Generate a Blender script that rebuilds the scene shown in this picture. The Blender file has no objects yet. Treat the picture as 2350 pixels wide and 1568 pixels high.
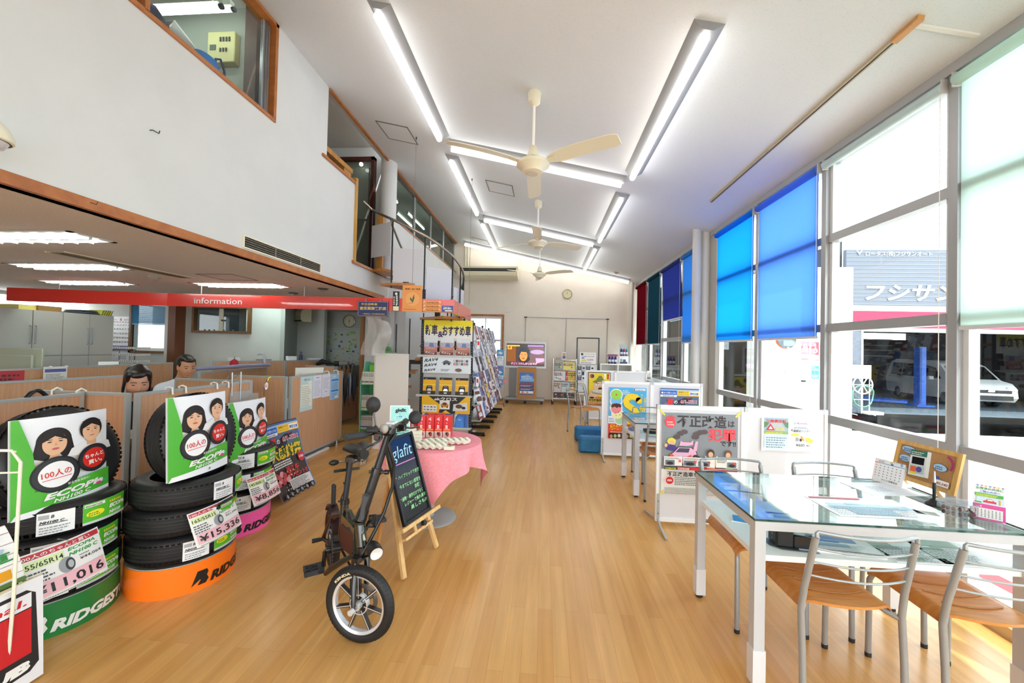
import bpy, math, random
from mathutils import Vector as V, Matrix
PI = math.pi
SC = bpy.context.scene
COL = SC.collection

# ---------------------------------------------------------------- camera, sky, sun, exposure
YAW, PIT, ROL, EYE = .0805, .0160, .0236, 1.45
_cd = bpy.data.cameras.new('camera'); CAM = bpy.data.objects.new('camera', _cd); COL.objects.link(CAM)
_cd.sensor_width = 36; _cd.lens = 914 / 2350 * 36; _cd.clip_start = .05; _cd.clip_end = 300
_f = V((-math.sin(YAW) * math.cos(PIT), math.cos(YAW) * math.cos(PIT), math.sin(PIT)))
_r = V((math.cos(YAW), math.sin(YAW), 0)); _u = _r.cross(_f)
_r2 = _r * math.cos(ROL) + _u * math.sin(ROL); _u2 = _u * math.cos(ROL) - _r * math.sin(ROL)
CAM.matrix_world = Matrix(((_r2.x, _u2.x, -_f.x, 0), (_r2.y, _u2.y, -_f.y, 0), (_r2.z, _u2.z, -_f.z, EYE), (0, 0, 0, 1)))
SC.camera = CAM
SC.view_settings.view_transform = 'Standard'; SC.view_settings.look = 'None'; SC.view_settings.gamma = 1
SC.view_settings.exposure = 0.62; SC.view_settings.use_curve_mapping = False
_w = bpy.data.worlds.new('sky'); SC.world = _w; _w.use_nodes = True
_bg = _w.node_tree.nodes['Background']; _bg.inputs[0].default_value = (.93, .97, 1, 1); _bg.inputs[1].default_value = 3.7
_sl = bpy.data.lights.new('sun', 'SUN'); _so = bpy.data.objects.new('sun', _sl); COL.objects.link(_so)
_sl.energy = 5.5; _sl.angle = .02; _sl.color = (1, .97, .92)
_so.rotation_euler = V((.30, -.62, 1)).to_track_quat('Z', 'Y').to_euler()
SC.cycles.max_bounces = 9; SC.cycles.diffuse_bounces = 5; SC.cycles.glossy_bounces = 4
SC.cycles.transmission_bounces = 6; SC.cycles.transparent_max_bounces = 16; SC.cycles.sample_clamp_indirect = 6
SC.cycles.caustics_reflective = False; SC.cycles.caustics_refractive = False
SC.cycles.use_denoising = True

# ---------------------------------------------------------------- materials
def lin(c): return c / 12.92 if c <= .04045 else ((c + .055) / 1.055) ** 2.4
def hexc(h): return tuple(lin(int(h[i:i + 2], 16) / 255) for i in (0, 2, 4)) + (1,)
_M = {}
def M(h, rough=.5, metal=0, spec=.5, emit=0, alpha=1, trans=0, coat=0):
    k = (h, rough, metal, spec, emit, alpha, trans, coat)
    if k in _M: return _M[k]
    m = bpy.data.materials.new('surface_' + h); m.use_nodes = True
    b = m.node_tree.nodes['Principled BSDF']; c = hexc(h)
    b.inputs['Base Color'].default_value = c; b.inputs['Roughness'].default_value = rough
    b.inputs['Metallic'].default_value = metal; b.inputs['Specular IOR Level'].default_value = spec
    b.inputs['Coat Weight'].default_value = coat
    if emit: b.inputs['Emission Color'].default_value = c; b.inputs['Emission Strength'].default_value = emit
    if alpha < 1: b.inputs['Alpha'].default_value = alpha
    if trans: b.inputs['Transmission Weight'].default_value = trans
    m.diffuse_color = c; _M[k] = m; return m
def nodes(m): return m.node_tree.nodes, m.node_tree.links
def glass(name, tint='ffffff', k=.55, base=.045):
    m = bpy.data.materials.new(name); m.use_nodes = True; N, L = nodes(m); N.clear()
    t = N.new('ShaderNodeBsdfTransparent'); t.inputs[0].default_value = hexc(tint)
    g = N.new('ShaderNodeBsdfGlossy'); g.inputs['Roughness'].default_value = .01
    lw = N.new('ShaderNodeLayerWeight'); lw.inputs[0].default_value = .5
    p = N.new('ShaderNodeMath'); p.operation = 'POWER'; p.inputs[1].default_value = 4
    q = N.new('ShaderNodeMath'); q.operation = 'MULTIPLY_ADD'; q.inputs[1].default_value = k; q.inputs[2].default_value = base
    mx = N.new('ShaderNodeMixShader'); o = N.new('ShaderNodeOutputMaterial')
    L.new(lw.outputs['Facing'], p.inputs[0]); L.new(p.outputs[0], q.inputs[0]); L.new(q.outputs[0], mx.inputs[0])
    L.new(t.outputs[0], mx.inputs[1]); L.new(g.outputs[0], mx.inputs[2]); L.new(mx.outputs[0], o.inputs[0])
    return m
def noisy(name, h1, h2, scale=(30, 30, 30), rough=.8, bump=0, detail=4, contrast=(.4, .6), metal=0, coord='Object'):
    m = bpy.data.materials.new(name); m.use_nodes = True; N, L = nodes(m); b = N['Principled BSDF']
    tc = N.new('ShaderNodeTexCoord'); mp = N.new('ShaderNodeMapping'); mp.inputs['Scale'].default_value = scale
    nz = N.new('ShaderNodeTexNoise'); nz.inputs['Scale'].default_value = 1; nz.inputs['Detail'].default_value = detail
    cr = N.new('ShaderNodeValToRGB'); cr.color_ramp.elements[0].position = contrast[0]; cr.color_ramp.elements[1].position = contrast[1]
    cr.color_ramp.elements[0].color = hexc(h1); cr.color_ramp.elements[1].color = hexc(h2)
    L.new(tc.outputs[coord], mp.inputs[0]); L.new(mp.outputs[0], nz.inputs[0]); L.new(nz.outputs[0], cr.inputs[0]); L.new(cr.outputs[0], b.inputs['Base Color'])
    b.inputs['Roughness'].default_value = rough; b.inputs['Metallic'].default_value = metal
    if bump:
        bp = N.new('ShaderNodeBump'); bp.inputs['Strength'].default_value = bump; bp.inputs['Distance'].default_value = .002
        L.new(nz.outputs[0], bp.inputs['Height']); L.new(bp.outputs[0], b.inputs['Normal'])
    return m
WHITE = M('f0efec', .5); PAPER = M('f4f4f4', .6); ALU = M('b9bbbd', .35, .55); GREYM = M('9fa3a5', .38, .6); BLACK = M('131315', .45)
DARK = M('222226', .5); CHROME = M('d8dadc', .15, 1); RUB = M('0d0d0e', .6); STEEL = M('8c8f92', .3, .8)
FARW = noisy('far_wall_paint', 'e6dccf', 'e9e0d4', (3, 3, 3), .75)
WALL = noisy('wall_paint', 'd4d6d6', 'd7d9d9', (3, 3, 3), .75)
SOFFIT = noisy('soffit_board', 'c9c5c6', 'd9d6d7', (160, 160, 160), .9, .3, 2, (.35, .5))
CEIL = noisy('ceiling_board', 'd0d5da', 'dce2e8', (130, 130, 130), .9, .5, 3, (.30, .42))
TRIMW = noisy('stained_wood', 'a3622f', 'b3713b', (3, 12, 12), .4)
OAK = noisy('beech_veneer', 'c0916c', 'c99a76', (60, 60, 3), .5)
PALE = noisy('pale_pine', 'd9ab6c', 'e8c084', (40, 40, 5), .55)
SEATW = noisy('varnished_seat', 'bd7a3a', 'cd8b48', (8, 60, 8), .28)
CONC = noisy('concrete', 'c9c7c2', 'dcdad6', (2, 2, 2), .9)
GLASS = glass('window_glass', 'f4fafa'); GTOP = glass('table_glass', 'eef8f5', .9, .07)

# ---------------------------------------------------------------- tagging
def tag(o, label=None, cat=None, group=None, kind=None):
    if label: o['label'] = label
    if cat: o['category'] = cat
    if group: o['group'] = group
    if kind: o['kind'] = kind
    return o
def thing(name, label, cat, loc=(0, 0, 0), rz=0, group=None, rot=None):
    o = bpy.data.objects.new(name, None); COL.objects.link(o); o.empty_display_size = .05
    o.location = loc; o.rotation_euler = rot or (0, 0, rz)
    return tag(o, label, cat, group)
def copy_tree(o, parent=None):
    c = o.copy(); COL.objects.link(c); c.parent = parent
    for ch in list(o.children): copy_tree(ch, c)
    return c

# ---------------------------------------------------------------- mesh builder
class MB:
    def __init__(s): s.v = []; s.f = []; s.m = []; s.mats = []; s.sm = []; s.T = None
    def mi(s, m):
        if m not in s.mats: s.mats.append(m)
        return s.mats.index(m)
    def add(s, vs, fs, m, smooth=False):
        b = len(s.v)
        if s.T is not None: vs = [s.T @ V(v) for v in vs]
        s.v += [tuple(v) for v in vs]; i = s.mi(m)
        for f in fs: s.f.append(tuple(b + k for k in f)); s.m.append(i); s.sm.append(smooth)
        return s
    def box(s, x0, x1, y0, y1, z0, z1, m, bev=0, R=None):
        vs = []
        if bev:
            P = []
            for (X, sx) in ((x0, 1), (x1, -1)):
                for (Y, sy) in ((y0, 1), (y1, -1)):
                    for (Z, sz) in ((z0, 1), (z1, -1)):
                        P += [(X, Y + sy * bev, Z + sz * bev), (X + sx * bev, Y, Z + sz * bev), (X + sx * bev, Y + sy * bev, Z)]
            idx = lambda a, b, c, k: (a * 4 + b * 2 + c) * 3 + k
            fs = []
            fs += [(idx(0, 0, 0, 0), idx(0, 0, 1, 0), idx(0, 1, 1, 0), idx(0, 1, 0, 0)), (idx(1, 0, 0, 0), idx(1, 1, 0, 0), idx(1, 1, 1, 0), idx(1, 0, 1, 0))]
            fs += [(idx(0, 0, 0, 1), idx(1, 0, 0, 1), idx(1, 0, 1, 1), idx(0, 0, 1, 1)), (idx(0, 1, 0, 1), idx(0, 1, 1, 1), idx(1, 1, 1, 1), idx(1, 1, 0, 1))]
            fs += [(idx(0, 0, 0, 2), idx(0, 1, 0, 2), idx(1, 1, 0, 2), idx(1, 0, 0, 2)), (idx(0, 0, 1, 2), idx(1, 0, 1, 2), idx(1, 1, 1, 2), idx(0, 1, 1, 2))]
            for c in (0, 1):
                for b in (0, 1):
                    fs.append((idx(0, b, c, 1), idx(0, b, c, 2), idx(1, b, c, 2), idx(1, b, c, 1)))
                    fs.append((idx(b, 0, c, 0), idx(b, 0, c, 2), idx(b, 1, c, 2), idx(b, 1, c, 0)))
                    fs.append((idx(b, c, 0, 0), idx(b, c, 0, 1), idx(b, c, 1, 1), idx(b, c, 1, 0)))
            for a in (0, 1):
                for b in (0, 1):
                    for c in (0, 1): fs.append((idx(a, b, c, 0), idx(a, b, c, 1), idx(a, b, c, 2)))
            vs = P
        else:
            vs = [(x, y, z) for x in (x0, x1) for y in (y0, y1) for z in (z0, z1)]
            fs = [(0, 1, 3, 2), (4, 6, 7, 5), (0, 4, 5, 1), (2, 3, 7, 6), (0, 2, 6, 4), (1, 5, 7, 3)]
        if R is not None: vs = [R @ V(v) for v in vs]
        return s.add(vs, fs, m)
    def bar(s, p0, p1, w, h, m, up=(0, 0, 1)):
        p0, p1 = V(p0), V(p1); d = (p1 - p0); L = d.length; d.normalize(); u = V(up)
        if abs(d.dot(u)) > .98: u = V((1, 0, 0))
        a = d.cross(u).normalized(); b = a.cross(d)
        R = Matrix(((a.x, d.x, b.x, p0.x), (a.y, d.y, b.y, p0.y), (a.z, d.z, b.z, p0.z), (0, 0, 0, 1)))
        return s.box(-w / 2, w / 2, 0, L, -h / 2, h / 2, m, R=R)
    def tube(s, pts, r, m, n=10, closed=False, smooth=True, caps=True):
        pts = [V(p) for p in pts]; N = len(pts); rs = r if isinstance(r, (list, tuple)) else [r] * N
        vs = []; fs = []; a = None
        for i, p in enumerate(pts):
            if closed: t = pts[(i + 1) % N] - pts[i - 1]
            else: t = pts[min(i + 1, N - 1)] - pts[max(i - 1, 0)]
            t.normalize()
            if a is None: a = t.cross(V((0, 0, 1)) if abs(t.z) < .9 else V((1, 0, 0))).normalized()
            else: a = (a - t * a.dot(t)).normalized()
            b = t.cross(a)
            for k in range(n):
                q = 2 * PI * k / n; vs.append(p + (a * math.cos(q) + b * math.sin(q)) * rs[i])
        for i in range(N if closed else N - 1):
            j = (i + 1) % N
            for k in range(n): fs.append((i * n + k, i * n + (k + 1) % n, j * n + (k + 1) % n, j * n + k))
        s.add(vs, fs, m, smooth)
        if caps and not closed:
            s.add(vs[:n], [tuple(range(n))[::-1]], m); s.add(vs[-n:], [tuple(range(n))], m)
        return s
    def cyl(s, p0, p1, r, m, n=16, r2=None, smooth=True): return s.tube([p0, p1], [r, r if r2 is None else r2], m, n, smooth=smooth)
    def lathe(s, prof, c, m, n=24, axis='z', smooth=True, sx=1, a0=0, a1=2 * PI):
        vs = []; fs = []; full = abs(a1 - a0 - 2 * PI) < 1e-6; K = n if full else n + 1
        for (r, h) in prof:
            for k in range(K):
                q = a0 + (a1 - a0) * k / n; x, y = r * math.cos(q) * sx, r * math.sin(q)
                p = {'z': (x, y, h), 'x': (h, x, y), 'y': (x, h, y)}[axis]; vs.append((p[0] + c[0], p[1] + c[1], p[2] + c[2]))
        for i in range(len(prof) - 1):
            for k in range(n):
                k2 = (k + 1) % K
                fs.append((i * K + k, i * K + k2, (i + 1) * K + k2, (i + 1) * K + k))
        return s.add(vs, fs, m, smooth)
    def prism(s, pts, z0, z1, m, plane='xy', off=(0, 0, 0)):
        n = len(pts); vs = []
        for z in (z0, z1):
            for (a, b) in pts:
                p = {'xy': (a, b, z), 'xz': (a, z, b), 'yz': (z, a, b)}[plane]; vs.append((p[0] + off[0], p[1] + off[1], p[2] + off[2]))
        fs = [tuple(range(n))[::-1], tuple(range(n, 2 * n))] + [(k, (k + 1) % n, n + (k + 1) % n, n + k) for k in range(n)]
        return s.add(vs, fs, m)
    def sphere(s, c, r, m, n=16, k=10, R=None):
        rx, ry, rz = r if isinstance(r, (tuple, list)) else (r, r, r); vs = []; fs = []
        for i in range(k + 1):
            t = PI * i / k
            for j in range(n):
                q = 2 * PI * j / n; p = V((rx * math.sin(t) * math.cos(q), ry * math.sin(t) * math.sin(q), rz * math.cos(t)))
                if R is not None: p = R @ p
                vs.append(p + V(c))
        for i in range(k):
            for j in range(n): fs.append((i * n + j, (i + 1) * n + j, (i + 1) * n + (j + 1) % n, i * n + (j + 1) % n))
        return s.add(vs, fs, m, True)
    def grid(s, fn, nu, nv, m, smooth=True):
        vs = [fn(i / nu, j / nv) for j in range(nv + 1) for i in range(nu + 1)]
        fs = [(j * (nu + 1) + i, j * (nu + 1) + i + 1, (j + 1) * (nu + 1) + i + 1, (j + 1) * (nu + 1) + i) for j in range(nv) for i in range(nu)]
        return s.add(vs, fs, m, smooth)
    def shell(s, fn, nu, nv, th, m, smooth=True):
        # a sheet of real thickness: fn(u, v, t) with t the offset along the normal
        s.grid(lambda u, v: fn(u, v, 0), nu, nv, m, smooth); s.grid(lambda u, v: fn(1 - u, v, -th), nu, nv, m, smooth)
        for g in (lambda u, t: fn(u, 0, -th * (1 - t)), lambda u, t: fn(1 - u, 1, -th * (1 - t))): s.grid(g, nu, 1, m, False)
        for g in (lambda u, t: fn(0, 1 - u, -th * (1 - t)), lambda u, t: fn(1, u, -th * (1 - t))): s.grid(g, nv, 1, m, False)
        return s
    def obj(s, name, parent=None, loc=None, rz=0, rot=None):
        me = bpy.data.meshes.new(name); me.from_pydata(s.v, [], s.f)
        for m in s.mats: me.materials.append(m)
        me.polygons.foreach_set('material_index', s.m); me.polygons.foreach_set('use_smooth', s.sm); me.update(); me.set_sharp_from_angle(angle=.75)
        o = bpy.data.objects.new(name, me); COL.objects.link(o)
        if parent is not None: o.parent = parent
        if loc is not None: o.location = loc
        if rot is not None: o.rotation_euler = rot
        elif rz: o.rotation_euler = (0, 0, rz)
        return o

# ---------------------------------------------------------------- flat artwork: shapes in sheet units mapped onto a surface
_TX = {}
def glyphs(s, bold=0, shear=0):
    if any(ord(q) > 0x2e80 for q in s): bold = min(bold, .026)
    k = (s, bold, shear)
    if k not in _TX:
        c = bpy.data.curves.new('lettering', 'FONT'); c.body = s; c.resolution_u = 2; c.offset = bold; c.shear = shear
        o = bpy.data.objects.new('lettering', c); COL.objects.link(o); me = o.to_mesh()
        vs = [(v.co.x, v.co.y) for v in me.vertices]; fs = [tuple(p.vertices) for p in me.polygons]
        o.to_mesh_clear(); bpy.data.objects.remove(o); bpy.data.curves.remove(c)
        if not vs: vs = [(0, 0)]
        x0 = min(v[0] for v in vs); x1 = max(v[0] for v in vs)
        _TX[k] = ([(a - x0, b) for a, b in vs], fs, x1 - x0)
    return _TX[k]
class Art:
    """Shapes on a w x h sheet (origin bottom left), layered in the order drawn."""
    def __init__(s, w, h, bg=None, lift=.0004, sub=0): s.w = w; s.h = h; s.S = []; s.lift = lift; s.n = 1; s.sub = sub; s.bg = bg
    def _c(s, c): return M(c, .45) if isinstance(c, str) else c
    def poly(s, pts, c, same=False): s.S.append((list(pts), [tuple(range(len(pts)))], s._c(c), s.n)); s.n += 0 if same else 1; return s
    def rect(s, x0, y0, x1, y1, c, same=False): return s.poly([(x0, y0), (x1, y0), (x1, y1), (x0, y1)], c, same)
    def ell(s, x, y, rx, ry, c, n=28, rot=0, a0=0, a1=2 * PI):
        P = []
        for k in range(n):
            q = a0 + (a1 - a0) * k / (n if abs(a1 - a0 - 2 * PI) < 1e-6 else n - 1)
            a, b = rx * math.cos(q), ry * math.sin(q); P.append((x + a * math.cos(rot) - b * math.sin(rot), y + a * math.sin(rot) + b * math.cos(rot)))
        return s.poly(P, c)
    def stroke(s, pts, w, c):
        P = [V(p) for p in pts]; A = []; B = []
        for i, p in enumerate(P):
            d = (P[min(i + 1, len(P) - 1)] - P[max(i - 1, 0)]).normalized(); n = V((-d.y, d.x)) * w / 2; A.append(tuple(p + n)); B.append(tuple(p - n))
        for i in range(len(P) - 1): s.poly([A[i], A[i + 1], B[i + 1], B[i]], c, True)
        s.ell(P[0].x, P[0].y, w / 2, w / 2, c); s.ell(P[-1].x, P[-1].y, w / 2, w / 2, c); return s
    def text(s, t, x, y, size, c, bold=0, shear=0, w=None, align='l', rot=0):
        vs, fs, L = glyphs(t, bold, shear); kx = size if w is None else w / max(L, 1e-6)
        ox = {'l': 0, 'c': -L * kx / 2, 'r': -L * kx}[align]; ca, sa = math.cos(rot), math.sin(rot)
        P = [(x + (a * kx + ox) * ca - b * size * sa, y + (a * kx + ox) * sa + b * size * ca) for a, b in vs]
        s.S.append((P, fs, s._c(c), s.n)); s.n += 1; return s
    def lines(s, x0, y0, x1, y1, rows, c, seed=1, fill=.45, gap=.5):
        """rows of small print, drawn as short dashes of uneven length"""
        r = random.Random(seed); P = []; F = []; dh = (y1 - y0) / rows
        for i in range(rows):
            x = x0; e = x0 + (x1 - x0) * r.uniform(.7, 1)
            while x < e:
                w = dh * r.uniform(.4, 1.1); k = len(P); yy = y0 + i * dh
                P += [(x, yy), (min(x + w, e), yy), (min(x + w, e), yy + dh * fill), (x, yy + dh * fill)]; F.append((k, k + 1, k + 2, k + 3)); x += w + dh * gap * .5
        s.S.append((P, F, s._c(c), s.n)); s.n += 1; return s
    def put(s, mb, fn=None, O=(0, 0, 0), U=(1, 0, 0), W=(0, 0, 1), N=None):
        """fn(x, y, lift) -> point; by default a flat sheet at O spanned by U and W, facing U x W"""
        if fn is None:
            O, U, W = V(O), V(U).normalized(), V(W).normalized(); N = U.cross(W)
            fn = lambda x, y, l: O + U * x + W * y + N * l
        if s.bg is not None: s.S.insert(0, ([(0, 0), (s.w, 0), (s.w, s.h), (0, s.h)], [(0, 1, 2, 3)], s._c(s.bg), 0))
        for P, F, m, n in s.S:
            if s.sub:
                P = list(P); Q = []
                st = [[P[i] for i in f] for f in F]
                tri = []
                for q in st:
                    if len(q) > 4:
                        cx = sum(p[0] for p in q) / len(q); cy = sum(p[1] for p in q) / len(q)
                        tri += [[(cx, cy), q[i], q[(i + 1) % len(q)]] for i in range(len(q))]
                    else: tri += [[q[0], q[i], q[i + 1]] for i in range(1, len(q) - 1)]
                while tri:
                    t = tri.pop(); e = [math.dist(t[i], t[(i + 1) % 3]) for i in range(3)]; k = e.index(max(e))
                    if e[k] > s.sub:
                        a, b, c = t[k], t[(k + 1) % 3], t[(k + 2) % 3]; mm = ((a[0] + b[0]) / 2, (a[1] + b[1]) / 2); tri += [[a, mm, c], [mm, b, c]]
                    else: Q.append(t)
                P = [p for t in Q for p in t]; F = [(3 * i, 3 * i + 1, 3 * i + 2) for i in range(len(Q))]
            mb.add([fn(x, y, s.lift * (n + .5)) for x, y in P], F, m)
        return mb
def board(art, th, edge=None, mb=None):
    """a flat printed board of thickness th standing in the x-z plane, print facing -y, origin bottom centre"""
    mb = mb or MB(); w, h = art.w, art.h
    mb.box(-w / 2, w / 2, 0, th, 0, h, edge or PAPER)
    return art.put(mb, O=(-w / 2, 0, 0), U=(1, 0, 0), W=(0, 0, 1))
# ================================================================ the room
XL, XR, YF, ZS, ZM = -2.5, 2.45, 10.9, 2.157, 2.5
def cz(x): return 3.24 + (2.45 - x) * (1.12 / 4.95)      # the sloping ceiling
SL = math.atan(1.12 / 4.95)
def struct(name, mb, parent=None): o = mb.obj(name, parent); o['kind'] = 'structure'; return o

def floor_mat():
    m = bpy.data.materials.new('beech_floor'); m.use_nodes = True; N, L = nodes(m); b = N['Principled BSDF']
    tc = N.new('ShaderNodeTexCoord'); mp = N.new('ShaderNodeMapping'); mp.inputs['Rotation'].default_value = (0, 0, PI / 2)
    br = N.new('ShaderNodeTexBrick'); br.inputs['Scale'].default_value = 1; br.inputs['Brick Width'].default_value = .9; br.inputs['Row Height'].default_value = .075
    br.inputs['Mortar Size'].default_value = .0007; br.inputs['Mortar Smooth'].default_value = 0; br.inputs['Bias'].default_value = 0
    br.inputs['Color1'].default_value = hexc('cf9957'); br.inputs['Color2'].default_value = hexc('d9a765'); br.inputs['Mortar'].default_value = hexc('b58247')
    nz = N.new('ShaderNodeTexNoise'); nz.inputs['Scale'].default_value = 1; nz.inputs['Detail'].default_value = 5
    m2 = N.new('ShaderNodeMapping'); m2.inputs['Scale'].default_value = (28, 1.6, 1)
    cr = N.new('ShaderNodeValToRGB'); cr.color_ramp.elements[0].position = .3; cr.color_ramp.elements[1].position = .75
    cr.color_ramp.elements[0].color = (.80, .78, .74, 1); cr.color_ramp.elements[1].color = (1.07, 1.06, 1.05, 1)
    mx = N.new('ShaderNodeMix'); mx.data_type = 'RGBA'; mx.blend_type = 'MULTIPLY'; mx.inputs[0].default_value = .8
    L.new(tc.outputs['Object'], mp.inputs[0]); L.new(mp.outputs[0], br.inputs[0]); L.new(tc.outputs['Object'], m2.inputs[0]); L.new(m2.outputs[0], nz.inputs[0])
    L.new(nz.outputs[0], cr.inputs[0]); L.new(br.outputs[0], mx.inputs[6]); L.new(cr.outputs[0], mx.inputs[7]); L.new(mx.outputs[2], b.inputs['Base Color'])
    n3 = N.new('ShaderNodeTexNoise'); n3.inputs['Scale'].default_value = 2.5; n3.inputs['Detail'].default_value = 6
    rr = N.new('ShaderNodeMapRange'); rr.inputs[3].default_value = .20; rr.inputs[4].default_value = .27
    L.new(tc.outputs['Object'], n3.inputs[0]); L.new(n3.outputs[0], rr.inputs[0]); L.new(rr.outputs[0], b.inputs['Roughness'])
    b.inputs['Specular IOR Level'].default_value = .5; return m
FLOOR = floor_mat()
struct('floor', MB().box(-8.5, 2.56, -3.2, 11, -.12, 0, FLOOR))

c = MB()
c.add([(XL - .12, -3.2, cz(XL - .12)), (XR + .25, -3.2, cz(XR + .25)), (XR + .25, YF + .1, cz(XR + .25)), (XL - .12, YF + .1, cz(XL - .12)),
       (XL - .12, -3.2, cz(XL - .12) + .2), (XR + .25, -3.2, cz(XR + .25) + .2), (XR + .25, YF + .1, cz(XR + .25) + .2), (XL - .12, YF + .1, cz(XL - .12) + .2)],
      [(0, 1, 2, 3), (4, 7, 6, 5), (0, 4, 5, 1), (1, 5, 6, 2), (2, 6, 7, 3), (3, 7, 4, 0)], CEIL)
struct('ceiling', c)
# far wall with a window at its left end
w = MB()
def wy(m, x0, x1, z0, z1, y0=YF, y1=YF + .12):           # a piece of a wall that faces -y, under the slope when z1 is None
    if z1 is None: m.prism([(x0, z0), (x1, z0), (x1, cz(x1) + .05), (x0, cz(x0) + .05)], y0, y1, FARW, 'xz')
    else: m.box(x0, x1, y0, y1, z0, z1, FARW)
wy(w, -2.6, -2.05, 0, None); wy(w, -1.16, 2.6, 0, None); wy(w, -2.05, -1.16, 0, 1.02); wy(w, -2.05, -1.16, 2.33, None)
struct('wall_far', w)
b = MB().box(-2.49, 2.3, YF - .012, YF - .001, 0, .07, M('a9865f', .5)); struct('baseboard_far', b)
f = thing('window_1', None, None); f['kind'] = 'structure'
fm = MB()
for a in ((-2.1, -1.11, 2.31, 2.36), (-2.1, -1.11, .98, 1.03), (-2.1, -2.05, 1.03, 2.31), (-1.16, -1.11, 1.03, 2.31)): fm.box(a[0], a[1], YF - .03, YF + .08, a[2], a[3], TRIMW)
fm.obj('frame', f)
fm = MB().box(-2.05, -1.16, YF + .03, YF + .06, 2.24, 2.31, WHITE).box(-1.21, -1.16, YF + .03, YF + .06, 1.03, 2.24, ALU).box(-1.64, -1.61, YF + .03, YF + .06, 1.03, 2.24, ALU).box(-2.05, -1.16, YF + .03, YF + .06, 1.03, 1.08, ALU).box(-2.05, -1.16, YF + .035, YF + .055, 1.62, 1.67, ALU)
fm.obj('sash', f); MB().box(-2.05, -1.16, YF + .042, YF + .047, 1.08, 2.24, GLASS).obj('pane', f)

# left: upper wall over the office, mezzanine floor, its lower soffit
w = MB()
def wx(m, y0, y1, z0, z1, x0=XL - .1, x1=XL, mt=None): m.box(x0, x1, y0, y1, z0, z1, mt or WALL)
wx(w, -3.2, 4.29, ZS, 3.48); wx(w, -3.2, 1.2, 3.48, 4.42); wx(w, 3.39, 4.29, 3.48, 4.42); wx(w, 4.29, 4.97, ZS, 3.53); wx(w, 4.97, 6.2, ZS, ZM)
wx(w, 6.2, YF, ZS, 3.53); wx(w, 7.0, YF, 0, ZS); w.box(-3.3, -2.6, 7.0, 7.1, 0, ZS, WALL); wx(w, 6.2, 6.35, 3.53, 4.42)
struct('wall_left', w)
struct('trim_1', MB().box(XL - .02, XL + .012, -3.2, 6.0, ZS - .005, ZS + .055, TRIMW))
struct('trim_2', MB().box(XL - .12, XL + .02, 4.19, 4.97, 3.53, 3.56, TRIMW).box(XL - .12, XL + .02, 4.97, 5.02, ZM, 3.62, noisy('honey_post', 'b98a3c', 'c99b4c', (40, 40, 4), .5)).box(XL - .12, XL + .03, 4.94, 6.05, ZM, ZM + .035, TRIMW))
struct('trim_3', MB().bar((XL + .005, 4.30, 4.335), (XL + .005, 6.1, 4.335), .03, .025, TRIMW).bar((XL + .005, 6.36, 4.335), (XL + .005, 10.9, 4.335), .03, .03, TRIMW).box(XL - .06, XL + .015, 6.36, 10.9, 3.51, 3.535, TRIMW))
t = MB().box(-8.5, XL - .02, -3.2, 8.6, ZS, ZM - .001, SOFFIT)
struct('ceiling_office', t)
struct('column_left', MB().cyl((XL - .02, 6.12, ZM), (XL - .02, 6.12, 4.4), .125, WALL, 28).cyl((-2.98, 6.9, 0), (-2.98, 6.9, ZS), .07, WALL, 24).cyl((-2.72, 6.92, 0), (-2.72, 6.92, ZS), .05, WALL, 24))
for i, (x, y, r) in enumerate(((2.26, 6.17, .062), (2.40, 6.2, .062))):
    struct('column_right', MB().cyl((x, y, 0), (x, y, cz(x) + .03), r, M('cfcdc6', .5), 28))
# opening into the upstairs store room
f = thing('window_2', None, None); f['kind'] = 'structure'
fm = MB()
for a in ((1.2, 3.42, 3.455, 3.485), (3.385, 3.42, 3.48, 4.36), (1.16, 1.2, 3.45, 4.36), (1.2, 3.42, 4.325, 4.352), (2.22, 2.25, 3.48, 4.33)): fm.box(XL - .1, XL + .014, a[0], a[1], a[2], a[3], TRIMW)
fm.obj('frame', f)
fm = MB().box(XL - .07, XL - .045, 3.30, 3.385, 3.49, 4.32, ALU).box(XL - .07, XL - .045, 1.25, 3.385, 3.487, 3.51, ALU).box(XL - .055, XL - .03, 3.32, 3.35, 3.49, 4.32, STEEL)
fm.obj('sash', f); MB().box(XL - .06, XL - .056, 1.25, 3.3, 3.51, 4.32, GLASS).obj('pane', f)
# upstairs band of windows along the landing room
f = thing('window_3', None, None); f['kind'] = 'structure'
fm = MB()
ys = [6.37, 7.42, 8.5, 9.6, 10.78]
for y in ys[1:]: fm.box(XL - .06, XL - .02, y - .03, y + .03, 3.54, 4.33, ALU)
fm.box(XL - .06, XL - .02, 6.36, 10.9, 4.29, 4.33, STEEL).box(XL - .06, XL - .02, 6.36, 10.9, 3.535, 3.56, STEEL); fm.obj('frame', f)
for a, b_ in zip(ys, ys[1:]): MB().box(XL - .045, XL - .04, a, b_, 3.56, 4.29, glass('upstairs_glass', 'b9c2bd')).obj('pane', f)
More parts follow.
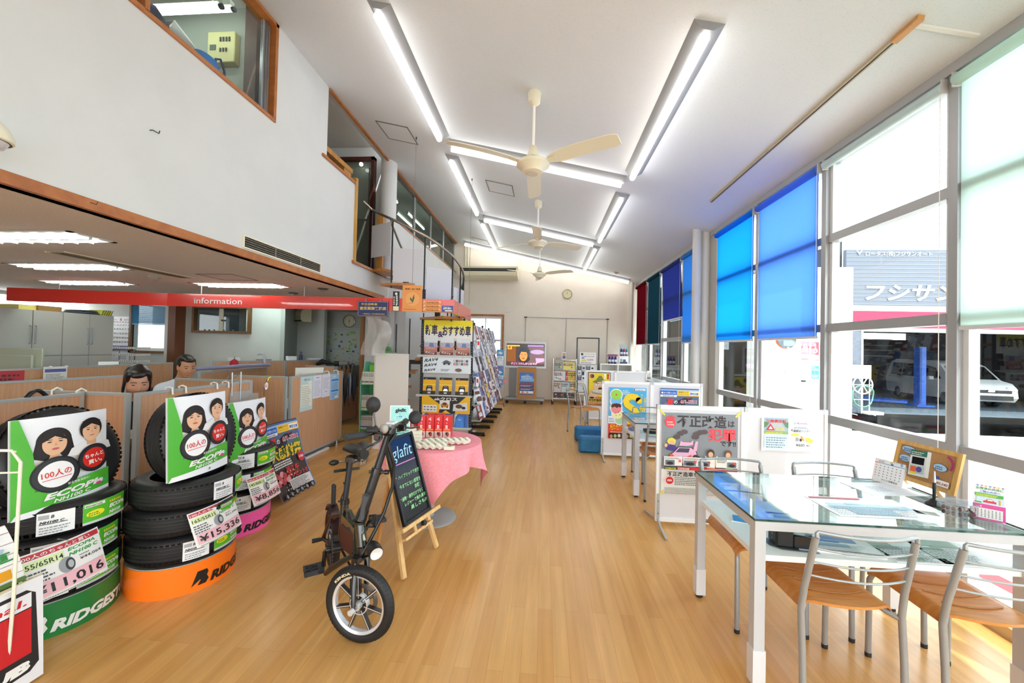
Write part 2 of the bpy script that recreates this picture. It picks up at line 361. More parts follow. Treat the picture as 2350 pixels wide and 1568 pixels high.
# upstairs rooms
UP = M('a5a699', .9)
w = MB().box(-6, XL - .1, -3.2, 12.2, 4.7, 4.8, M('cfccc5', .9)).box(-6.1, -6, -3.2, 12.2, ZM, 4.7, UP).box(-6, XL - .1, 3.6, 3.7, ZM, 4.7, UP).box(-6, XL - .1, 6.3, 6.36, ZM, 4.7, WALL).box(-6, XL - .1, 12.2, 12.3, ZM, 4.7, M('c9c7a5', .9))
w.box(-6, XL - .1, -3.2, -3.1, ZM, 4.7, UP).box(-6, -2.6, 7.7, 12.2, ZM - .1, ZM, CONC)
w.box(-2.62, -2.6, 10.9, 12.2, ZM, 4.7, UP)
struct('wall_upstairs', w)
struct('trim_4', MB().box(-2.9, -2.78, 3.52, 3.6, ZM, 4.7, M('5b4238', .6)))
d = thing('door_1', None, None); d['kind'] = 'structure'
RB = M('4b1d14', .4)
MB().box(-3.62, -3.56, 6.2, 6.3, ZM, 4.5, RB).box(-2.86, -2.81, 6.2, 6.3, ZM, 4.5, RB).box(-3.62, -2.81, 6.2, 6.3, 4.45, 4.5, RB).obj('frame', d)
MB().box(-3.56, -2.86, 6.28, 6.295, ZM, 4.45, M('6b7268', .35)).obj('panel', d)
MB().box(-3.5, -2.92, 6.262, 6.28, 3.5, 4.35, M('7d857b', .12)).obj('pane', d)
# office walls
OW = noisy('office_wall', 'bfc3be', 'c3c6c1', (3, 3, 3), .85)
w = MB().box(-8.5, -7.5, 6.7, 6.8, 0, ZS, OW).box(-6.65, -6.3, 6.7, 6.8, 0, ZS, OW).box(-7.5, -6.65, 6.7, 6.8, 0, 1.24, OW).box(-7.5, -6.65, 6.7, 6.8, 2.08, ZS, OW)
w.box(-6.3, -5.2, 6.7, 6.8, 0, 1.6, OW).box(-6.3, -5.2, 6.7, 6.8, 2.05, ZS, OW).box(-5.2, -4.66, 6.7, 6.8, 0, ZS, OW)
struct('wall_office_back', w)
w = MB().prism([(-4.66, 6.7), (-4.66, 6.82), (-5.6, 8.5), (-5.42, 8.5), (-4.58, 6.7)], 0, ZS, M('a9b0ab', .85)).box(-5.5, -3.2, 8.5, 8.6, 0, ZS, OW).box(-3.3, -3.2, 7.1, 8.5, 0, ZS, OW)  # angled face in a darker grey, its shade put into the colour
struct('wall_office_far', w)
struct('trim_5', MB().box(-3.31, -3.25, 6.94, 7.0, 0, ZS, M('8a5a30', .5)))
struct('pillar_office', MB().box(-6.72, -6.62, 6.55, 6.7, 0, ZS, M('cfd0cc', .8)).box(-6.61, -6.47, 6.5, 6.7, 0, ZS, M('6d3f22', .55)))
w = MB().box(-8.5, -8.4, -3.2, 3.4, 0, ZS, OW).box(-8.5, -8.4, 3.4, 6.8, 0, 1.7, OW).box(-8.5, -8.4, 3.4, 6.8, 2.1, ZS, OW)
struct('wall_office_side', w)
# wall behind the camera, unseen; its wide openings added to let fill light in
w = MB().box(-8.5, -4, -3.3, -3.2, 0, ZS, WALL).box(-4, 2.6, -3.3, -3.2, 0, .3, WALL).prism([(-2.6, 3.0), (2.7, 3.0), (2.7, cz(2.7) + .05), (-2.6, cz(-2.6) + .05)], -3.3, -3.2, WALL, 'xz').box(-4, -2.6, -3.3, -3.2, 2.1, ZS, WALL)
struct('wall_near', w)
f = thing('window_4', None, None); f['kind'] = 'structure'
fm = MB()
for x in (-4, -2.6, -1.2, .2, 1.5, 2.5): fm.box(x - .03, x + .03, -3.28, -3.22, .3, 3.0 if x > -2.7 else 2.1, ALU)
fm.obj('frame', f)
struct('wall_roof_back', MB().box(-4, -2.6, -3.3, -3.2, ZS, 4.8, WALL).box(-6.1, -4, -3.3, -3.2, ZS, 4.8, WALL))

# ---------------------------------------------------------------- glazed wall on the right
MY = [-3.2, -2.05, -.9, .25, 1.40, 2.60, 3.72, 4.83, 5.93, 6.35, 7.34, 8.60, 9.72, 10.86]
ZT = 3.18
sr = MB().box(XR - .02, XR + .12, -3.2, YF, ZT, ZT + .16, M('a9abad', .4)).box(XR - .02, XR + .12, -3.2, YF, -.02, .06, M('c6a777', .5)).box(XR + .1, XR + .14, -3.2, YF, 0, .03, DARK)
struct('trim_6', sr)
WG = GLASS
MULL = M('a4a5a7', .4, .3)
for i in range(len(MY) - 1):
    y0, y1 = MY[i], MY[i + 1]; f = thing('window_%d' % (i + 5), None, None); f['kind'] = 'structure'
    if i == 8:   # solid strip behind the two round posts
        MB().box(XR, XR + .1, y0, y1, 0, ZT, M('b9b6ae', .7)).obj('panel', f); continue
    MB().box(XR - .005, XR + .11, y0 - .028, y0 + .028, 0, ZT, MULL).obj('mullion', f)
    fr = MB().box(XR + .03, XR + .09, y0 + .028, y0 + .075, .06, ZT, M('dfe1e3', .35)).box(XR + .03, XR + .09, y1 - .06, y1 - .028, .06, ZT, M('dfe1e3', .35))
    door = i == 11
    for z in ((2.47, 1.69, .90) if not door else (2.06,)): fr.box(XR + .012, XR + .09, y0 + .028, y1 - .028, z - .035, z + .035, MULL)
    if door: fr.box(XR + .03, XR + .09, y0 + .03, y0 + .13, .06, 2.03, ALU).box(XR + .03, XR + .09, y1 - .13, y1 - .03, .06, 2.03, ALU).box(XR + .03, XR + .09, y0 + .1, y1 - .1, .06, .2, ALU)
    fr.box(XR + .03, XR + .09, y0 + .028, y1 - .028, .06, .12, M('dfe1e3', .35)).box(XR + .03, XR + .09, y0 + .028, y1 - .028, ZT - .06, ZT, MULL)
    fr.obj('frame', f)
    MB().box(XR + .058, XR + .063, y0 + .07, y1 - .06, .12, ZT - .06, WG).obj('pane', f)
# ================================================================ outside the glass
struct('ground', MB().box(2.56, 60, -30, 60, -.6, -.5, noisy('yard_concrete', 'd6d4ce', 'e4e2dc', (1.5, 1.5, 1.5), .9)).box(-60, 60, 11.1, 60, -.6, -.5, CONC).box(-60, 60, -30, -3.35, -.6, -.5, CONC).box(-60, -8.6, -30, 60, -.6, -.5, CONC))
struct('kerb', MB().box(2.56, 3.0, -6, 12, -.5, -.04, CONC))
tag(MB().box(3.72, 4.05, -5, 5.4, -.5, -.46, M('c4323c', .7)).obj('kerb_strip'), 'red painted strip on the ground just outside the glass wall', 'ground marking')
# white annex with parking signs
WX = M('f2f1ee', .8)
t = thing('annex_building', 'white rendered building outside with parking signs on its wall', 'building', (5.35, 9.8, -.5))
m = MB().box(.0, 1.75, 0, 1.2, 0, 4, WX); m.obj('wall', t)
m = MB()
for i in range(22): m.box(.02, .19, -.03, 0, .9 + i * .1, .985 + i * .1, M('dad9d4', .7))
m.obj('siding', t)
m = MB().box(-.22, 0, .3, .4, 0, 3.4, M('b9b4a8', .7)).box(-.06, 0, -.02, .3, 0, 3.4, WX); m.obj('side_wall', t)
tr = MB().box(-.02, .22, -.09, -.07, .1, .82, M('e8e6df', .5))
for k in range(5): tr.box(-.02, .22, -.1, -.05, .14 + k * .16, .15 + k * .16, STEEL)
tr.obj('wire_rack', t)
def sgn(name, label, x, z, w, h, fn, g=None):
    a = Art(w, h); fn(a); return tag(board(a, .01).obj(name, loc=(x + w / 2, 9.77, z)), label, 'sign', g)
RD = M('cf3a4a', .6)
def s_car(a):
    a.rect(0, .12, a.w, a.h, RD); a.poly([(.03, .17), (.03, .27), (.05, .3), (.06, .37), (.12, .37), (.13, .3), (.15, .27), (.15, .17), (.12, .17), (.12, .2), (.06, .2), (.06, .17)], WHITE); a.rect(.065, .3, .115, .34, RD); a.rect(0, .0, a.w, .02, RD); a.lines(.01, .03, .16, .1, 2, RD, 3)
def s_chair(a):
    a.rect(0, .12, a.w, a.h, RD); a.ell(.08, .37, .018, .018, WHITE); a.poly([(.07, .25), (.09, .35), (.1, .35), (.1, .27), (.13, .26), (.14, .19), (.12, .19), (.11, .24), (.08, .24)], WHITE); a.ell(.08, .21, .045, .05, WHITE); a.ell(.085, .215, .025, .03, RD); a.rect(0, 0, a.w, .015, RD)
sgn('parking_sign', 'red sign on the white outside wall with a white car on it', 5.96, 1.34, .18, .42, s_car)
sgn('parking_sign', 'red sign on the white outside wall with a wheelchair figure', 6.18, 1.33, .17, .42, s_chair)
sgn('parking_sign', 'narrow red sign cut off by the window post, right of the wheelchair sign', 6.38, 1.34, .16, .42, lambda a: a.rect(0, .12, a.w, a.h, RD))
def s_blue(a): a.rect(0, 0, a.w, a.h, M('35b5e6', .5)); a.lines(.02, .03, .15, .1, 2, WHITE, 5, .7); a.rect(.08, .19, .15, .23, WHITE); a.text('Pet', .02, .19, .05, WHITE)
sgn('notice_sign', 'small blue sign with white writing on the outside wall under the wheelchair sign', 6.19, .9, .17, .3, s_blue)
tag(MB().box(-.07, .07, -.05, 0, 0, .03, M('8d9092', .4)).box(-.04, .04, -.09, -.05, -.02, .02, DARK).obj('wall_tap', loc=(5.99, 9.79, .84)), 'dark metal bracket sticking out of the white outside wall', 'bracket')
tag(MB().box(-.05, .05, -.06, 0, 0, .13, M('a9a7a2', .5), bev=.01).box(-.09, .09, -.05, 0, .17, .26, WX, bev=.01).obj('intercom', loc=(5.65, 9.79, .95)), 'small grey intercom box on the white outside wall', 'intercom')
t = thing('traffic_mirror', 'round traffic mirror with an orange rim outside by the siding', 'mirror', (5.33, 9.3, 1.78))
MB().lathe([(0, 0), (.15, -.01), (.20, -.05)], (0, 0, 0), M('5a636a', .08, .9), 32, 'y').obj('mirror_face', t)
MB().lathe([(.20, -.07), (.215, -.05), (.205, 0), (.19, -.01)], (0, 0, 0), M('e2552b', .4), 32, 'y').obj('rim', t)
MB().cyl((0, .05, 0), (0, .05, -2.26), .025, M('d9d8d4', .5)).cyl((0, .0, 0), (0, .06, 0), .05, DARK).obj('pole', t)

# garage with grey shutter sign
GX, GY = 10.28, 14.5
t = thing('garage_building', 'garage across the yard with grey sign panel and wide open bay', 'building', (GX, GY, -.5))
SH = M('5e626e', .6)
m = MB()
m.box(0, 9, 0, .15, 3.69, 5.6, SH); m.box(0, .50, 0, .15, 0, 2.93, SH); m.box(0, 9, .02, .15, 3.5, 3.69, WX)
m.box(.5, .56, -.02, .2, 0, 2.9, WX).box(0, 9, 0, .2, 2.8, 2.93, M('d9d9d6', .6)); m.obj('facade', t)
MB().box(0, 9, .005, .15, 2.93, 3.5, M('a81840', .6)).obj('stripe', t)
m = MB()
for k in range(14): m.box(0, 9, -.012, 0, 3.72 + k * .136, 3.728 + k * .136, M('9da0a8', .5))
m.obj('slat', t)['kind'] = 'stuff'
a = Art(4.6, .62)
a.text('フシサン', .05, .06, .62, WHITE, .06, .2, 2.95); a.put(m2 := MB(), O=(.55, -.03, 3.84), U=(1, 0, 0)); m2.obj('lettering', t)
a = Art(3, .2); a.text('ロータス(株)フジサンオート', .4, .03, .17, M('c9ccd4', .6), .01); a.poly([(.1, .2), (.2, .05), (.3, .2), (.25, .2), (.2, .12), (.15, .2)], M('c9ccd4', .6)); a.put(m2 := MB(), O=(0.2, -.03, 5.36), U=(1, 0, 0)); m2.obj('small_lettering', t)
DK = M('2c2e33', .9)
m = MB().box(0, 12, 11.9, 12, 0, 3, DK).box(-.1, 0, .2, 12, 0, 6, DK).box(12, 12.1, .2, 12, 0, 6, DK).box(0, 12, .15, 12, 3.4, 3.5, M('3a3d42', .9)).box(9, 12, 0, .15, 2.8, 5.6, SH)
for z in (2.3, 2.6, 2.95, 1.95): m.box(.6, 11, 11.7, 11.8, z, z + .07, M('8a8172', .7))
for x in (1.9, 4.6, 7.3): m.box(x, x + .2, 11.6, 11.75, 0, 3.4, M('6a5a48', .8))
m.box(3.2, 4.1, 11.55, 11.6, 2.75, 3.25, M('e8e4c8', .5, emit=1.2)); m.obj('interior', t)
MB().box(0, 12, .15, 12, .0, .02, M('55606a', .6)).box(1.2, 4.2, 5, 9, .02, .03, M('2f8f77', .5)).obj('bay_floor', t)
r = random.Random(4); cols = ['a83a34', '4b6f3a', 'c8a43a', '5a5a60', '7a4a2a', '38507a']
for k in range(9):
    x = 2.6 + k * .42; h = r.uniform(.3, .75)
    tag(MB().box(0, .36, 0, .4, 0, h, M(cols[k % 6], .7), bev=.03).box(.05, .3, .05, .3, h, h + .06, M(cols[(k + 2) % 6], .7)).obj('stored_crate', loc=(GX + x, GY + 10.4, -.48)), 'dim coloured crate stored at the back of the garage behind the white van', 'crate', 'crates at the back of the garage')
BL = M('2b62c4', .45)
for x, y, lb in ((15.0, 17.2, 'blue steel lift post in front of the white van'), (14.3, 19.4, 'blue steel lift post at the left end of the garage bay')):
    t = thing('car_lift', lb, 'car lift', (x, y, -.48))
    MB().box(-.13, .13, -.12, .12, .02, 2.35 if y < 18 else 2.2, BL).box(-.12, -.04, -.14, -.12, .1, 2.3, M('1c3f86', .5)).obj('post', t)
    MB().box(-.35, .3, -.3, .3, 0, .05, BL).obj('base', t)
    MB().bar((-.3, .2, .1), (-1.6, 1.0, .1), .12, .08, BL).bar((-.3, .2, .16), (-1.2, 1.9, .16), .1, .07, BL).obj('lift_arm', t)
# van: local x forward, y to its left
t = thing('van', 'white minivan parked nose out inside the garage bay', 'van', (18.49, 19.1, -.48), math.atan2(-.98, -.18))
VW = M('e4e6e6', .22, coat=.6); VG = M('15181b', .08)
prof = [(-2.2, .35), (-2.25, .9), (-2.2, 1.2), (-2.05, 1.72), (-1.7, 1.84), (.55, 1.82), (1.15, 1.62), (1.75, 1.08), (2.2, .98), (2.4, .8), (2.45, .45), (2.3, .28), (-2.1, .25)]
def yw(z): return .0 if z > .95 else 0
m = MB(); n = len(prof); W2 = .83; vs = []
for s_, in_ in ((-1, 1), (1, 1)):
    for (x, z) in prof: vs.append((x, s_ * (W2 - max(0, z - 1.0) * .16) + 0, z))
vs = [(x, y - .83, z) for x, y, z in vs]   # the near side wheels stand on the measured line
m.add(vs, [tuple(range(n)), tuple(range(n, 2 * n))[::-1]] + [(k, k + n, (k + 1) % n + n, (k + 1) % n) for k in range(n)], VW); m.obj('body', t)
def vy(z, o=.01): return -.83 - (W2 - max(0, z - 1.0) * .16) - o
m = MB()
for X in ((-2.0, -1.15), (-1.1, .05), (.12, .95)):
    x0, x1 = X; zt = 1.66
    q = [(x0 + (.12 if x0 < -1.5 else 0), 1.08), (x1 + (.35 if x1 > .9 else 0), 1.06), (x1 - (.05 if x1 > .9 else 0), 1.52 if x1 > .9 else zt), (x0 + (.15 if x0 < -1.5 else 0), zt)]
    for s_ in (-1, 1): m.add([(x, (vy(z) if s_ < 0 else -.83 + (W2 - max(0, z - 1) * .16) + .01), z) for x, z in q], [(0, 1, 2, 3)[::s_]], VG)
m.add([(1.20, -.17, 1.60), (1.20, -1.49, 1.60), (1.74, -1.56, 1.11), (1.74, -.10, 1.11)], [(0, 1, 2, 3)], VG); m.obj('window', t)
m = MB().box(2.3, 2.47, -1.5, -.16, .35, .52, DARK).box(2.36, 2.46, -1.45, -.2, .62, .72, DARK).box(2.38, 2.475, -1.62, -.04, .74, .78, CHROME).box(2.38, 2.475, -1.62, -.04, .56, .6, CHROME).box(2.4, 2.49, -.95, -.71, .64, .76, CHROME, bev=.02); m.obj('grille', t)
for y in (-1.5, -.32): MB().box(2.15, 2.44, y, y + .3 if y < -1 else y + .2, .72, .86, M('dfe7ee', .1), bev=.02).obj('headlamp', t)
for x in (-1.4, 1.45):
    for y in (-1.66, -.2):
        o = MB().lathe([(.0, 0), (.2, 0), (.22, .02), (.31, .01), (.33, .04), (.33, .2)], (x, y, .33), RUB, 28, 'y'); o.lathe([(.03, -.01), (.19, -.004), (.2, .01)], (x, y, .33), STEEL, 10, 'y'); o.obj('wheel', t)
MB().box(.75, .95, -1.83, -1.66, 1.0, 1.15, VW, bev=.03).obj('wing_mirror', t)
MB().box(-.1, .1, -1.685, -1.668, .86, .9, CHROME).box(-2.0, -1.3, -1.685, -1.668, 1.0, 1.015, DARK).obj('door_trim', t)
# bins and hose reel at the front of the garage
for k, x in enumerate((15.95, 16.35)):
    tag(MB().lathe([(0, 0), (.15, 0), (.19, .5), (.2, .52), (.17, .52), (.16, .1)], (0, 0, 0), M('cfc5ae', .6), 20).obj('waste_bin', loc=(x, 21.5, -.48)), 'beige plastic bin on the garage floor behind the white van', 'bin', 'beige bins in the garage')
t = thing('hose_reel', 'white hose reel stand with green hose outside the garage pillar', 'hose reel', (10.55, 14.1, -.5))
m = MB()
for x in (-.28, .28): m.tube([(x, .1, 0), (x, .1, 1.25)], .015, M('e8e6e4', .4)).tube([(x, -.15, .02), (x, .35, .02)], .015, WHITE)
m.box(-.32, .32, .08, .12, 1.2, 1.65, WHITE).tube([(-.28, .1, .5), (.28, .1, .5)], .012, WHITE).box(.1, .6, -.1, .2, .02, .12, WHITE, bev=.02); m.obj('stand', t)
m = MB().tube([(.3 * math.cos(q / 12 * PI), .0, 1.0 + .3 * math.sin(q / 12 * PI)) for q in range(24)], .02, WHITE, closed=True)
for q in range(6): m.bar((0, 0, 1), (.3 * math.cos(q * PI / 3), 0, 1 + .3 * math.sin(q * PI / 3)), .03, .02, WHITE)
m.obj('reel', t)
MB().tube([(.33 * math.cos(q / 12 * PI), -.03 * math.sin(q * .7), .72 + (.45 if q > 12 else .25) * math.sin(q / 12 * PI)) for q in range(24)], .018, M('5fb08a', .5), closed=True).obj('hose', t)
# made-up dark shell standing in for the reflection in the panes past the round posts
t = thing('reflection_shell', 'dark shell made up for the reflection in the glass under the azure blind', 'stand-in', (2.9, 11.15, -.5))
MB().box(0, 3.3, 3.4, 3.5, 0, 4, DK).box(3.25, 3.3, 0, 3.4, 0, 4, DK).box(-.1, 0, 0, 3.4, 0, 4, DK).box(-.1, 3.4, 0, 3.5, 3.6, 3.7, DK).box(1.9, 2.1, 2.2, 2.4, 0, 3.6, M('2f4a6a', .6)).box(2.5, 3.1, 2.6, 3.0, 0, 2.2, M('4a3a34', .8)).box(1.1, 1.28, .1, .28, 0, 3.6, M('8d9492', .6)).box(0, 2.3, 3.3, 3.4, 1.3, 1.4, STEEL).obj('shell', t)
tag(board(Art(.5, .34, M('d5c33c', .6)).poly([(.1, 0), (.2, .3), (.4, .1), (.3, 0)], DK), .02).obj('wall_poster', loc=(5.15, 12.6, .35)), 'yellow and black board inside the dark shell outside', 'board')
tag(board(Art(.15, .22, M('c8cfd6', .6)).text('C', .04, .07, .1, DARK), .02).obj('letter_plate', loc=(5.35, 12.2, 1.55)), 'small pale plate with a letter C in the dark shell', 'sign')

# ================================================================ on the ceiling
TUBE = M('fffdf8', .5, emit=5.8)
TUBE2 = M('f2fffb', .5, emit=8)
def ceil_light(L, label, x, y, along, group=None):
    """batten with splayed reflector; along 'y' runs down the room, 'x' runs up the slope"""
    t = thing('ceiling_light', label, 'ceiling light', group=group)
    if along == 'y': t.location = (x, y, cz(x)); t.rotation_euler = (0, SL, 0)
    else: t.location = (x, y, cz(x)); t.rotation_euler = (0, SL, 0)
    R = None if along == 'y' else Matrix.Rotation(-PI / 2, 4, 'Z')
    m = MB(); m.T = R; w = .10
    m.add([(-w, 0, 0), (-.035, 0, -.055), (.035, 0, -.055), (w, 0, 0), (-w, L, 0), (-.035, L, -.055), (.035, L, -.055), (w, L, 0)], [(0, 1, 5, 4), (1, 2, 6, 5), (2, 3, 7, 6), (0, 3, 2, 1), (4, 5, 6, 7)], M('8f9194', .5))  # white reflector greyed down, its shading put into the colour
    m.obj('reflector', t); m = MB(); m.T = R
    m.tube([(0, .03, -.085), (0, L - .03, -.085)], .033, TUBE, 14); m.obj('tube', t); return t
G = 'ceiling lights in the ladder layout'
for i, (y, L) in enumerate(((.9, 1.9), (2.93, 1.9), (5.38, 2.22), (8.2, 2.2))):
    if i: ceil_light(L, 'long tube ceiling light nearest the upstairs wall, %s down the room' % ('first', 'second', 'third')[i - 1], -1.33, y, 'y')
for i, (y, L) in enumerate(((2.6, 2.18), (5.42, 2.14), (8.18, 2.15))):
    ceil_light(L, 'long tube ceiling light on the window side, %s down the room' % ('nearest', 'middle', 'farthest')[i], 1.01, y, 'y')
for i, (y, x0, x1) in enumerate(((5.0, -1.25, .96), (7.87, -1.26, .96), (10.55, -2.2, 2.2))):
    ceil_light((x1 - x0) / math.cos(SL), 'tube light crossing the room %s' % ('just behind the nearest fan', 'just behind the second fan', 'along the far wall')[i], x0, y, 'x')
IV = M('e6e0c9', .4)
def fan(y, label, ph):
    x = -.14; t = thing('ceiling_fan', label, 'ceiling fan', (x, y, cz(x)))
    MB().lathe([(0, .01), (.05, .01), (.062, -.01), (.055, -.10), (.02, -.13), (0, -.13)], (0, 0, 0), IV, 24).obj('canopy', t)
    MB().cyl((0, 0, -.12), (0, 0, -.60), .013, M('f3f1ea', .3), 14).obj('rod', t)
    MB().lathe([(.02, -.50), (.035, -.51), (.06, -.60), (.055, -.61)], (0, 0, 0), IV, 24).lathe([(.05, -.61), (.05, -.63)], (0, 0, 0), DARK, 20).obj('coupling', t)
    MB().lathe([(.02, -.62), (.09, -.63), (.15, -.66), (.155, -.69), (.10, -.73), (.09, -.75), (.03, -.765), (0, -.765)], (0, 0, 0), IV, 32).lathe([(0, -.767), (.05, -.767), (.05, -.764)], (0, 0, 0), M('d9d3c2', .4), 24).obj('motor', t)
    for k in range(3):
        a = ph + k * 2 * PI / 3
        def bf(u, v, th, a=a):
            r = .16 + u * .66; w = .035 + .035 * min(1, u * 6) - (.02 * max(0, (u - .93) / .07)); yy = (v - .5) * 2 * w
            z = -.665 - yy * .28 + th + .012 * math.sin(u * 3)
            return V((r * math.cos(a) - yy * math.sin(a), r * math.sin(a) + yy * math.cos(a), z))
        MB().shell(bf, 14, 4, .006, IV).bar((.1 * math.cos(a), .1 * math.sin(a), -.68), (.24 * math.cos(a), .24 * math.sin(a), -.668), .04, .008, IV).obj('blade', t)
fan(3.66, 'cream three blade ceiling fan, nearest of the row of three', math.radians(90))
fan(6.39, 'cream three blade ceiling fan, middle of the row of three', math.radians(-90))
fan(9.13, 'cream three blade ceiling fan, farthest of the row of three', math.radians(93))
def hatch(x, y, s, label):
    t = thing('access_hatch', label, 'ceiling hatch', (x, y, cz(x) - .002), rot=(0, SL, 0))
    m = MB(); e = .012; c_ = M('6c6f66', .5)
    for a in ((-s, s, -s, -s + e), (-s, s, s - e, s), (-s, -s + e, -s, s), (s - e, s, -s, s)): m.box(a[0], a[1], a[2], a[3], -.006, 0, c_)
    m.obj('frame', t); MB().box(-s + e, s - e, -s + e, s - e, -.003, 0, CEIL).obj('panel', t)
hatch(-1.98, 5.05, .215, 'square ceiling hatch nearest the landing opening')
hatch(-.74, 6.2, .215, 'square ceiling hatch between the first two fans')
hatch(-1.68, 10.1, .21, 'small square ceiling hatch above the far wall air conditioner')
t = thing('curtain_rail', 'long slim rail fixed to the ceiling along the windows', 'ceiling rail', (2.03, 0, cz(2.03)), rot=(0, SL, 0))
MB().box(-.015, .015, 2.49, 5.09, -.022, 0, M('b9ac8c', .4)).box(-.004, .004, 2.49, 5.09, -.024, -.02, DARK).obj('track', t)
MB().box(-.018, .018, 2.33, 2.50, -.03, 0, noisy('rail_end', 'c58f4f', 'd09a58', (40, 5, 40), .4)).obj('end_block', t)
tag(MB().box(2.05, 2.38, -.012, .012, -.012, 0, M('e3e1dc', .5)).obj('cable_duct', loc=(0, 2.39, cz(0)), rot=(0, SL, 0)), 'short white cable duct on the ceiling beside the rail end', 'cable duct')
bpy.data.objects['cable_duct'].location = (2.05 - 2.05 * math.cos(SL), 2.39, cz(2.05) + 2.05 * math.sin(SL) - .001)
def disc(x, y, z, r, label, rot=(0, 0, 0), c_='a8a59c'):
    tag(MB().lathe([(0, -.02), (r * .6, -.02), (r, -.004), (r, .002)], (0, 0, 0), M(c_, .5), 24).lathe([(0, -.035), (r * .3, -.035), (r * .35, -.02)], (0, 0, 0), M('8d8a82', .5), 16).obj('smoke_detector', loc=(x, y, z), rot=rot), label, 'smoke detector')
disc(1.76, 10.1, cz(1.76), .07, 'small round smoke detector on the ceiling by the far wall', (0, SL, 0))
disc(-4.4, 4.15, ZS, .06, 'round speaker disc on the dark office ceiling')
disc(-2.85, 4.9, ZS, .07, 'round detector on the office ceiling above the red fascia', c_='5c5a55')
disc(-3.55, 5.35, ZS, .07, 'round detector on the office ceiling behind the red fascia', c_='5c5a55')
disc(-2.8, 4.9, 4.69, .08, 'round detector on the ceiling of the upstairs landing')
for x, y, lb in ((-1.73, 5.06, 'nearer'), (-1.17, 6.06, 'farther')):
    tag(MB().cyl((0, 0, 0), (0, 0, -cz(x) + 2.1), .0025, M('77756f', .5), 6).cyl((0, 0, .0), (0, 0, -.03), .008, DARK, 8).obj('hanging_wire', loc=(x, y, cz(x))), 'thin wire hanging from the ceiling to the red fascia, %s one' % lb, 'wire')
# recessed office lights
def troffer(x, y, w, d, label):
    t = thing('recessed_light', label, 'ceiling light', (x, y, ZS))
    m = MB(); e = .03
    for a in ((0, w, 0, e), (0, w, d - e, d), (0, e, 0, d), (w - e, w, 0, d)): m.box(a[0], a[1], a[2], a[3], -.006, .0, M('c8c8c8', .4))
    m.obj('frame', t)
    MB().box(e, w - e, e, d - e, -.003, -.001, M('dff3ee', .5, emit=1.9)).obj('diffuser', t)
    m = MB()
    for k in range(1, 10): m.box(e + (w - 2 * e) * k / 10, e + (w - 2 * e) * k / 10 + .003, e, d - e, -.02, -.003, M('e3efec', .3))
    m.box(e, w - e, d / 2 - .01, d / 2 + .01, -.02, -.003, M('cfe3df', .3)); m.obj('louvre', t)
    m = MB()
    for yy in (d * .28, d * .72): m.tube([(e + .03, yy, -.012), (w - e - .03, yy, -.012)], .010, M('f2fffc', .5, emit=15), 8)
    m.obj('tube', t)
troffer(-4.45, 2.38, 1.3, .3, 'recessed office light nearest the camera, cut by the picture edge')
troffer(-5.25, 3.43, 1.08, .3, 'recessed office light second from the camera')
troffer(-6.35, 4.45, 1.08, .32, 'recessed office light farthest left above the grey cabinets')
troffer(-4.35, 4.51, 1.12, .34, 'recessed office light above the information lettering')
troffer(-5.3, 6.2, 1.1, .3, 'recessed office light at the back of the office over the wall air conditioner')
t = thing('line_diffuser', 'long brown air slot in the office ceiling', 'air vent', (-4.05, 2.98, ZS), .0)
MB().box(-.07, .09, 0, 1.2, -.006, 0, M('7f7762', .5)).box(-.085, -.07, -.02, 1.22, -.008, 0, M('c9c2ad', .5)).box(.09, .105, -.02, 1.22, -.008, 0, M('c9c2ad', .5)).obj('housing', t)
MB().box(-.01, .02, .03, 1.17, -.009, -.004, M('4a4538', .6)).obj('slot', t)
m = MB()
for a in ((-3.71, -3.29, 3.93, 3.94), (-3.71, -3.29, 4.31, 4.32), (-3.71, -3.70, 3.93, 4.32), (-3.30, -3.29, 3.93, 4.32)): m.box(a[0], a[1], a[2], a[3], ZS - .003, ZS, M('4d4b4a', .6))
tag(m.obj('access_hatch'), 'thin dark outlined hatch in the office ceiling', 'ceiling hatch')

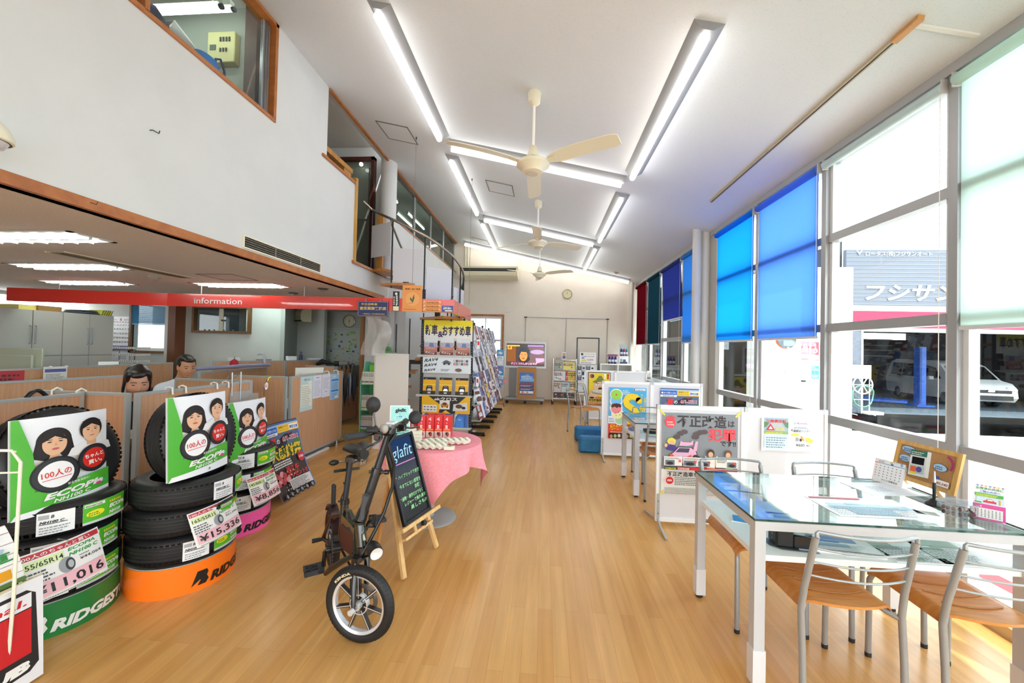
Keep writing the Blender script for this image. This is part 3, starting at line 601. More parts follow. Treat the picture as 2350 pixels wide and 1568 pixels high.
# ================================================================ roller blinds
def blind_mat(h, s=.55):
    m = bpy.data.materials.new('blind_' + h); m.use_nodes = True; N, L = nodes(m); N.clear()
    d = N.new('ShaderNodeBsdfDiffuse'); t = N.new('ShaderNodeBsdfTranslucent'); d.inputs[0].default_value = hexc(h); t.inputs[0].default_value = hexc(h)
    mx = N.new('ShaderNodeMixShader'); mx.inputs[0].default_value = s; o = N.new('ShaderNodeOutputMaterial')
    L.new(d.outputs[0], mx.inputs[1]); L.new(t.outputs[0], mx.inputs[2]); L.new(mx.outputs[0], o.inputs[0]); return m
def blind(i, z0, color, label, s=.55, slant=0, roll='d0d6da'):
    y0, y1 = MY[i] + .04, MY[i + 1] - .035; mt = blind_mat(color, s) if z0 < 3 else M(color, .5)
    t = thing('roller_blind', label, 'blind', (XR - .012, y0, 0)); L = y1 - y0; zr = ZT - .06
    MB().cyl((-.01, .0, zr), (-.01, L, zr), .035, mt if z0 < 3 else M('b5cdd2', .4), 18).obj('roll', t)
    MB().box(-.03, .02, -.008, 0, zr - .04, zr + .05, M('c8c8c8', .4)).box(-.03, .02, L, L + .008, zr - .04, zr + .05, M('c8c8c8', .4)).obj('bracket', t)
    if z0 < 3:
        m = MB(); m.add([(0, .02, zr), (0, L - .02, zr), (0, L - .02 + slant, z0), (0, .02 + slant, z0)], [(0, 1, 2, 3)], mt)
        m.add([(.0006, .02, zr), (.0006, L - .02, zr), (.0006, L - .02 + slant, z0), (.0006, .02 + slant, z0)], [(3, 2, 1, 0)], mt); m.obj('fabric', t)
        MB().box(-.008, .008, .02 + slant, L - .02 + slant, z0 - .022, z0, M('cfd3d6', .4)).obj('bottom_rail', t)
    MB().tube([(-.02, .012, zr), (-.02, .012, .75)], .0022, WHITE, 6).obj('pull_chain', t)
    return t
blind(4, 1.64, 'e6f5f0', 'pale mint roller blind at the right edge, nearest the camera', .7)
blind(3, 1.64, 'bfe4da', 'pale mint roller blind beside the camera out of the frame', .7)
blind(5, 3.1, 'b5cdd2', 'rolled up grey green blind above the clear window')
blind(6, 1.62, '8cb6f6', 'light blue roller blind next to the clear window', .85)
blind(7, 1.62, '4ab6f6', 'azure roller blind just before the round posts', .85)
blind(9, 1.62, '58a0dc', 'mid blue roller blind partly behind the round posts')
blind(10, 2.08, '4a5aa8', 'indigo roller blind hanging crooked above the glass door', .5, -.12)
blind(11, 1.62, '2c5668', 'dark teal roller blind between the indigo and red ones', .5)
blind(12, 1.62, '7c1c2c', 'dark red roller blind at the far end', .5)

# upstairs tube lamps
def tube_lamp(name, label, p0, p1, group=None, r=.02):
    t = thing(name, label, 'tube lamp', p0, group=group); d = V(p1) - V(p0)
    MB().tube([(0, 0, 0), d], r, TUBE2, 10).obj('tube', t)
    MB().bar(V((0, 0, r + .03)), d + V((0, 0, r + .03)), .05, .05, M('c9cbb5', .5)).cyl(-d * .03, (0, 0, 0), r * 1.1, DARK, 10).cyl(d, d * 1.03, r * 1.1, DARK, 10).obj('housing', t)
tube_lamp('tube_lamp', 'upper of two glowing tubes in the upstairs store room', (-3.75, 3.3, 4.42), (-2.85, 3.3, 4.42))
tube_lamp('tube_lamp', 'lower of two glowing tubes in the upstairs store room', (-3.6, 3.0, 4.18), (-2.7, 3.0, 4.18))
for i, (x, y) in enumerate(((-3.2, 7.0), (-3.45, 7.0), (-3.2, 8.9), (-3.45, 8.9))):  # lamps added to brighten the dark rooms behind the band of windows
    tube_lamp('tube_lamp', '%s tube lamp of the %s pair added to brighten the upstairs band of windows' % (('right', 'left')[i % 2], ('nearer', 'farther')[i // 2]), (x, y, 4.5), (x, y + 1.25, 4.5))
tag(MB().sphere((0, 0, 0), .03, M('f6fff8', .4, emit=6)).obj('globe_lamp', loc=(-3.0, 6.15, 4.35)), 'small bright lamp seen in the upstairs doorway', 'lamp')
# ================================================================ printed artwork used on posters and boards
SKIN = M('e6b795', .6); HAIR = M('1d1512', .5)
def face(a, x, y, s, man=False):
    """simple portrait, s = head height"""
    if man:
        a.poly([(x - s * .85, y - s * .95), (x - s * .7, y - s * .62), (x - s * .25, y - s * .42), (x + s * .25, y - s * .42), (x + s * .75, y - s * .62), (x + s * .85, y - s * .95)], M('e9e6e8', .6))
        a.ell(x, y + s * .1, s * .43, s * .47, HAIR); a.rect(x - s * .18, y - s * .6, x + s * .18, y - s * .25, M('d9a580', .6)); a.ell(x, y, s * .34, s * .45, SKIN)
        a.poly([(x - s * .38, y + s * .1), (x - s * .33, y + s * .45), (x, y + s * .56), (x + s * .34, y + s * .42), (x + s * .38, y + s * .1), (x + s * .28, y + s * .3), (x, y + s * .3), (x - s * .28, y + s * .26)], HAIR)
    else:
        a.poly([(x - s * .9, y - s * 1.0), (x - s * .75, y - s * .7), (x - s * .25, y - s * .5), (x + s * .3, y - s * .5), (x + s * .8, y - s * .7), (x + s * .95, y - s * 1.0)], M('ddd2c6', .6))
        a.ell(x, y + s * .1, s * .46, s * .47, HAIR); a.poly([(x - s * .46, y + s * .1), (x - s * .55, y - s * .45), (x - s * .2, y - s * .62), (x - s * .1, y), (x + s * .1, y), (x + s * .25, y - s * .6), (x + s * .55, y - s * .4), (x + s * .46, y + s * .1)], HAIR)
        a.rect(x - s * .13, y - s * .6, x + s * .13, y - s * .25, M('d9a580', .6)); a.ell(x, y - s * .02, s * .32, s * .42, SKIN)
        a.poly([(x - s * .34, y + s * .05), (x - s * .3, y + s * .4), (x + s * .1, y + s * .47), (x + s * .36, y + s * .05), (x + s * .2, y + s * .28), (x - s * .05, y + s * .33)], HAIR)
    for d in (-1, 1):
        a.ell(x + d * s * .14, y + s * .06, s * .06, s * .022, HAIR, 10); a.rect(x + d * s * .14 - s * .07, y + s * .13, x + d * s * .14 + s * .07, y + s * .15, HAIR)
    a.poly([(x - s * .03, y - s * .08), (x + s * .04, y - s * .08), (x + .01 * s, y + s * .04)], M('d39c78', .6))
    a.ell(x, y - s * .2, s * .1, s * (.02 if man else .04), M('c2605c', .5), 12)
GRN = M('4fb233', .45); DGRN = M('1f7a22', .5); RED = M('d92a23', .45)
def art_ecopia(sub=.03):
    a = Art(.50, .64, M('eceef5', .4), .0005, sub)
    face(a, .19, .455, .185); face(a, .385, .50, .165, True)
    a.poly([(0, .64), (0, 0), (.07, 0), (.09, .1), (.10, .25), (.085, .42), (.03, .64)], GRN)
    a.poly([(.03, 0), (.06, .055), (.09, .155), (.5, .20), (.5, 0)], GRN)
    a.poly([(.0, 0), (.02, .035), (.5, .07), (.5, 0)], M('f2f4f8', .4))
    for x, y, c, rr in ((.19, .245, M('f5f6f8', .5), .12), (.395, .30, RED, .10)):
        a.ell(x, y, rr, rr, M('17181b', .4), 32, 0); a.ell(x, y, rr * .92, rr * .92, M('2c2d31', .4), 32); a.ell(x, y, rr * .72, rr * .72, c, 32)
    a.text('100人の', .19, .235, .052, RED, .01, w=.145, align='c', rot=.06); a.poly([(.12, .212), (.262, .221), (.262, .225), (.12, .216)], RED)
    a.text('ちゃんと', .395, .307, .034, WHITE, .04, w=.12, align='c', rot=.08); a.text('買い。', .40, .262, .034, WHITE, .04, w=.09, align='c', rot=.08)
    a.text('安全性能長持ち!', .30, .158, .020, WHITE, .01, w=.12, align='c', rot=.06)
    a.text('ECOPIa', .29, .098, .052, WHITE, .045, .25, w=.33, align='c', rot=.07); a.text('NH100 C', .27, .064, .032, WHITE, .03, .25, w=.2, align='c', rot=.07)
    a.ell(.42, .105, .02, .01, M('d8468a', .5)); a.ell(.46, .112, .015, .01, M('4fb08a', .5)); a.text('B', .28, .02, .025, DARK, .03, .3)
    return a
def art_price(size, was, price, sub=.03):
    a = Art(.34, .25, M('f2f0ee', .4), .0004, sub)
    a.rect(.005, .215, .335, .243, M('c23440', .5)); a.text('100人のちゃんと買い', .01, .22, .021, WHITE, .01, w=.28)
    a.rect(.008, .165, .165, .208, M('dcebae', .5)); a.text(size, .012, .172, .034, DARK, .015, w=.148)
    a.text('ECOPIA', .18, .192, .022, M('2f9a3c', .5), .03, .2, w=.13); a.text('NH100 C', .18, .165, .024, M('2f9a3c', .5), .03, .2, w=.14)
    a.lines(.01, .095, .12, .16, 4, M('555558', .6), 3, .5)
    a.ell(.165, .13, .032, .04, M('9a9fa3', .5)); a.ell(.178, .128, .02, .032, M('3b3d40', .5)); a.ell(.18, .128, .012, .02, M('b5babd', .4))
    a.text(was, .22, .125, .02, M('3a3a3c', .5), .005, w=.105); a.lines(.22, .148, .28, .158, 1, M('555558', .6), 4)
    a.rect(.012, .02, .328, .092, M('eeb9c2', .5)); a.text(price, .02, .032, .062, DARK, .02, w=.30); a.lines(.02, .006, .32, .014, 1, M('555558', .6), 5)
    return a
def art_summer(w=.47, h=.68, sub=0):
    a = Art(w, h, M('3b2c26', .45), .0005, sub); k = w / .47
    X = lambda v: v * w / .47; Y = lambda v: v * h / .68
    def R(x0, y0, x1, y1, c): a.rect(X(x0), Y(y0), X(x1), Y(y1), c)
    R(0, .33, .47, .68, M('56688a', .5)); a.poly([(X(0), Y(.42)), (X(.1), Y(.53)), (X(.16), Y(.44))], M('8a86b8', .5)); a.poly([(X(0), Y(.44)), (X(.0), Y(.35)), (X(.47), Y(.35)), (X(.47), Y(.5)), (X(.36), Y(.45)), (X(.15), Y(.43))], M('4f7a3a', .6))
    for q in range(5): a.poly([(X(.12 + q * .03), Y(.42)), (X(.20 + q * .028), Y(.52)), (X(.30 + q * .02), Y(.565)), (X(.31 + q * .02), Y(.56)), (X(.215 + q * .028), Y(.51)), (X(.137 + q * .03), Y(.42))], M('191a1c', .4))
    R(0, .585, .47, .665, M('9cc3ea', .5)); R(.0, .595, .20, .65, M('1d5fc0', .45)); R(0, .57, .20, .597, WHITE); a.text('タイヤ館チャンネル', X(.04), Y(.61), .028 * k, WHITE, .02, w=X(.15)); a.text('BRIDGESTONE', X(.03), Y(.576), .016 * k, DARK, .03, .2, w=X(.14)); a.ell(X(.022), Y(.622), .012 * k, .012 * k, WHITE)
    R(.21, .585, .47, .655, M('f2c22b', .5)); R(.355, .595, .462, .645, WHITE); a.text('京滋エリア', X(.22), Y(.625), .022 * k, DARK, .015, w=X(.12)); a.text('タイヤプロフェッショナル', X(.215), Y(.6), .012 * k, DARK, .01, w=X(.13)); a.text('限定企画', X(.362), Y(.605), .032 * k, M('2258a8', .5), .03, w=X(.095))
    a.text('夏', X(.07), Y(.47), .095 * k, M('e0322b', .5), .05); a.text('の', X(.165), Y(.49), .05 * k, WHITE, .04)
    a.text('6/1-7/31', X(.24), Y(.50), .05 * k, WHITE, .07, w=X(.2)); a.text('6/1-7/31', X(.242), Y(.503), .045 * k, M('d22a50', .5), .03, w=X(.195)); a.text('2019', X(.32), Y(.555), .018 * k, M('d22a50', .5), .02)
    a.text('大感謝祭', X(.04), Y(.345), .125 * k, M('3a2a10', .5), .08, .1, w=X(.42)); a.text('大感謝祭', X(.045), Y(.352), .118 * k, M('e8c52e', .35), .05, .1, w=X(.41))
    a.ell(X(.42), Y(.31), .04 * k, .045 * k, M('c8202b', .5)); a.text('100', X(.395), Y(.298), .03 * k, WHITE, .03, w=X(.052))
    a.lines(X(.05), Y(.27), X(.36), Y(.335), 3, WHITE, 7, .6)
    a.text('近江牛', X(.19), Y(.205), .06 * k, M('e0322b', .5), .06, w=X(.17)); a.text('プレゼント!!', X(.19), Y(.15), .055 * k, M('e0322b', .5), .06, w=X(.25))
    for q in range(9): a.ell(X(.04 + (q % 5) * .035), Y(.15 + (q // 5) * .05 + (q % 2) * .02), .03 * k, .025 * k, M(('c8545a', 'e39a9c', 'b23c48')[q % 3], .5), 14)
    R(.17, .05, .45, .14, M('d8d4d2', .5)); a.lines(X(.18), Y(.055), X(.44), Y(.135), 6, M('58504c', .6), 9, .5)
    for q in range(6): a.ell(X(.06 + q * .07), Y(.028), .026 * k, .026 * k, M('15161a', .4), 18); a.ell(X(.065 + q * .07), Y(.028), .014 * k, .016 * k, M('8d9298', .4), 14)
    return a
def art_kaizo():
    a = Art(.61, .67, WHITE); Gk = M('8b9097', .5); Rk = M('ee4a55', .5); PK = M('eab3d3', .5); K = M('2a2628', .5)
    a.rect(0, .2, .61, .67, Gk)
    for x in (.3,): a.rect(x, .2, x + .002, .67, M('7d8289', .5))
    a.rect(0, .50, .61, .502, M('7d8289', .5))
    a.text('不正改造', .12, .565, .105, M('3d3538', .5), .06, w=.40); a.text('は', .53, .57, .06, M('3d3538', .5), .04)
    a.text('犯罪', .37, .46, .105, Rk, .07, w=.225); a.text('です!!', .47, .41, .05, M('2d2629', .5), .03, w=.125)
    a.ell(.065, .585, .042, .04, Rk)
    for q in range(4): a.rect(.033 + q * .018, .6, .047 + q * .018, .65 - abs(q - 1.5) * .008, Rk)
    a.poly([(.03, .58), (.015, .61), (.025, .615), (.045, .59)], Rk); a.text('STOP!', .038, .585, .018, WHITE, .02); a.text('不正改造', .04, .565, .014, WHITE, .01)
    # the pink outlined car with wing, smoke and driver
    for x, y in ((.15, .50), (.12, .47), (.18, .515), (.28, .5), (.31, .515), (.34, .52), (.27, .475)): a.ell(x, y, .028, .02, M('5b4f52', .5), 14)
    a.poly([(.04, .27), (.06, .32), (.1, .35), (.13, .39), (.24, .39), (.28, .36), (.29, .31), (.29, .27), (.2, .25), (.08, .25)], K)
    a.poly([(.045, .272), (.065, .317), (.1, .345), (.135, .385), (.235, .385), (.275, .355), (.285, .31), (.283, .272), (.2, .254), (.082, .254)], PK)
    a.poly([(.11, .345), (.14, .38), (.225, .38), (.215, .345)], M('3f4a5c', .4)); a.poly([(.14, .4), (.15, .44), (.17, .43), (.23, .43), (.25, .45), (.25, .41), (.2, .4)], PK); a.poly([(.25, .36), (.27, .44), (.29, .44), (.28, .36)], PK)
    a.poly([(.06, .3), (.1, .31), (.09, .325), (.065, .33)], M('e8603f', .5)); a.poly([(.2, .31), (.24, .31), (.235, .33)], M('e8603f', .5)); a.ell(.15, .3, .03, .014, M('d9dbe0', .4)); a.rect(.05, .262, .25, .278, M('f3c8e0', .5))
    for x, y in ((.26, .27), (.29, .29), (.27, .30)): a.ell(x, y, .025, .03, K); a.ell(x, y, .01, .014, Gk)
    a.ell(.075, .435, .035, .028, M('e3d84a', .5)); a.ell(.078, .418, .024, .022, SKIN); a.poly([(.03, .37), (.06, .41), (.1, .405), (.12, .38), (.1, .355), (.05, .36)], M('463a86', .5)); a.ell(.03, .4, .012, .014, SKIN)
    # two small onlookers
    a.ell(.39, .35, .03, .032, M('4b2f28', .5)); a.ell(.39, .338, .02, .022, SKIN); a.poly([(.345, .33), (.37, .30), (.41, .30), (.44, .33), (.45, .32), (.415, .2), (.365, .2)], M('ece0a8', .5))
    a.ell(.53, .35, .026, .03, M('7a4632', .5)); a.ell(.527, .338, .019, .022, SKIN); a.poly([(.49, .34), (.5, .3), (.55, .31), (.58, .27), (.56, .2), (.51, .2)], M('a9d79a', .5))
    a.text('キャー', .315, .30, .016, K); a.text('あぶないよ', .46, .29, .014, K, rot=-1.4)
    for x0, x1 in ((.015, .16), (.17, .42), (.43, .6)): a.rect(x0, .235, x1, .33 if 0 else .31, WHITE)
    a.lines(.02, .29, .15, .305, 2, K, 2); a.lines(.18, .29, .41, .305, 2, K, 3); a.lines(.44, .275, .52, .305, 3, K, 4)
    for x0, x1 in ((.025, .1), (.175, .27), (.29, .38), (.52, .59)): a.rect(x0, .24, x1, .282, M('6f7886', .5)); a.ell((x0 + x1) / 2, .255, (x1 - x0) * .35, .014, K)
    for x in (.13, .255, .56): a.text('×', x, .262, .04, Rk, .05)
    a.text('○', .36, .262, .03, Rk, .03)
    a.rect(.015, .205, .12, .228, K); a.rect(.12, .205, .6, .228, M('d3202c', .5)); a.text('不正改造は犯罪', .125, .209, .016, WHITE, .02, w=.09); a.text('不正改造車の使用者', .02, .209, .015, M('e8e13a', .5), .02, w=.09)
    a.text('不正改造車を排除する運動', .04, .155, .04, DARK, .03, w=.5); a.ell(.06, .115, .03, .03, M('d3202c', .5)); a.text('排除', .04, .107, .02, WHITE, .02)
    a.lines(.1, .08, .55, .15, 5, M('55585c', .6), 5, .45); a.lines(.02, .01, .58, .06, 5, M('77797c', .6), 6, .5)
    return a
def art_scoop():
    a = Art(.50, .69, M('4bb3e6', .45)); Yl = M('f5d327', .4)
    a.poly([(0, 0), (0, .2), (.2, .2), (.5, .22), (.5, 0)], M('e0402c', .5)); a.rect(.0, .2, .16, .30, M('eef4fa', .5)); a.lines(.01, .22, .14, .285, 3, M('3c70b8', .6), 3)
    for x, y, r_ in ((.10, .59, .085), (.1, .5, .085), (.10, .41, .085), (.12, .33, .085), (.15, .25, .075)): a.ell(x, y, r_, r_ * .95, WHITE)
    for x, y, r_, c_ in ((.15, .25, .06, 'a9d9b4'), (.12, .33, .07, 'f1ecb0'), (.10, .40, .068, 'ee8a94'), (.1, .51, .07, '7cc0ee'), (.10, .59, .072, '9ad64a')): a.ell(x, y, r_, r_ * .92, M(c_, .5))
    a.poly([(.03, .43), (.045, .465), (.1, .475), (.16, .465), (.17, .43), (.15, .415), (.135, .43), (.11, .41), (.08, .43), (.05, .412)], M('4c2620', .5)); a.ell(.1, .59, .012, .012, M('d65a3a', .5))
    for x, y in ((.09, .34), (.13, .36), (.15, .32), (.1, .31)): a.ell(x, y, .006, .006, M('5a3a2a', .5), 8)
    SP = [(.395, .525), (.36, .565), (.30, .575), (.245, .555), (.225, .51), (.24, .465), (.29, .43), (.345, .395), (.375, .345), (.365, .285), (.32, .245), (.26, .24), (.215, .275)]
    a.stroke([(x + .006, y - .008) for x, y in SP], .085, M('d9a80f', .5)); a.stroke(SP, .08, Yl)
    a.text('倍', .40, .38, .09, Yl, .05); a.text('日産カード', .465, .56, .035, Yl, .02, rot=-PI / 2); a.text('ポイント', .42, .61, .035, Yl, .02, rot=-PI / 2)
    a.rect(.32, .655, .48, .68, WHITE); a.text('Prettige Club', .36, .66, .017, M('c22438', .5), .02); a.rect(.325, .657, .345, .678, M('c22438', .5)); a.lines(.18, .60, .28, .66, 3, WHITE, 5, .5)
    a.text('情熱のハッピーコンサート', .02, .15, .045, Yl, .05, w=.44); a.text('「お客の笑顔をロータスで」', .02, .115, .028, Yl, .03, w=.42); a.lines(.03, .085, .44, .105, 1, WHITE, 8)
    a.rect(.01, .005, .49, .075, M('2a1a18', .5))
    for q in range(9): a.ell(.04 + q * .052, .03 + (q % 3) * .006, .02, .025, M(('c88a70', 'a8c860', 'd8d0c8', '8a3a30')[q % 4], .5), 12)
    a.rect(.36, .28, .47, .34, M('b07a3a', .5)); a.lines(.36, .29, .47, .34, 2, M('e8d8b0', .5), 4)
    return a
def art_soldier():
    a = Art(.45, .66, M('1b1a17', .5)); Yl = M('ecd11c', .45); SK = M('e6bd9c', .6); K = M('201a18', .5)
    a.rect(.012, .012, .438, .648, Yl); a.ell(.08, .58, .05, .05, M('b7b7b7', .5)); a.ell(.08, .58, .038, .04, K); a.text('×', .03, .535, .13, M('d0402a', .5), .02)
    for x, c_ in ((.34, 'f2f2f2'), (.40, 'c02a2a')): a.rect(x - .015, .52, x + .015, .6, M(c_, .5)); a.ell(x, .61, .022, .022, M(c_, .5))
    a.ell(.24, .36, .13, .14, SK); a.poly([(.08, .46), (.16, .50), (.22, .59), (.27, .59), (.32, .5), (.4, .46), (.34, .445), (.24, .47), (.14, .445)], M('7d8236', .6))
    a.ell(.19, .41, .035, .018, WHITE); a.ell(.29, .41, .035, .018, WHITE); a.ell(.195, .41, .01, .01, K); a.ell(.285, .41, .01, .01, K); a.poly([(.15, .435), (.22, .425), (.22, .433), (.15, .45)], K); a.poly([(.33, .435), (.26, .425), (.26, .433), (.33, .45)], K)
    a.ell(.25, .30, .05, .055, K); a.ell(.25, .285, .03, .03, M('c23a34', .5)); a.poly([(.235, .4), (.215, .35), (.265, .35)], M('cf9c78', .6))
    for q in range(4): a.ell(.07 + q * .045, .26 - q * .006, .032, .045, SK); a.rect(.052 + q * .045, .215, .053 + q * .045, .28, K)
    a.poly([(.02, .12), (.02, .22), (.2, .2), (.2, .12)], SK)
    a.rect(.012, .012, .438, .06, K); a.text('不正改造絶対禁止', .02, .066, .055, K, .05, w=.40); a.text('不正改造を許すな', .02, .02, .035, Yl, .03, w=.4)
    a.ell(.08, .14, .05, .018, K); a.ell(.22, .14, .07, .02, M('c23a34', .5)); a.text('国民の敵', .18, .132, .018, WHITE, .01)
    return a
def art_triangle():
    a = Art(.41, .27, M('fbfbfb', .5)); a.rect(.02, .14, .21, .27, M('9fb6c4', .5)); a.poly([(.02, .14), (.08, .24), (.15, .24), (.21, .14)], M('b8bcc0', .5)); a.rect(.02, .14, .21, .165, M('8db07a', .5)); a.poly([(.02, .24), (.06, .23), (.04, .2), (.02, .19)], M('5d8a5a', .5)); a.poly([(.21, .24), (.17, .235), (.19, .2), (.21, .19)], M('5d8a5a', .5))
    a.text('三角表示板', .035, .235, .028, M('d8323a', .5), .03, w=.16); a.poly([(.035, .17), (.07, .225), (.105, .17)], M('d8323a', .5)); a.poly([(.055, .18), (.07, .205), (.087, .18)], WHITE); a.text('¥1,500', .115, .175, .022, M('e8dc3a', .5), .03); a.lines(.03, .145, .2, .16, 1, M('e8dc3a', .5), 3, .6)
    a.rect(.02, .02, .21, .135, M('cfe6f2', .5)); a.lines(.035, .03, .2, .125, 5, M('6f7f92', .6), 8, .4)
    a.ell(.31, .235, .07, .014, M('f0dff0', .5)); a.text('より安心のために…', .25, .228, .017, DARK, .01, w=.12); a.lines(.25, .19, .37, .21, 2, M('3f6fb0', .6), 6, .4); a.text('緊急脱出ハンマー', .225, .165, .022, DARK, .02, .2, w=.16)
    a.poly([(.225, .15), (.24, .14), (.225, .13), (.28, .13), (.29, .14), (.28, .155)], M('ece84a', .5)); a.poly([(.33, .12), (.35, .1), (.345, .085), (.39, .08), (.4, .1), (.37, .12)], M('ece84a', .5)); a.rect(.265, .09, .285, .12, M('9aa0a8', .5)); a.rect(.295, .09, .31, .11, DARK); a.poly([(.3, .13), (.32, .09), (.33, .1), (.31, .135)], M('e89a3a', .5))
    a.text('¥600', .265, .048, .032, DARK, .01); a.text('税込', .345, .05, .018, DARK, .01); a.lines(.03, .003, .38, .014, 1, M('b9bcc0', .6), 2)
    return a

# ================================================================ screens, tables and chairs on the right
PN = M('dcdbe0', .6); FRW = M('eff0f0', .35)
def partition(label, x0, xm, x1, y, z, art=()):
    t = thing('display_partition', label, 'partition', (x0, y, 0))
    for a0, a1 in ((0, xm - x0), (xm - x0, x1 - x0)):
        MB().box(a0 + .022, a1 - .022, .008, .022, .05, z - .03, PN).obj('panel', t)
        m = MB().box(a0, a0 + .022, 0, .03, 0.03, z, FRW).box(a1 - .022, a1, 0, .03, .03, z, FRW).box(a0 + .022, a1 - .022, 0, .03, z - .034, z, FRW).box(a0 + .022, a1 - .022, 0, .03, .03, .06, FRW)
        for q in (a0 - .002, a1 - .030): m.box(q, q + .032, -.003, .033, z - .034, z + .003, M('c9cbcf', .4))
        m.obj('frame', t)
    for q in (0.008, x1 - x0 - .03):
        MB().box(q, q + .022, -.006, 0, .05, .26, ALU).tube([(q + .011, .0, .05), (q + .006, -.10, .02), (q, -.28, .008)], .010, ALU, 8).tube([(q + .011, .03, .05), (q, .12, .02), (q - .02, .28, .008)], .010, ALU, 8).obj('foot', t)
        MB().cyl((q + .011, -.006, .1), (q + .011, -.012, .1), .006, STEEL, 8).cyl((q + .011, -.006, .2), (q + .011, -.012, .2), .006, STEEL, 8).obj('bolt', t)
    return t
def poster(name, label, a, x, y, z, rz=0, tapes=True, cat='poster', rx=0):
    m = board(a, .0012); o = m.obj(name, loc=(x, y, z), rot=(rx, 0, rz)); tag(o, label, cat)
    if tapes:
        w, h = a.w, a.h; tm = M('ece96a', .5, alpha=.75)
        for sx, sz, an in ((-1, 1, .8), (1, 1, -.8), (-1, 0, -.8), (1, 0, .8)):
            MB().box(-.03, .03, -.0035, -.0025, -.008, .008, tm).obj('tape', o, (sx * w / 2, 0, sz * h), rot=(0, an, 0))
    return o
partition('white two panel display screen nearest the camera beside the glass table', .96, 1.66, 2.31, 3.44, 1.0)
partition('white two panel display screen in the middle behind the second table', .80, 1.46, 2.12, 5.5, 1.03)
partition('white two panel display screen farthest from the camera by the round table', .84, 1.47, 2.1, 8.3, 1.03)
poster('poster', 'grey poster with pink cartoon car and large black headline on the nearest screen', art_kaizo(), 1.305, 3.438, .27)
poster('notice_sheet', 'white sheet with warning triangle and hammer advert on the nearest screen', art_triangle(), 2.0, 3.438, .655, tapes=False, cat='notice')
poster('poster', 'blue poster with ice cream scoops and a big yellow five on the middle screen', art_scoop(), 1.14, 5.498, .26, tapes=False)
poster('poster', 'summer tyre campaign poster taped to the right panel of the middle screen', art_summer(.5, .72), 1.82, 5.498, .24, tapes=False)
poster('poster', 'yellow poster of a shouting man in a hat on the farthest screen', art_soldier(), 1.145, 8.298, .33, tapes=False)

TF = M('c3c5c8', .35); TSH = M('eef0f0', .4)
def glass_table(label, x0, x1, y0, y1, h):
    t = thing('glass_table', label, 'table', (x0, y0, 0)); w, d = x1 - x0, y1 - y0; s_ = .045
    fr = MB()
    for a in ((0, w, 0, s_), (0, w, d - s_, d), (0, s_, s_, d - s_), (w - s_, w, s_, d - s_)): fr.box(a[0], a[1], a[2], a[3], h - .05, h - .010, TF)
    fr.obj('frame', t)
    for x in (0, w - s_):
        for y in (0, d - s_):
            o = MB().box(x, x + s_, y, y + s_, .10, h - .05, TF).obj('leg', t)
            MB().box(x - .004, x + s_ + .004, y - .004, y + s_ + .004, .02, .17, M('dcdde0', .4)).obj('sleeve', o)
            MB().cyl((x + s_ / 2, y + s_ / 2, 0), (x + s_ / 2, y + s_ / 2, .02), .02, DARK, 14).obj('foot', o)
    MB().box(-.003, w + .003, -.003, d + .003, h - .010, h, GTOP).obj('glass_top', t)
    m = MB()
    for a in ((-.0035, w + .0035, -.0045, -.003), (-.0035, w + .0035, d + .003, d + .0045), (-.0045, -.003, -.003, d + .003), (w + .003, w + .0045, -.003, d + .003)): m.box(a[0], a[1], a[2], a[3], h - .0095, h - .0005, M('1f4a45', .1))
    m.obj('glass_edge', t)
    MB().box(s_ * .4, w - s_ * .4, .012, d - .012, h - .185, h - .16, TSH).obj('shelf', t)
    return t
glass_table('large glass topped table nearest the camera with white frame', .93, 2.04, 1.82, 2.5, .735)
glass_table('glass topped table between the nearest and middle screens', .92, 1.98, 4.05, 4.71, .735)
CH = M('9ea1a2', .35, .35)
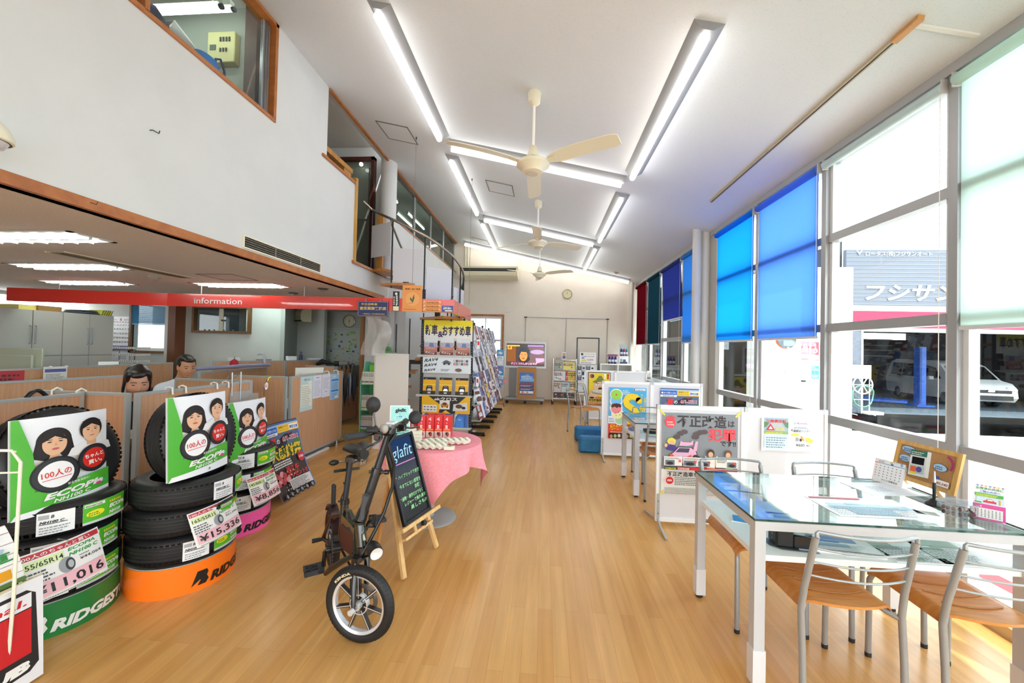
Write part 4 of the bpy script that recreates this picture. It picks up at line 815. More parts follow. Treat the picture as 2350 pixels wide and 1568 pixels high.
def make_chair(label):
    """origin on the floor midway between the back legs, facing +y"""
    t = thing('dining_chair', label, 'chair', group=None); w = .19
    for s_ in (-1, 1):
        MB().tube([(s_ * w, -.02, .015), (s_ * w, -.012, .25), (s_ * w, 0, .42), (s_ * w * .985, -.015, .52), (s_ * w * .95, -.07, .745)], .0125, CH, 12).obj('back_post', t)
        for x_, y_ in ((w, -.02), (w - .02, .40)): MB().cyl((s_ * x_, y_, 0), (s_ * x_, y_, .02), .0135, DARK, 12).obj('foot_cap', t)
        MB().tube([(s_ * (w - .02), .40, .015), (s_ * (w - .02), .395, .37), (s_ * (w - .025), .38, .405), (s_ * (w - .05), .34, .42), (s_ * (w - .05), .1, .42)], .0125, CH, 12).obj('leg', t)
        MB().tube([(s_ * w, .0, .405), (s_ * (w - .05), .06, .425)], .0105, CH, 10).obj('side_bracket', t)
    for k, z in enumerate((.765, .70, .64, .58)):
        c = -.075 + (.765 - z) * .26 if k else -.075
        r = .0075 if k == 0 else .0045; hw = w * .95 if k == 0 else w * (.95 + (.745 - z) * .15)
        pts = [(hw * q, c - .045 * (1 - q * q), z - (0.004 if k else 0)) for q in (-1, -.75, -.5, -.25, 0, .25, .5, .75, 1)]
        if k == 0: pts = [(-hw, c, .745), (-hw, c, .76)] + [(p[0] * .97, p[1], p[2]) for p in pts] + [(hw, c, .76), (hw, c, .745)]
        MB().tube(pts, r, CH, 8).obj('back_rail', t)
    def sf(u, v, th):
        x = (u - .5) * .37; e = max(0, abs(x) - .135) / .05; y = .03 + v * .37 - (.05 * (1 - (x / .185) ** 2)) * (1 - v)
        z = .455 - .012 * math.sin(v * PI) * (1 - (x / .185) ** 2) - .034 * e * e - (.02 * max(0, v - .85) / .15)
        return V((x * (1 - .04 * e * e), y, z + th))
    MB().shell(sf, 22, 14, .011, SEATW).obj('seat', t)
    for k in range(3):
        MB().tube([(q * .11, .10 + k * .085 - .02 * (1 - q * q), .4565 - .012 * math.sin((.07 + k * .085) / .37 * PI) * (1 - (q * .11 / .185) ** 2)) for q in (-1, -.6, -.2, .2, .6, 1)], .0028, M('a0642c', .4), 6).obj('slot', t)
    return t
chair0 = make_chair('wooden seat chair at the near side of the large glass table, left of two'); chair0.location = (1.25, 1.72, 0)
for x, y, rz, lb in ((1.75, 1.68, -.04, 'wooden seat chair at the near side of the large glass table, right of two'),
                     (1.2, 2.58, PI, 'wooden seat chair behind the large glass table, left of two, back to the screen'),
                     (1.76, 2.58, PI, 'wooden seat chair behind the large glass table, right of two, back to the screen'),
                     (1.19, 3.97, 0, 'wooden seat chair just behind the nearest screen, front of the second table'),
                     (1.27, 4.86, PI, 'wooden seat chair on the far side of the second table'),
                     (.56, 6.95, -1.05, 'wooden seat chair by the round table, nearest the blue foam blocks'),
                     (.86, 7.75, -1.75, 'wooden seat chair behind the round table, partly hidden by another chair')):
    c_ = copy_tree(chair0); c_['label'] = lb; c_.location = (x, y, 0); c_.rotation_euler = (0, 0, rz)
t = thing('round_table', 'small round pale table behind the middle screen', 'table', (1.27, 7.25, 0))
MB().lathe([(0, .68), (.39, .68), (.4, .69), (.4, .70), (.39, .71), (0, .71)], (0, 0, 0), M('cdc4b4', .4), 40).obj('tabletop', t)
MB().cyl((0, 0, .02), (0, 0, .68), .03, ALU, 16).obj('pedestal', t); MB().lathe([(0, .03), (.2, .02), (.22, 0)], (0, 0, 0), ALU, 28).obj('base', t)
BF = noisy('blue_foam_cover', '1f6a99', '2778a8', (8, 8, 8), .55)
def foam(label, y): tag(MB().box(0, 1.5, 0, .20, 0, .22, BF, bev=.03).obj('foam_block', loc=(.52, y, 0)), label, 'foam block')
foam('long blue foam block on the floor, nearer of two by the middle screen', 5.66); foam('long blue foam block on the floor, farther of two by the middle screen', 6.38)
tag(MB().box(0, 1.4, 0, .55, 0, .04, M('a81f4e', .6), bev=.01).obj('play_mat', loc=(.56, 5.82, 0)), 'magenta play mat between the two blue foam blocks', 'mat')

# ---------------------------------------------------------------- things on the tables
GT = .735; SH_ = GT - .16
def flat(name, label, cat, a, x, y, z, rz, th=.002, group=None):
    m = MB().box(0, a.w, 0, a.h, 0, th, PAPER); a.put(m, O=(0, 0, th), U=(1, 0, 0), W=(0, 1, 0)); o = m.obj(name, loc=(x, y, z), rz=rz); return tag(o, label, cat, group)
t = thing('desk_calendar', 'white tent shaped desk calendar on the large glass table', 'calendar', (1.915, 2.49, GT), -1.28)
def cal(a):
    a.rect(0, .105, .15, .108, M('4a9ad8', .5)); a.rect(0, .105, .03, .108, RED); a.text('6', .128, .112, .026, M('4a9ad8', .5), .01); a.ell(.085, .118, .007, .007, M('e0cc3a', .5)); a.rect(.083, .105, .095, .115, M('3a70b8', .5)); a.rect(.02, .111, .05, .12, M('c9ccd0', .5))
    for r_ in range(5):
        for c_ in range(7): a.rect(.012 + c_ * .02, .09 - r_ * .015, .017 + c_ * .02, .094 - r_ * .015, RED if c_ == 0 else M('55585c', .6), True)
    a.text('オリコ 京都支店', .05, .012, .011, DARK, .01)
a = Art(.15, .125, M('f3f4f5', .5)); cal(a)
MB().add([(0, 0, 0), (.15, 0, 0), (.15, .03, .125), (0, .03, .125), (0, .075, 0), (.15, .075, 0)], [(0, 1, 2, 3), (3, 2, 5, 4), (0, 3, 4), (1, 5, 2), (0, 4, 5, 1)], WHITE).obj('stand', t)
sd = V((0, .03, .125)).normalized(); m = a.put(MB(), O=(0, -.001, 0), U=(1, 0, 0), W=sd); m.obj('page', t)
m = MB()
for q in range(14):
    if q not in (6, 7): m.tube([(.01 + q * .010, .022, .120), (.01 + q * .010, .03, .130), (.01 + q * .010, .038, .120)], .0009, CHROME, 5)
m.obj('wire_binding', t)
t = thing('cork_board', 'small framed cork board on an easel stand on the glass table', 'cork board', (1.985, 2.275, GT + .046), rot=(-.22, 0, -1.50))
m = MB(); W_, H_ = .33, .21; wd = noisy('cork_frame', 'cf9f56', 'dcb06a', (40, 40, 6), .5)
for q in ((-W_ / 2, W_ / 2, 0, .022), (-W_ / 2, W_ / 2, H_ - .022, H_), (-W_ / 2, -W_ / 2 + .022, .022, H_ - .022), (W_ / 2 - .022, W_ / 2, .022, H_ - .022)): m.box(q[0], q[1], 0, .014, q[2], q[3], wd)
m.obj('frame', t); MB().box(-W_ / 2 + .02, W_ / 2 - .02, .004, .012, .02, H_ - .02, noisy('cork', 'a97a48', 'bd8f5c', (300, 300, 300), .9)).obj('cork', t)
a = Art(W_, H_, None, .0006); bl_ = M('a9cdec', .5)
for x, y, w in ((.07, .165, .038), (.065, .115, .035), (.245, .115, .032)): a.ell(x, y, w * 1.06, .02, DARK, 24, -.05); a.ell(x, y, w, .018, bl_, 24, -.05); a.lines(x - w * .7, y - .01, x + w * .7, y + .01, 2, M('2a4a8a', .6), 3, .5)
for x, y in ((.05, .05), (.235, .055)):
    a.ell(x, y + .008, .011, .009, M('1f7a34', .4)); a.ell(x + .012, y + .008, .01, .008, M('2a5fb0', .4)); a.ell(x + .007, y - .004, .009, .007, M('a0245a', .4))
a.rect(.245, .025, .305, .055, PAPER); a.text('¥3,240', .248, .033, .016, M('a8242c', .5), .02, .2, w=.052)
P = [(.30 + .05 * math.cos(q) - .04, .135 + .05 * math.sin(q)) for q in [(-.5 + k * .16) for k in range(12)]]; a.poly(P + [((x - .26) * .78 + .26, (y - .135) * .78 + .135) for x, y in P[::-1]], M('b0246c', .5))
a.put(m := MB(), O=(-W_ / 2, .003, 0)); m.obj('pinned_notes', t)
a = Art(.085, .135, M('e8ebea', .3), .0005); a.rect(0, .105, .085, .135, M('2c7a62', .4)); a.rect(.012, .06, .075, .098, M('1c1c20', .1)); a.rect(.005, .012, .08, .055, M('b9d0c8', .4)); a.rect(.01, .02, .04, .048, M('e8643a', .5)); a.ell(.055, .035, .015, .015, M('5a4a9a', .5)); a.rect(.01, .008, .04, .018, M('e8dc3a', .5)); a.lines(.008, .11, .075, .13, 2, PAPER, 3)
m = MB().box(-.0425, .0425, -.02, 0, .0, .135, M('dfe6e6', .15)); a.put(m, O=(-.0425, -.0205, 0)); m.obj('blister_pack', t, (-.01, .003, .04), rot=(0, -.08, 0))
MB().bar((-.08, .0, .0), (-.095, .045, -.035), .012, .01, wd).bar((.08, .0, 0), (.10, .045, -.045), .012, .01, wd).bar((0, .014, .12), (.0, .12, -.045), .012, .01, wd).obj('easel_leg', t)
t = thing('pen_stand', 'black pen standing in a cone base on the glass table', 'pen', (1.90, 2.10, GT))
MB().lathe([(0, .0), (.032, 0), (.034, .006), (.018, .022), (.013, .03), (0, .03)], (0, 0, 0), BLACK, 24).obj('base', t)
MB().tube([(0, 0, .025), (0, 0, .09), (0, 0, .12), (0, 0, .16)], [.0065, .0075, .005, .003], BLACK, 12).obj('pen_barrel', t); MB().tube([(0, 0, .105), (0, 0, .14), (0, 0, .165)], [.006, .0045, .003], CHROME, 12).obj('pen_cap', t)
t = thing('candy_tub', 'clear octagonal tub of small brown packets on the glass table', 'tub', (1.90, 1.99, GT)); CP = glass('clear_plastic', 'eef2f6', .6, .10)
oc = [(.062 * math.cos(PI / 8 + q * PI / 4) * 1.25, .05 * math.sin(PI / 8 + q * PI / 4)) for q in range(8)]
MB().prism(oc, 0.001, .055, CP).obj('tub', t); MB().prism([(x * 1.06, y * 1.06) for x, y in oc], .055, .062, M('b5bcc6', .15, alpha=.45)).obj('lid', t)
for r_ in range(2):
    for q in range(9):
        an = PI + q * PI / 8; MB().sphere((.06 * math.cos(an), .036 * math.sin(an), .014 + r_ * .022), (.008, .006, .009), M('7a3f2a' if (q + r_) % 2 else '5a2c20', .4), 8, 6).obj('packet', t)
t = thing('card_calendar', 'pink and white card calendar with a cartoon car, right end of the table', 'calendar', (1.985, 1.945, GT), -.66)
a = Art(.095, .155, M('f3f5f8', .5)); a.rect(0, 0, .095, .068, M('e255a4', .5)); a.rect(.008, .006, .087, .05, WHITE); a.text('4', .02, .053, .012, WHITE, .02)
for r_ in range(5):
    for c_ in range(7): a.rect(.013 + c_ * .0105, .04 - r_ * .007, .017 + c_ * .0105, .043 - r_ * .007, M('d84a5a' if c_ == 0 else '5a6068', .6), True)
a.text('全労済の共済に', .008, .133, .011, M('2f9a58', .5), .02, w=.08); a.text('ご加入の方へ', .02, .12, .011, M('3a6fd0', .5), .02, w=.06); a.rect(.006, .102, .088, .116, M('4fae52', .5)); a.lines(.01, .104, .084, .114, 2, M('ecec4a', .5), 3, .6)
a.rect(.01, .072, .09, .1, M('cfe6f2', .5)); a.poly([(.03, .076), (.03, .084), (.037, .086), (.042, .094), (.056, .094), (.061, .086), (.068, .084), (.068, .076)], M('d8455a', .5)); a.rect(.042, .086, .057, .092, WHITE); a.rect(.075, .074, .08, .095, M('e8a84a', .5)); a.rect(.005, .072, .025, .078, M('4fae52', .5))
for q in range(7): a.poly([(.01 + q * .012, .152), (.018 + q * .012, .151), (.013 + q * .012, .145)], M(('3a8ad0', 'e255a4', 'e8b43a')[q % 3], .5))
m = board(a, .002); m.box(-.03, .03, .002, .04, 0, .002, PAPER); m.obj('card', t)
r = random.Random(5)
def leaflet(seed, w=.21, h=.297, c1='9fb8cc', c2='dfe8ee', hl='c0505a'):
    r_ = random.Random(seed); a = Art(w, h, M('f4f6f7', .35))
    for q in range(5): x, y = r_.uniform(0, w * .5), r_.uniform(0, h * .7); a.rect(x, y, x + r_.uniform(.05, w - x), y + r_.uniform(.02, .08), M(r_.choice((c1, c2)), .4))
    a.lines(.01, .01, w - .01, h * .5, 9, M('8a9299', .6), seed, .35); a.rect(.01, h - .03, w * .6, h - .012, M(hl, .5)); return a
flat('paper_sheet', 'thin white paper lying on the glass by the desk calendar', 'paper', Art(.30, .2, M('e9ebf3', .5)).lines(.08, .06, .2, .14, 5, M('9aa0b0', .6), 3, .3), 1.70, 2.20, GT, .12)
flat('brochure', 'pale blue printed sheet lying on the glass top near the middle', 'brochure', leaflet(11, .42, .24, 'a8cde2', 'd5e8f0', 'c0505a'), 1.33, 1.90, GT, .02)
o = flat('price_tag', 'small grey printed card on the glass beside the tub', 'card', Art(.08, .05, M('b9bcb4', .5)).text('ティッシュ', .005, .03, .012, DARK), 1.72, 1.98, GT, -.35)
for i, (x, y, rz, w, h, s_, lb) in enumerate(((1.02, 1.88, .05, .26, .13, 21, ''), (1.33, 1.86, .08, .21, .28, 3, 'white and green printed sheet on the shelf, left of three'), (1.52, 1.84, .02, .24, .3, 4, 'white and green printed sheet on the shelf, middle of three'), (1.72, 1.85, -.06, .22, .3, 5, 'printed sheet on the shelf beside the red edged magazine'))):
    if i == 0: continue
    flat('brochure', lb, 'brochure', leaflet(s_, w, h, 'a9c0b4', 'd5e2da', '8aa08a'), x, y, SH_ - .0005, rz)
o = flat('magazine', 'blue photo magazine on the shelf behind the black device', 'magazine', leaflet(31, .3, .2, '4f7fc0', '8ab0dc', '3a60a8'), 1.20, 2.12, SH_, -.1, .008)
flat('magazine', 'magazine with a red edge on the right of the table shelf', 'magazine', leaflet(9, .34, .22, 'd8a0a8', 'eef0f2', 'b0243c'), 1.66, 2.17, SH_, -.35, .012)
flat('folder', 'blue sample board with car pictures on the table shelf', 'folder', leaflet(8, .34, .16, '5f8ac0', '9ac0e0', '6a90c8').rect(0, 0, .34, .006, DARK), 1.16, 1.9, SH_, -.12, .010)
t = thing('pocket_tissue', 'bright blue folded pocket packet on the table shelf', 'packet', (.99, 2.17, SH_), -.35)
MB().box(0, .11, 0, .075, 0, .006, PAPER).box(.01, .11, 0, .07, .006, .012, M('1f8fd8', .4)).obj('cover', t); a = Art(.05, .01); a.text('Vitamin', 0, 0, .01, WHITE, .01); a.put(m := MB(), O=(.03, .035, .0125), U=(1, 0, 0), W=(0, 1, 0)); m.obj('lettering', t)
t = thing('black_device', 'glossy black boxy device on a clear tray on the table shelf', 'device', (1.07, 1.95, SH_), -.12)
MB().prism([(-.02, -.03), (.02, -.06), (.17, -.06), (.17, .06), (.02, .06), (-.03, .03)], 0, .004, CP).obj('tray', t)
MB().box(.0, .075, -.045, .045, .004, .095, BLACK, bev=.008).box(.07, .155, -.045, .045, .004, .065, M('16161a', .12), bev=.006).obj('housing', t)
MB().cyl((.04, 0, .095), (.04, 0, .0965), .028, WHITE, 24).obj('dial', t)
for k in range(3): MB().cyl((-.001, -.01, .03 + k * .02), (-.003, -.01, .03 + k * .02), .004, STEEL, 10).obj('button', t)
MB().box(-.01, .02, .03, .06, .085, .089, M('4fae3a', .5)).obj('note', t)
# items on the second table
flat('brochure', 'leaflet on the shelf of the second table', 'brochure', leaflet(14), 1.5, 4.2, SH_, .1)
tag(MB().box(0, .26, 0, .16, 0, .06, BLACK, bev=.01).obj('tissue_box', loc=(1.1, 4.33, SH_)), 'black box on the shelf of the second table', 'box')
tag(MB().lathe([(0, 0), (.04, 0), (.055, .03), (.06, .03), (.045, .003)], (0, 0, 0), M('8a86b4', .3), 20).obj('ash_dish', loc=(1.0, 4.5, SH_)), 'small violet dish on the shelf of the second table', 'dish')
# ================================================================ tyre displays on the left
def card_map(P0, Y1, z0, z1, x0, lean, k, W, H, curl=0):
    """sheet facing +x whose width runs along +y from P0 to Y1"""
    def fn(x, y, l):
        u = x / W; v = y / H
        return V((x0 - lean * v + l + k * (-(u - .55) ** 2 * 4 + .8) + curl * (1 - v) ** 3, P0 + (Y1 - P0) * u, z0 + (z1 - z0) * v))
    return fn
def sheet(name, label, cat, art, fn, th=.0012, group=None):
    m = MB(); m.shell(lambda u, v, t: fn(u * art.w, v * art.h, t), 16, 16, th, PAPER); art.put(m, fn); o = m.obj(name); return tag(o, label, cat, group)
SIDE = M('18181a', .45); TREAD = M('101011', .65)
def tyre_mesh(r=.27, w=.155):
    """axis z, lying flat, base at z = 0"""
    ri = .185; m = MB()
    prof = [(ri, .018), (ri - .004, .006), (ri + .012, .002), (ri + .045, -.0), (r - .025, .006), (r - .006, .022), (r, .045), (r, w - .045), (r - .006, w - .022), (r - .025, w - .006), (ri + .045, w), (ri + .012, w - .002), (ri - .004, w - .006), (ri, w - .018)]
    m.lathe(prof, (0, 0, 0), SIDE, 64); m.lathe([(ri, w - .018), (r - .03, w - .03), (r - .012, w / 2), (r - .03, .03), (ri, .018)], (0, 0, 0), M('0b0b0c', .8), 64)
    for z in (w * .3, w * .43, w * .57, w * .7):
        m.lathe([(r + .0005, z - .003), (r + .0022, z - .002), (r + .0022, z + .012), (r + .0005, z + .013)], (0, 0, 0), TREAD, 64)
    for q in range(64):
        a = q * 2 * PI / 64; c_, s_ = math.cos(a), math.sin(a)
        for z0, z1 in ((.022, w * .26), (w * .76, w - .022)):
            p = V((c_, s_, 0)) * (r - .001); tn = V((-s_, c_, 0)); rr = .0035
            m.add([p + tn * .0085 + V((0, 0, z0)) - V((c_, s_, 0)) * .005, p - tn * .0085 + V((0, 0, z0)) - V((c_, s_, 0)) * .005, p + V((c_, s_, 0)) * rr - tn * .0085 + V((0, 0, z1)), p + V((c_, s_, 0)) * rr + tn * .0085 + V((0, 0, z1))], [(0, 1, 2, 3), (3, 2, 1, 0)], TREAD)
    return m
def tyre_label(m, r, w, a0, kind, arr):
    """printed labels wrapped round the tread, a0 = azimuth of the left edge"""
    aw, ah = (.125, .105) if kind == 'w' else (.22, .105)
    a = Art(aw, ah, M('eceef0', .4) if kind == 'w' else M('56b82f', .4), .0006, .03)
    if kind == 'w':
        a.rect(.005, .075, .04, .095, M('a9adb2', .6)); a.text('B', .045, .078, .02, DARK, .03, .2); a.text('NH100 C', .01, .055, .016, DARK, .04, .2, w=.08); a.rect(.008, .05, .10, .053, DARK); a.lines(.01, .008, .11, .045, 3, M('8a8e92', .6), arr, .4)
    else:
        a.rect(0, 0, .22, .012, M('c9ced2', .5)); a.rect(.005, .085, .09, .1, WHITE); a.text('BRIDGESTONE', .008, .088, .010, DARK, .03, w=.07); a.ell(.05, .05, .038, .017, M('f0e52a', .4)); a.lines(.02, .04, .08, .06, 2, M('4a8a2a', .6), 3, .5)
        a.text('ECOPIa', .11, .052, .026, WHITE, .05, .2, w=.1); a.text('NH100', .11, .022, .022, WHITE, .04, .2, w=.07); a.lines(.11, .08, .2, .095, 1, M('e8d83a', .5), 4, .7)
    R = r + .003
    def fn(x, y, l): q = a0 + x / R; return V(((R + l) * math.cos(q), (R + l) * math.sin(q), (w - ah) / 2 + y))
    m.shell(lambda u, v, t: fn(u * aw, v * ah, t), 10, 1, .0008, PAPER); a.put(m, fn); return m
TY0 = tyre_mesh()
def new_tyre(label, loc, rot=(0, 0, 0), labels=(), group=None, me=[None]):
    if me[0] is None: o = TY0.obj('tyre'); me[0] = o.data
    else: o = bpy.data.objects.new('tyre', me[0]); COL.objects.link(o)
    o.location = loc; o.rotation_euler = rot; tag(o, label, 'tyre', group)
    for k, (a, kind) in enumerate(labels):
        tyre_label(MB(), .27, .155, a, kind, k + 1).obj('tyre_label', o)
    return o
def stand(label, cx, cy, r, h, color, tcolor, ta, text='BRIDGESTONE', arc=.62):
    t = thing('tyre_stand', label, 'display stand', (cx, cy, 0)); PM = M(color, .3)
    MB().lathe([(0, 0), (r, 0), (r, h), (r - .003, h)], (0, 0, 0), PM, 72).obj('drum', t)
    MB().lathe([(r - .004, h - .004), (r - .006, h + .004), (r - .012, h), (0, h)], (0, 0, 0), M('a9a79f', .5), 72).obj('top_board', t)
    a = Art(arc, .08, None, .0008, .02)
    # emblem: a slanted B with a cut out wedge, then the name in heavy slanted capitals
    a.poly([(0, 0), (.028, .08), (.075, .08), (.083, .062), (.075, .044), (.085, .022), (.07, 0), (.03, 0), (.04, .02), (.055, .025), (.04, .03), (.05, .055), (.06, .06), (.04, .062)], M(tcolor, .4))
    a.text(text[1:], .092, .0, .068, M(tcolor, .4), .05, .25, w=arc - .1); bt = MB()
    a.put(bt, lambda x, y, l: V(((r + .0006 + l) * math.cos(ta + x / r), (r + .0006 + l) * math.sin(ta + x / r), .03 + y))); bt.obj('lettering', t)
    return t
S1, S2, S3 = (-2.56, 1.91), (-2.20, 2.32), (-2.42, 2.97)
stand('green round tyre stand with white BRIDGESTONE lettering', *S1, .268, .165, '1c7c3c', 'eef0ee', -.95)
stand('orange round tyre stand with black BRIDGESTONE lettering', *S2, .268, .165, 'ff7a1a', '141414', -.66)
stand('pink round tyre stand with black BRIDGESTONE lettering', *S3, .262, .16, 'ff62b4', '141414', -.95)
TW = .155
for (sx, sy), nm, la, n in ((S1, 'green', -.86, 3), (S2, 'orange', -.70, 3), (S3, 'pink', -.85, 3)):
    for k in range(n):
        jx = (.0, -.008, .012)[k]
        lb = ((la + (-.12, .02, .34)[k] * (nm == 'orange') + (.0, .02, .0)[k], 'w'),)
        lb += ((lb[0][0] + .56, 'g'),)
        if nm == 'pink': lb = ((la - .05, 'w'), (la + .49, 'g'))
        new_tyre('black tyre lying flat on the %s stand, %s of three' % (nm, ('bottom', 'middle', 'topmost')[k]), (sx + jx, sy + jx * .5, .169 + k * TW), (0, 0, k * .1), [(a - k * .1, q) for a, q in lb])
for (sx, sy), nm, dx, dy in ((S1, 'green', -.04, .0), (S2, 'orange', -.03, .02)):
    new_tyre('black tyre standing upright on top of the %s stand stack behind its poster' % nm, (sx + dx - .02, sy + dy, .169 + 3 * TW + (.155 if nm == 'green' else .20)), (0, PI / 2 - (.30 if nm == 'green' else .16), 0), [])
for (y0, y1, z0, z1, x0, nm, k) in ((1.635, 2.035, .60, 1.06, -2.40, 'green', .055), (2.05, 2.45, .655, 1.125, -2.05, 'orange', .05), (2.72, 3.09, .56, 1.0, -2.24, 'pink', .06)):
    a = art_ecopia(); sheet('tyre_poster', 'curved green and white tyre poster with two faces on the %s stand stack' % nm, 'poster', a, card_map(y0, y1, z0, z1, x0, .02, k * .5, a.w, a.h, .0))
for (y0, y1, z0, z1, x0, sz, was, pr, nm) in ((1.56, 1.88, .275, .485, -2.19, '155/65R14', '¥44,064', '¥11,016', 'green'), (2.10, 2.42, .285, .47, -1.90, '165/55R15', '¥61,344', '¥15,336', 'orange'), (2.80, 3.09, .235, .43, -2.10, '145/80R13', '¥35,424', '¥8,856', 'pink')):
    a = art_price(sz, was, pr); fn = card_map(y0, y1, z0, z1, x0, .07, .02, a.w, a.h)
    o = sheet('price_card', 'price card reading %s in front of the %s stand tyres' % (pr, nm), 'price card', a, fn, .001)
    MB().tube([(x0 - .08, (y0 + y1) / 2, z1 + .012), (x0 - .02, (y0 + y1) / 2, z1 + .008), (x0 - .075, (y0 + y1) / 2, z1 - .04)], .003, glass('clip_plastic', 'e8f0f0', .6, .2), 6).obj('clip', o)
t = thing('campaign_stand', 'floor standing summer campaign poster board in a blue frame by the pink stand', 'poster stand', (0, 0, 0))
def cfn(x, y, l):
    u = x / .5; v = y / .68; return V((-2.36 - .10 * v + l + .09 * (1 - v) ** 3 - .02 * math.sin(u * PI), 3.32 + .50 * u + .06 * (1 - v), .03 + .66 * v))
a = art_summer(.5, .68, .03); m = MB(); m.shell(lambda u, v, t_: cfn(u * .5, v * .68, t_), 12, 18, .0015, PAPER); a.put(m, cfn); m.obj('poster_sheet', t)
MB().tube([cfn(.504, y / 20 * .68, -.004) for y in range(21)], .006, M('2f7be0', .35), 8).tube([cfn(x / 10 * .5, .684, -.004) for x in range(11)], .005, M('1d2f66', .35), 8).obj('edge', t)
MB().box(-2.62, -2.5, 3.34, 3.7, 0, .45, M('3a4a8a', .5)).obj('back_support', t)
tag(MB().box(0, .02, 0, .06, 0, .5, M('b81e2a', .5)).obj('red_board', loc=(-2.60, 3.22, .02)), 'edge of a red board behind the campaign poster stand', 'board')

# wire rack and boards in the bottom left corner
CW = M('e8e4cf', .35)
t = thing('wire_stand', 'cream wire rack at the bottom left corner of the picture', 'rack', (0, 0, 0))
MB().tube([(-2.10, 1.452, .40), (-2.10, 1.456, .94), (-2.12, 1.44, .99), (-2.45, 1.22, 1.04)], .006, CW, 8).tube([(-2.10, 1.452, .40), (-2.12, 1.452, .02)], .006, CW, 8).obj('upright', t)
MB().tube([(-2.5, 1.2, 0.02), (-2.5, 1.2, 1.05)], .006, CW, 8).tube([(-2.12, 1.452, .02), (-2.12, 1.0, .02), (-2.5, .9, .02), (-2.5, 1.2, .02)], .006, CW, 8).obj('base', t)
MB().tube([(-2.10, 1.455, .90), (-2.45, 1.35, .90)], .004, CW, 8).tube([(-2.11, 1.445, .985), (-2.4, 1.45, .99)], .004, CW, 8).tube([(-2.10, 1.45, .43), (-2.10, 1.0, .43)], .004, CW, 8).obj('cross_wire', t)
a = Art(.6, .42, M('e9eaf0', .45), .0006)
a.poly([(.08, .05), (.08, .36), (.1, .385), (.46, .385), (.49, .36), (.50, .07), (.47, .045), (.1, .03)], DARK); a.rect(.09, .12, .475, .305, M('c9222a', .4)); a.rect(.1, .31, .475, .37, M('e9eaf0', .45))
a.text('national.', .17, .325, .04, M('c9222a', .5), .02, .1, w=.29); a.text('CLUB', .22, .06, .05, WHITE, .07, .15, w=.25); a.poly([(.30, .16), (.36, .2), (.33, .28), (.3, .3), (.24, .28), (.24, .14)], M('2a2226', .5)); a.ell(.30, .26, .03, .03, M('3b4a66', .5))
a.S = [([(x + .085, y) for x, y in P], F, m_, n_) for P, F, m_, n_ in a.S]
m = MB().box(-.3, .3, 0, .012, 0, .42, M('e8dca0', .5)); a.put(m, O=(-.3, -.0004, 0)); tag(m.obj('club_sign', loc=(-2.10, 1.26, .012), rot=(-.05, 0, PI / 2)), 'white sign board with red panel reading CLUB at the bottom left corner', 'sign')
a = Art(.5, .24, M('b3805a', .5), .0005); 
for q in range(6): a.rect(0, q * .042, .5, q * .042 + .002, M('94643f', .6))
a.text('RV車', .12, .10, .05, M('2c8a3c', .5), .05, w=.36); a.rect(.0, .19, .46, .225, M('b3202c', .5)); a.text('ロングラン', .1, .195, .025, DARK, .03, w=.32); a.rect(.05, .03, .46, .07, M('e8a21c', .5)); a.text('ライン・タイヤ', .1, .04, .025, DARK, .02, w=.3); a.rect(0, 0, .5, .02, M('5a7a3a', .6))
a.poly([(.2, .14), (.26, .175), (.36, .185), (.42, .17), (.46, .155), (.45, .14)], M('a9bccf', .4)); a.poly([(.27, .17), (.3, .182), (.36, .182), (.38, .17)], M('2f3a48', .3))
def rfn(x, y, l): u = x / .5; v = y / .24; return V((-2.15 + l - .06 * v * v, 1.05 + .47 * u - .03 * v, .43 + .235 * v))
sheet('leaflet_board', 'wood patterned leaflet board with green lettering above the club sign', 'sign', a, rfn, .004)
new_tyre('black tyre standing at the left edge of the picture behind the wire rack', (-2.75, 1.30, .27), (0, PI / 2, .35), [])
new_tyre('dark tyre on top of another at the left edge behind the wire rack', (-2.78, 1.32, .83), (0, PI / 2, .3), [])

# ================================================================ pink table
TC = V((-.93, 3.33, 0)); TH = .65
t = thing('pedestal_table', 'round pedestal table under the pink cloth', 'table', TC)
MB().lathe([(0, TH - .03), (.40, TH - .03), (.405, TH - .012), (.40, TH - .004), (0, TH - .004)], (0, 0, 0), M('d9d2c6', .5), 40).obj('tabletop', t)
MB().cyl((0, 0, .02), (0, 0, TH - .03), .035, M('b4b4b3', .35, .4), 24).obj('pedestal', t); MB().lathe([(0, .022), (.19, .018), (.215, .008), (.22, 0)], (0, 0, 0), M('a5a5a3', .4, .3), 40).obj('base', t)
PKM = noisy('pink_cloth', 'ef8f9c', 'f39aa7', (60, 60, 60), .8)
def cloth(u, v, l):
    q = u * 2 * PI; rot = math.radians(-30); ca = abs(math.cos(q - rot)); sa = abs(math.sin(q - rot)); L = .55 / max(ca, sa) - .405; R = .41
    if v < .4: r = R * (v / .4); return V((r * math.cos(q), r * math.sin(q), TH + .001 + l))
    w = (v - .4) / .6; rip = (.018 + .03 * w) * w * (math.cos(q * 11 + 1) * .5 + math.cos(q * 7) * .5) * (1.3 - .5 * (L / .37))
    r = R + .006 + l + min(w * 4, 1) * .006 + rip + .02 * w
    return V((r * math.cos(q), r * math.sin(q), TH + .001 - L * w * 1.12 - .004 * (1 - w)))
m = MB(); m.grid(lambda u, v: cloth(u, v, .002), 144, 40, PKM); m.grid(lambda u, v: cloth(1 - u, v, 0), 144, 40, PKM)
tag(m.obj('tablecloth', loc=TC), 'pink cloth draped over the round table beside the chalkboard', 'tablecloth')
def on(name, label, cat, m, x, y, rz=0, z=TH + .005, group=None, rot=None): return tag(m.obj(name, loc=(x, y, z), rot=rot or (0, 0, rz)), label, cat, group)
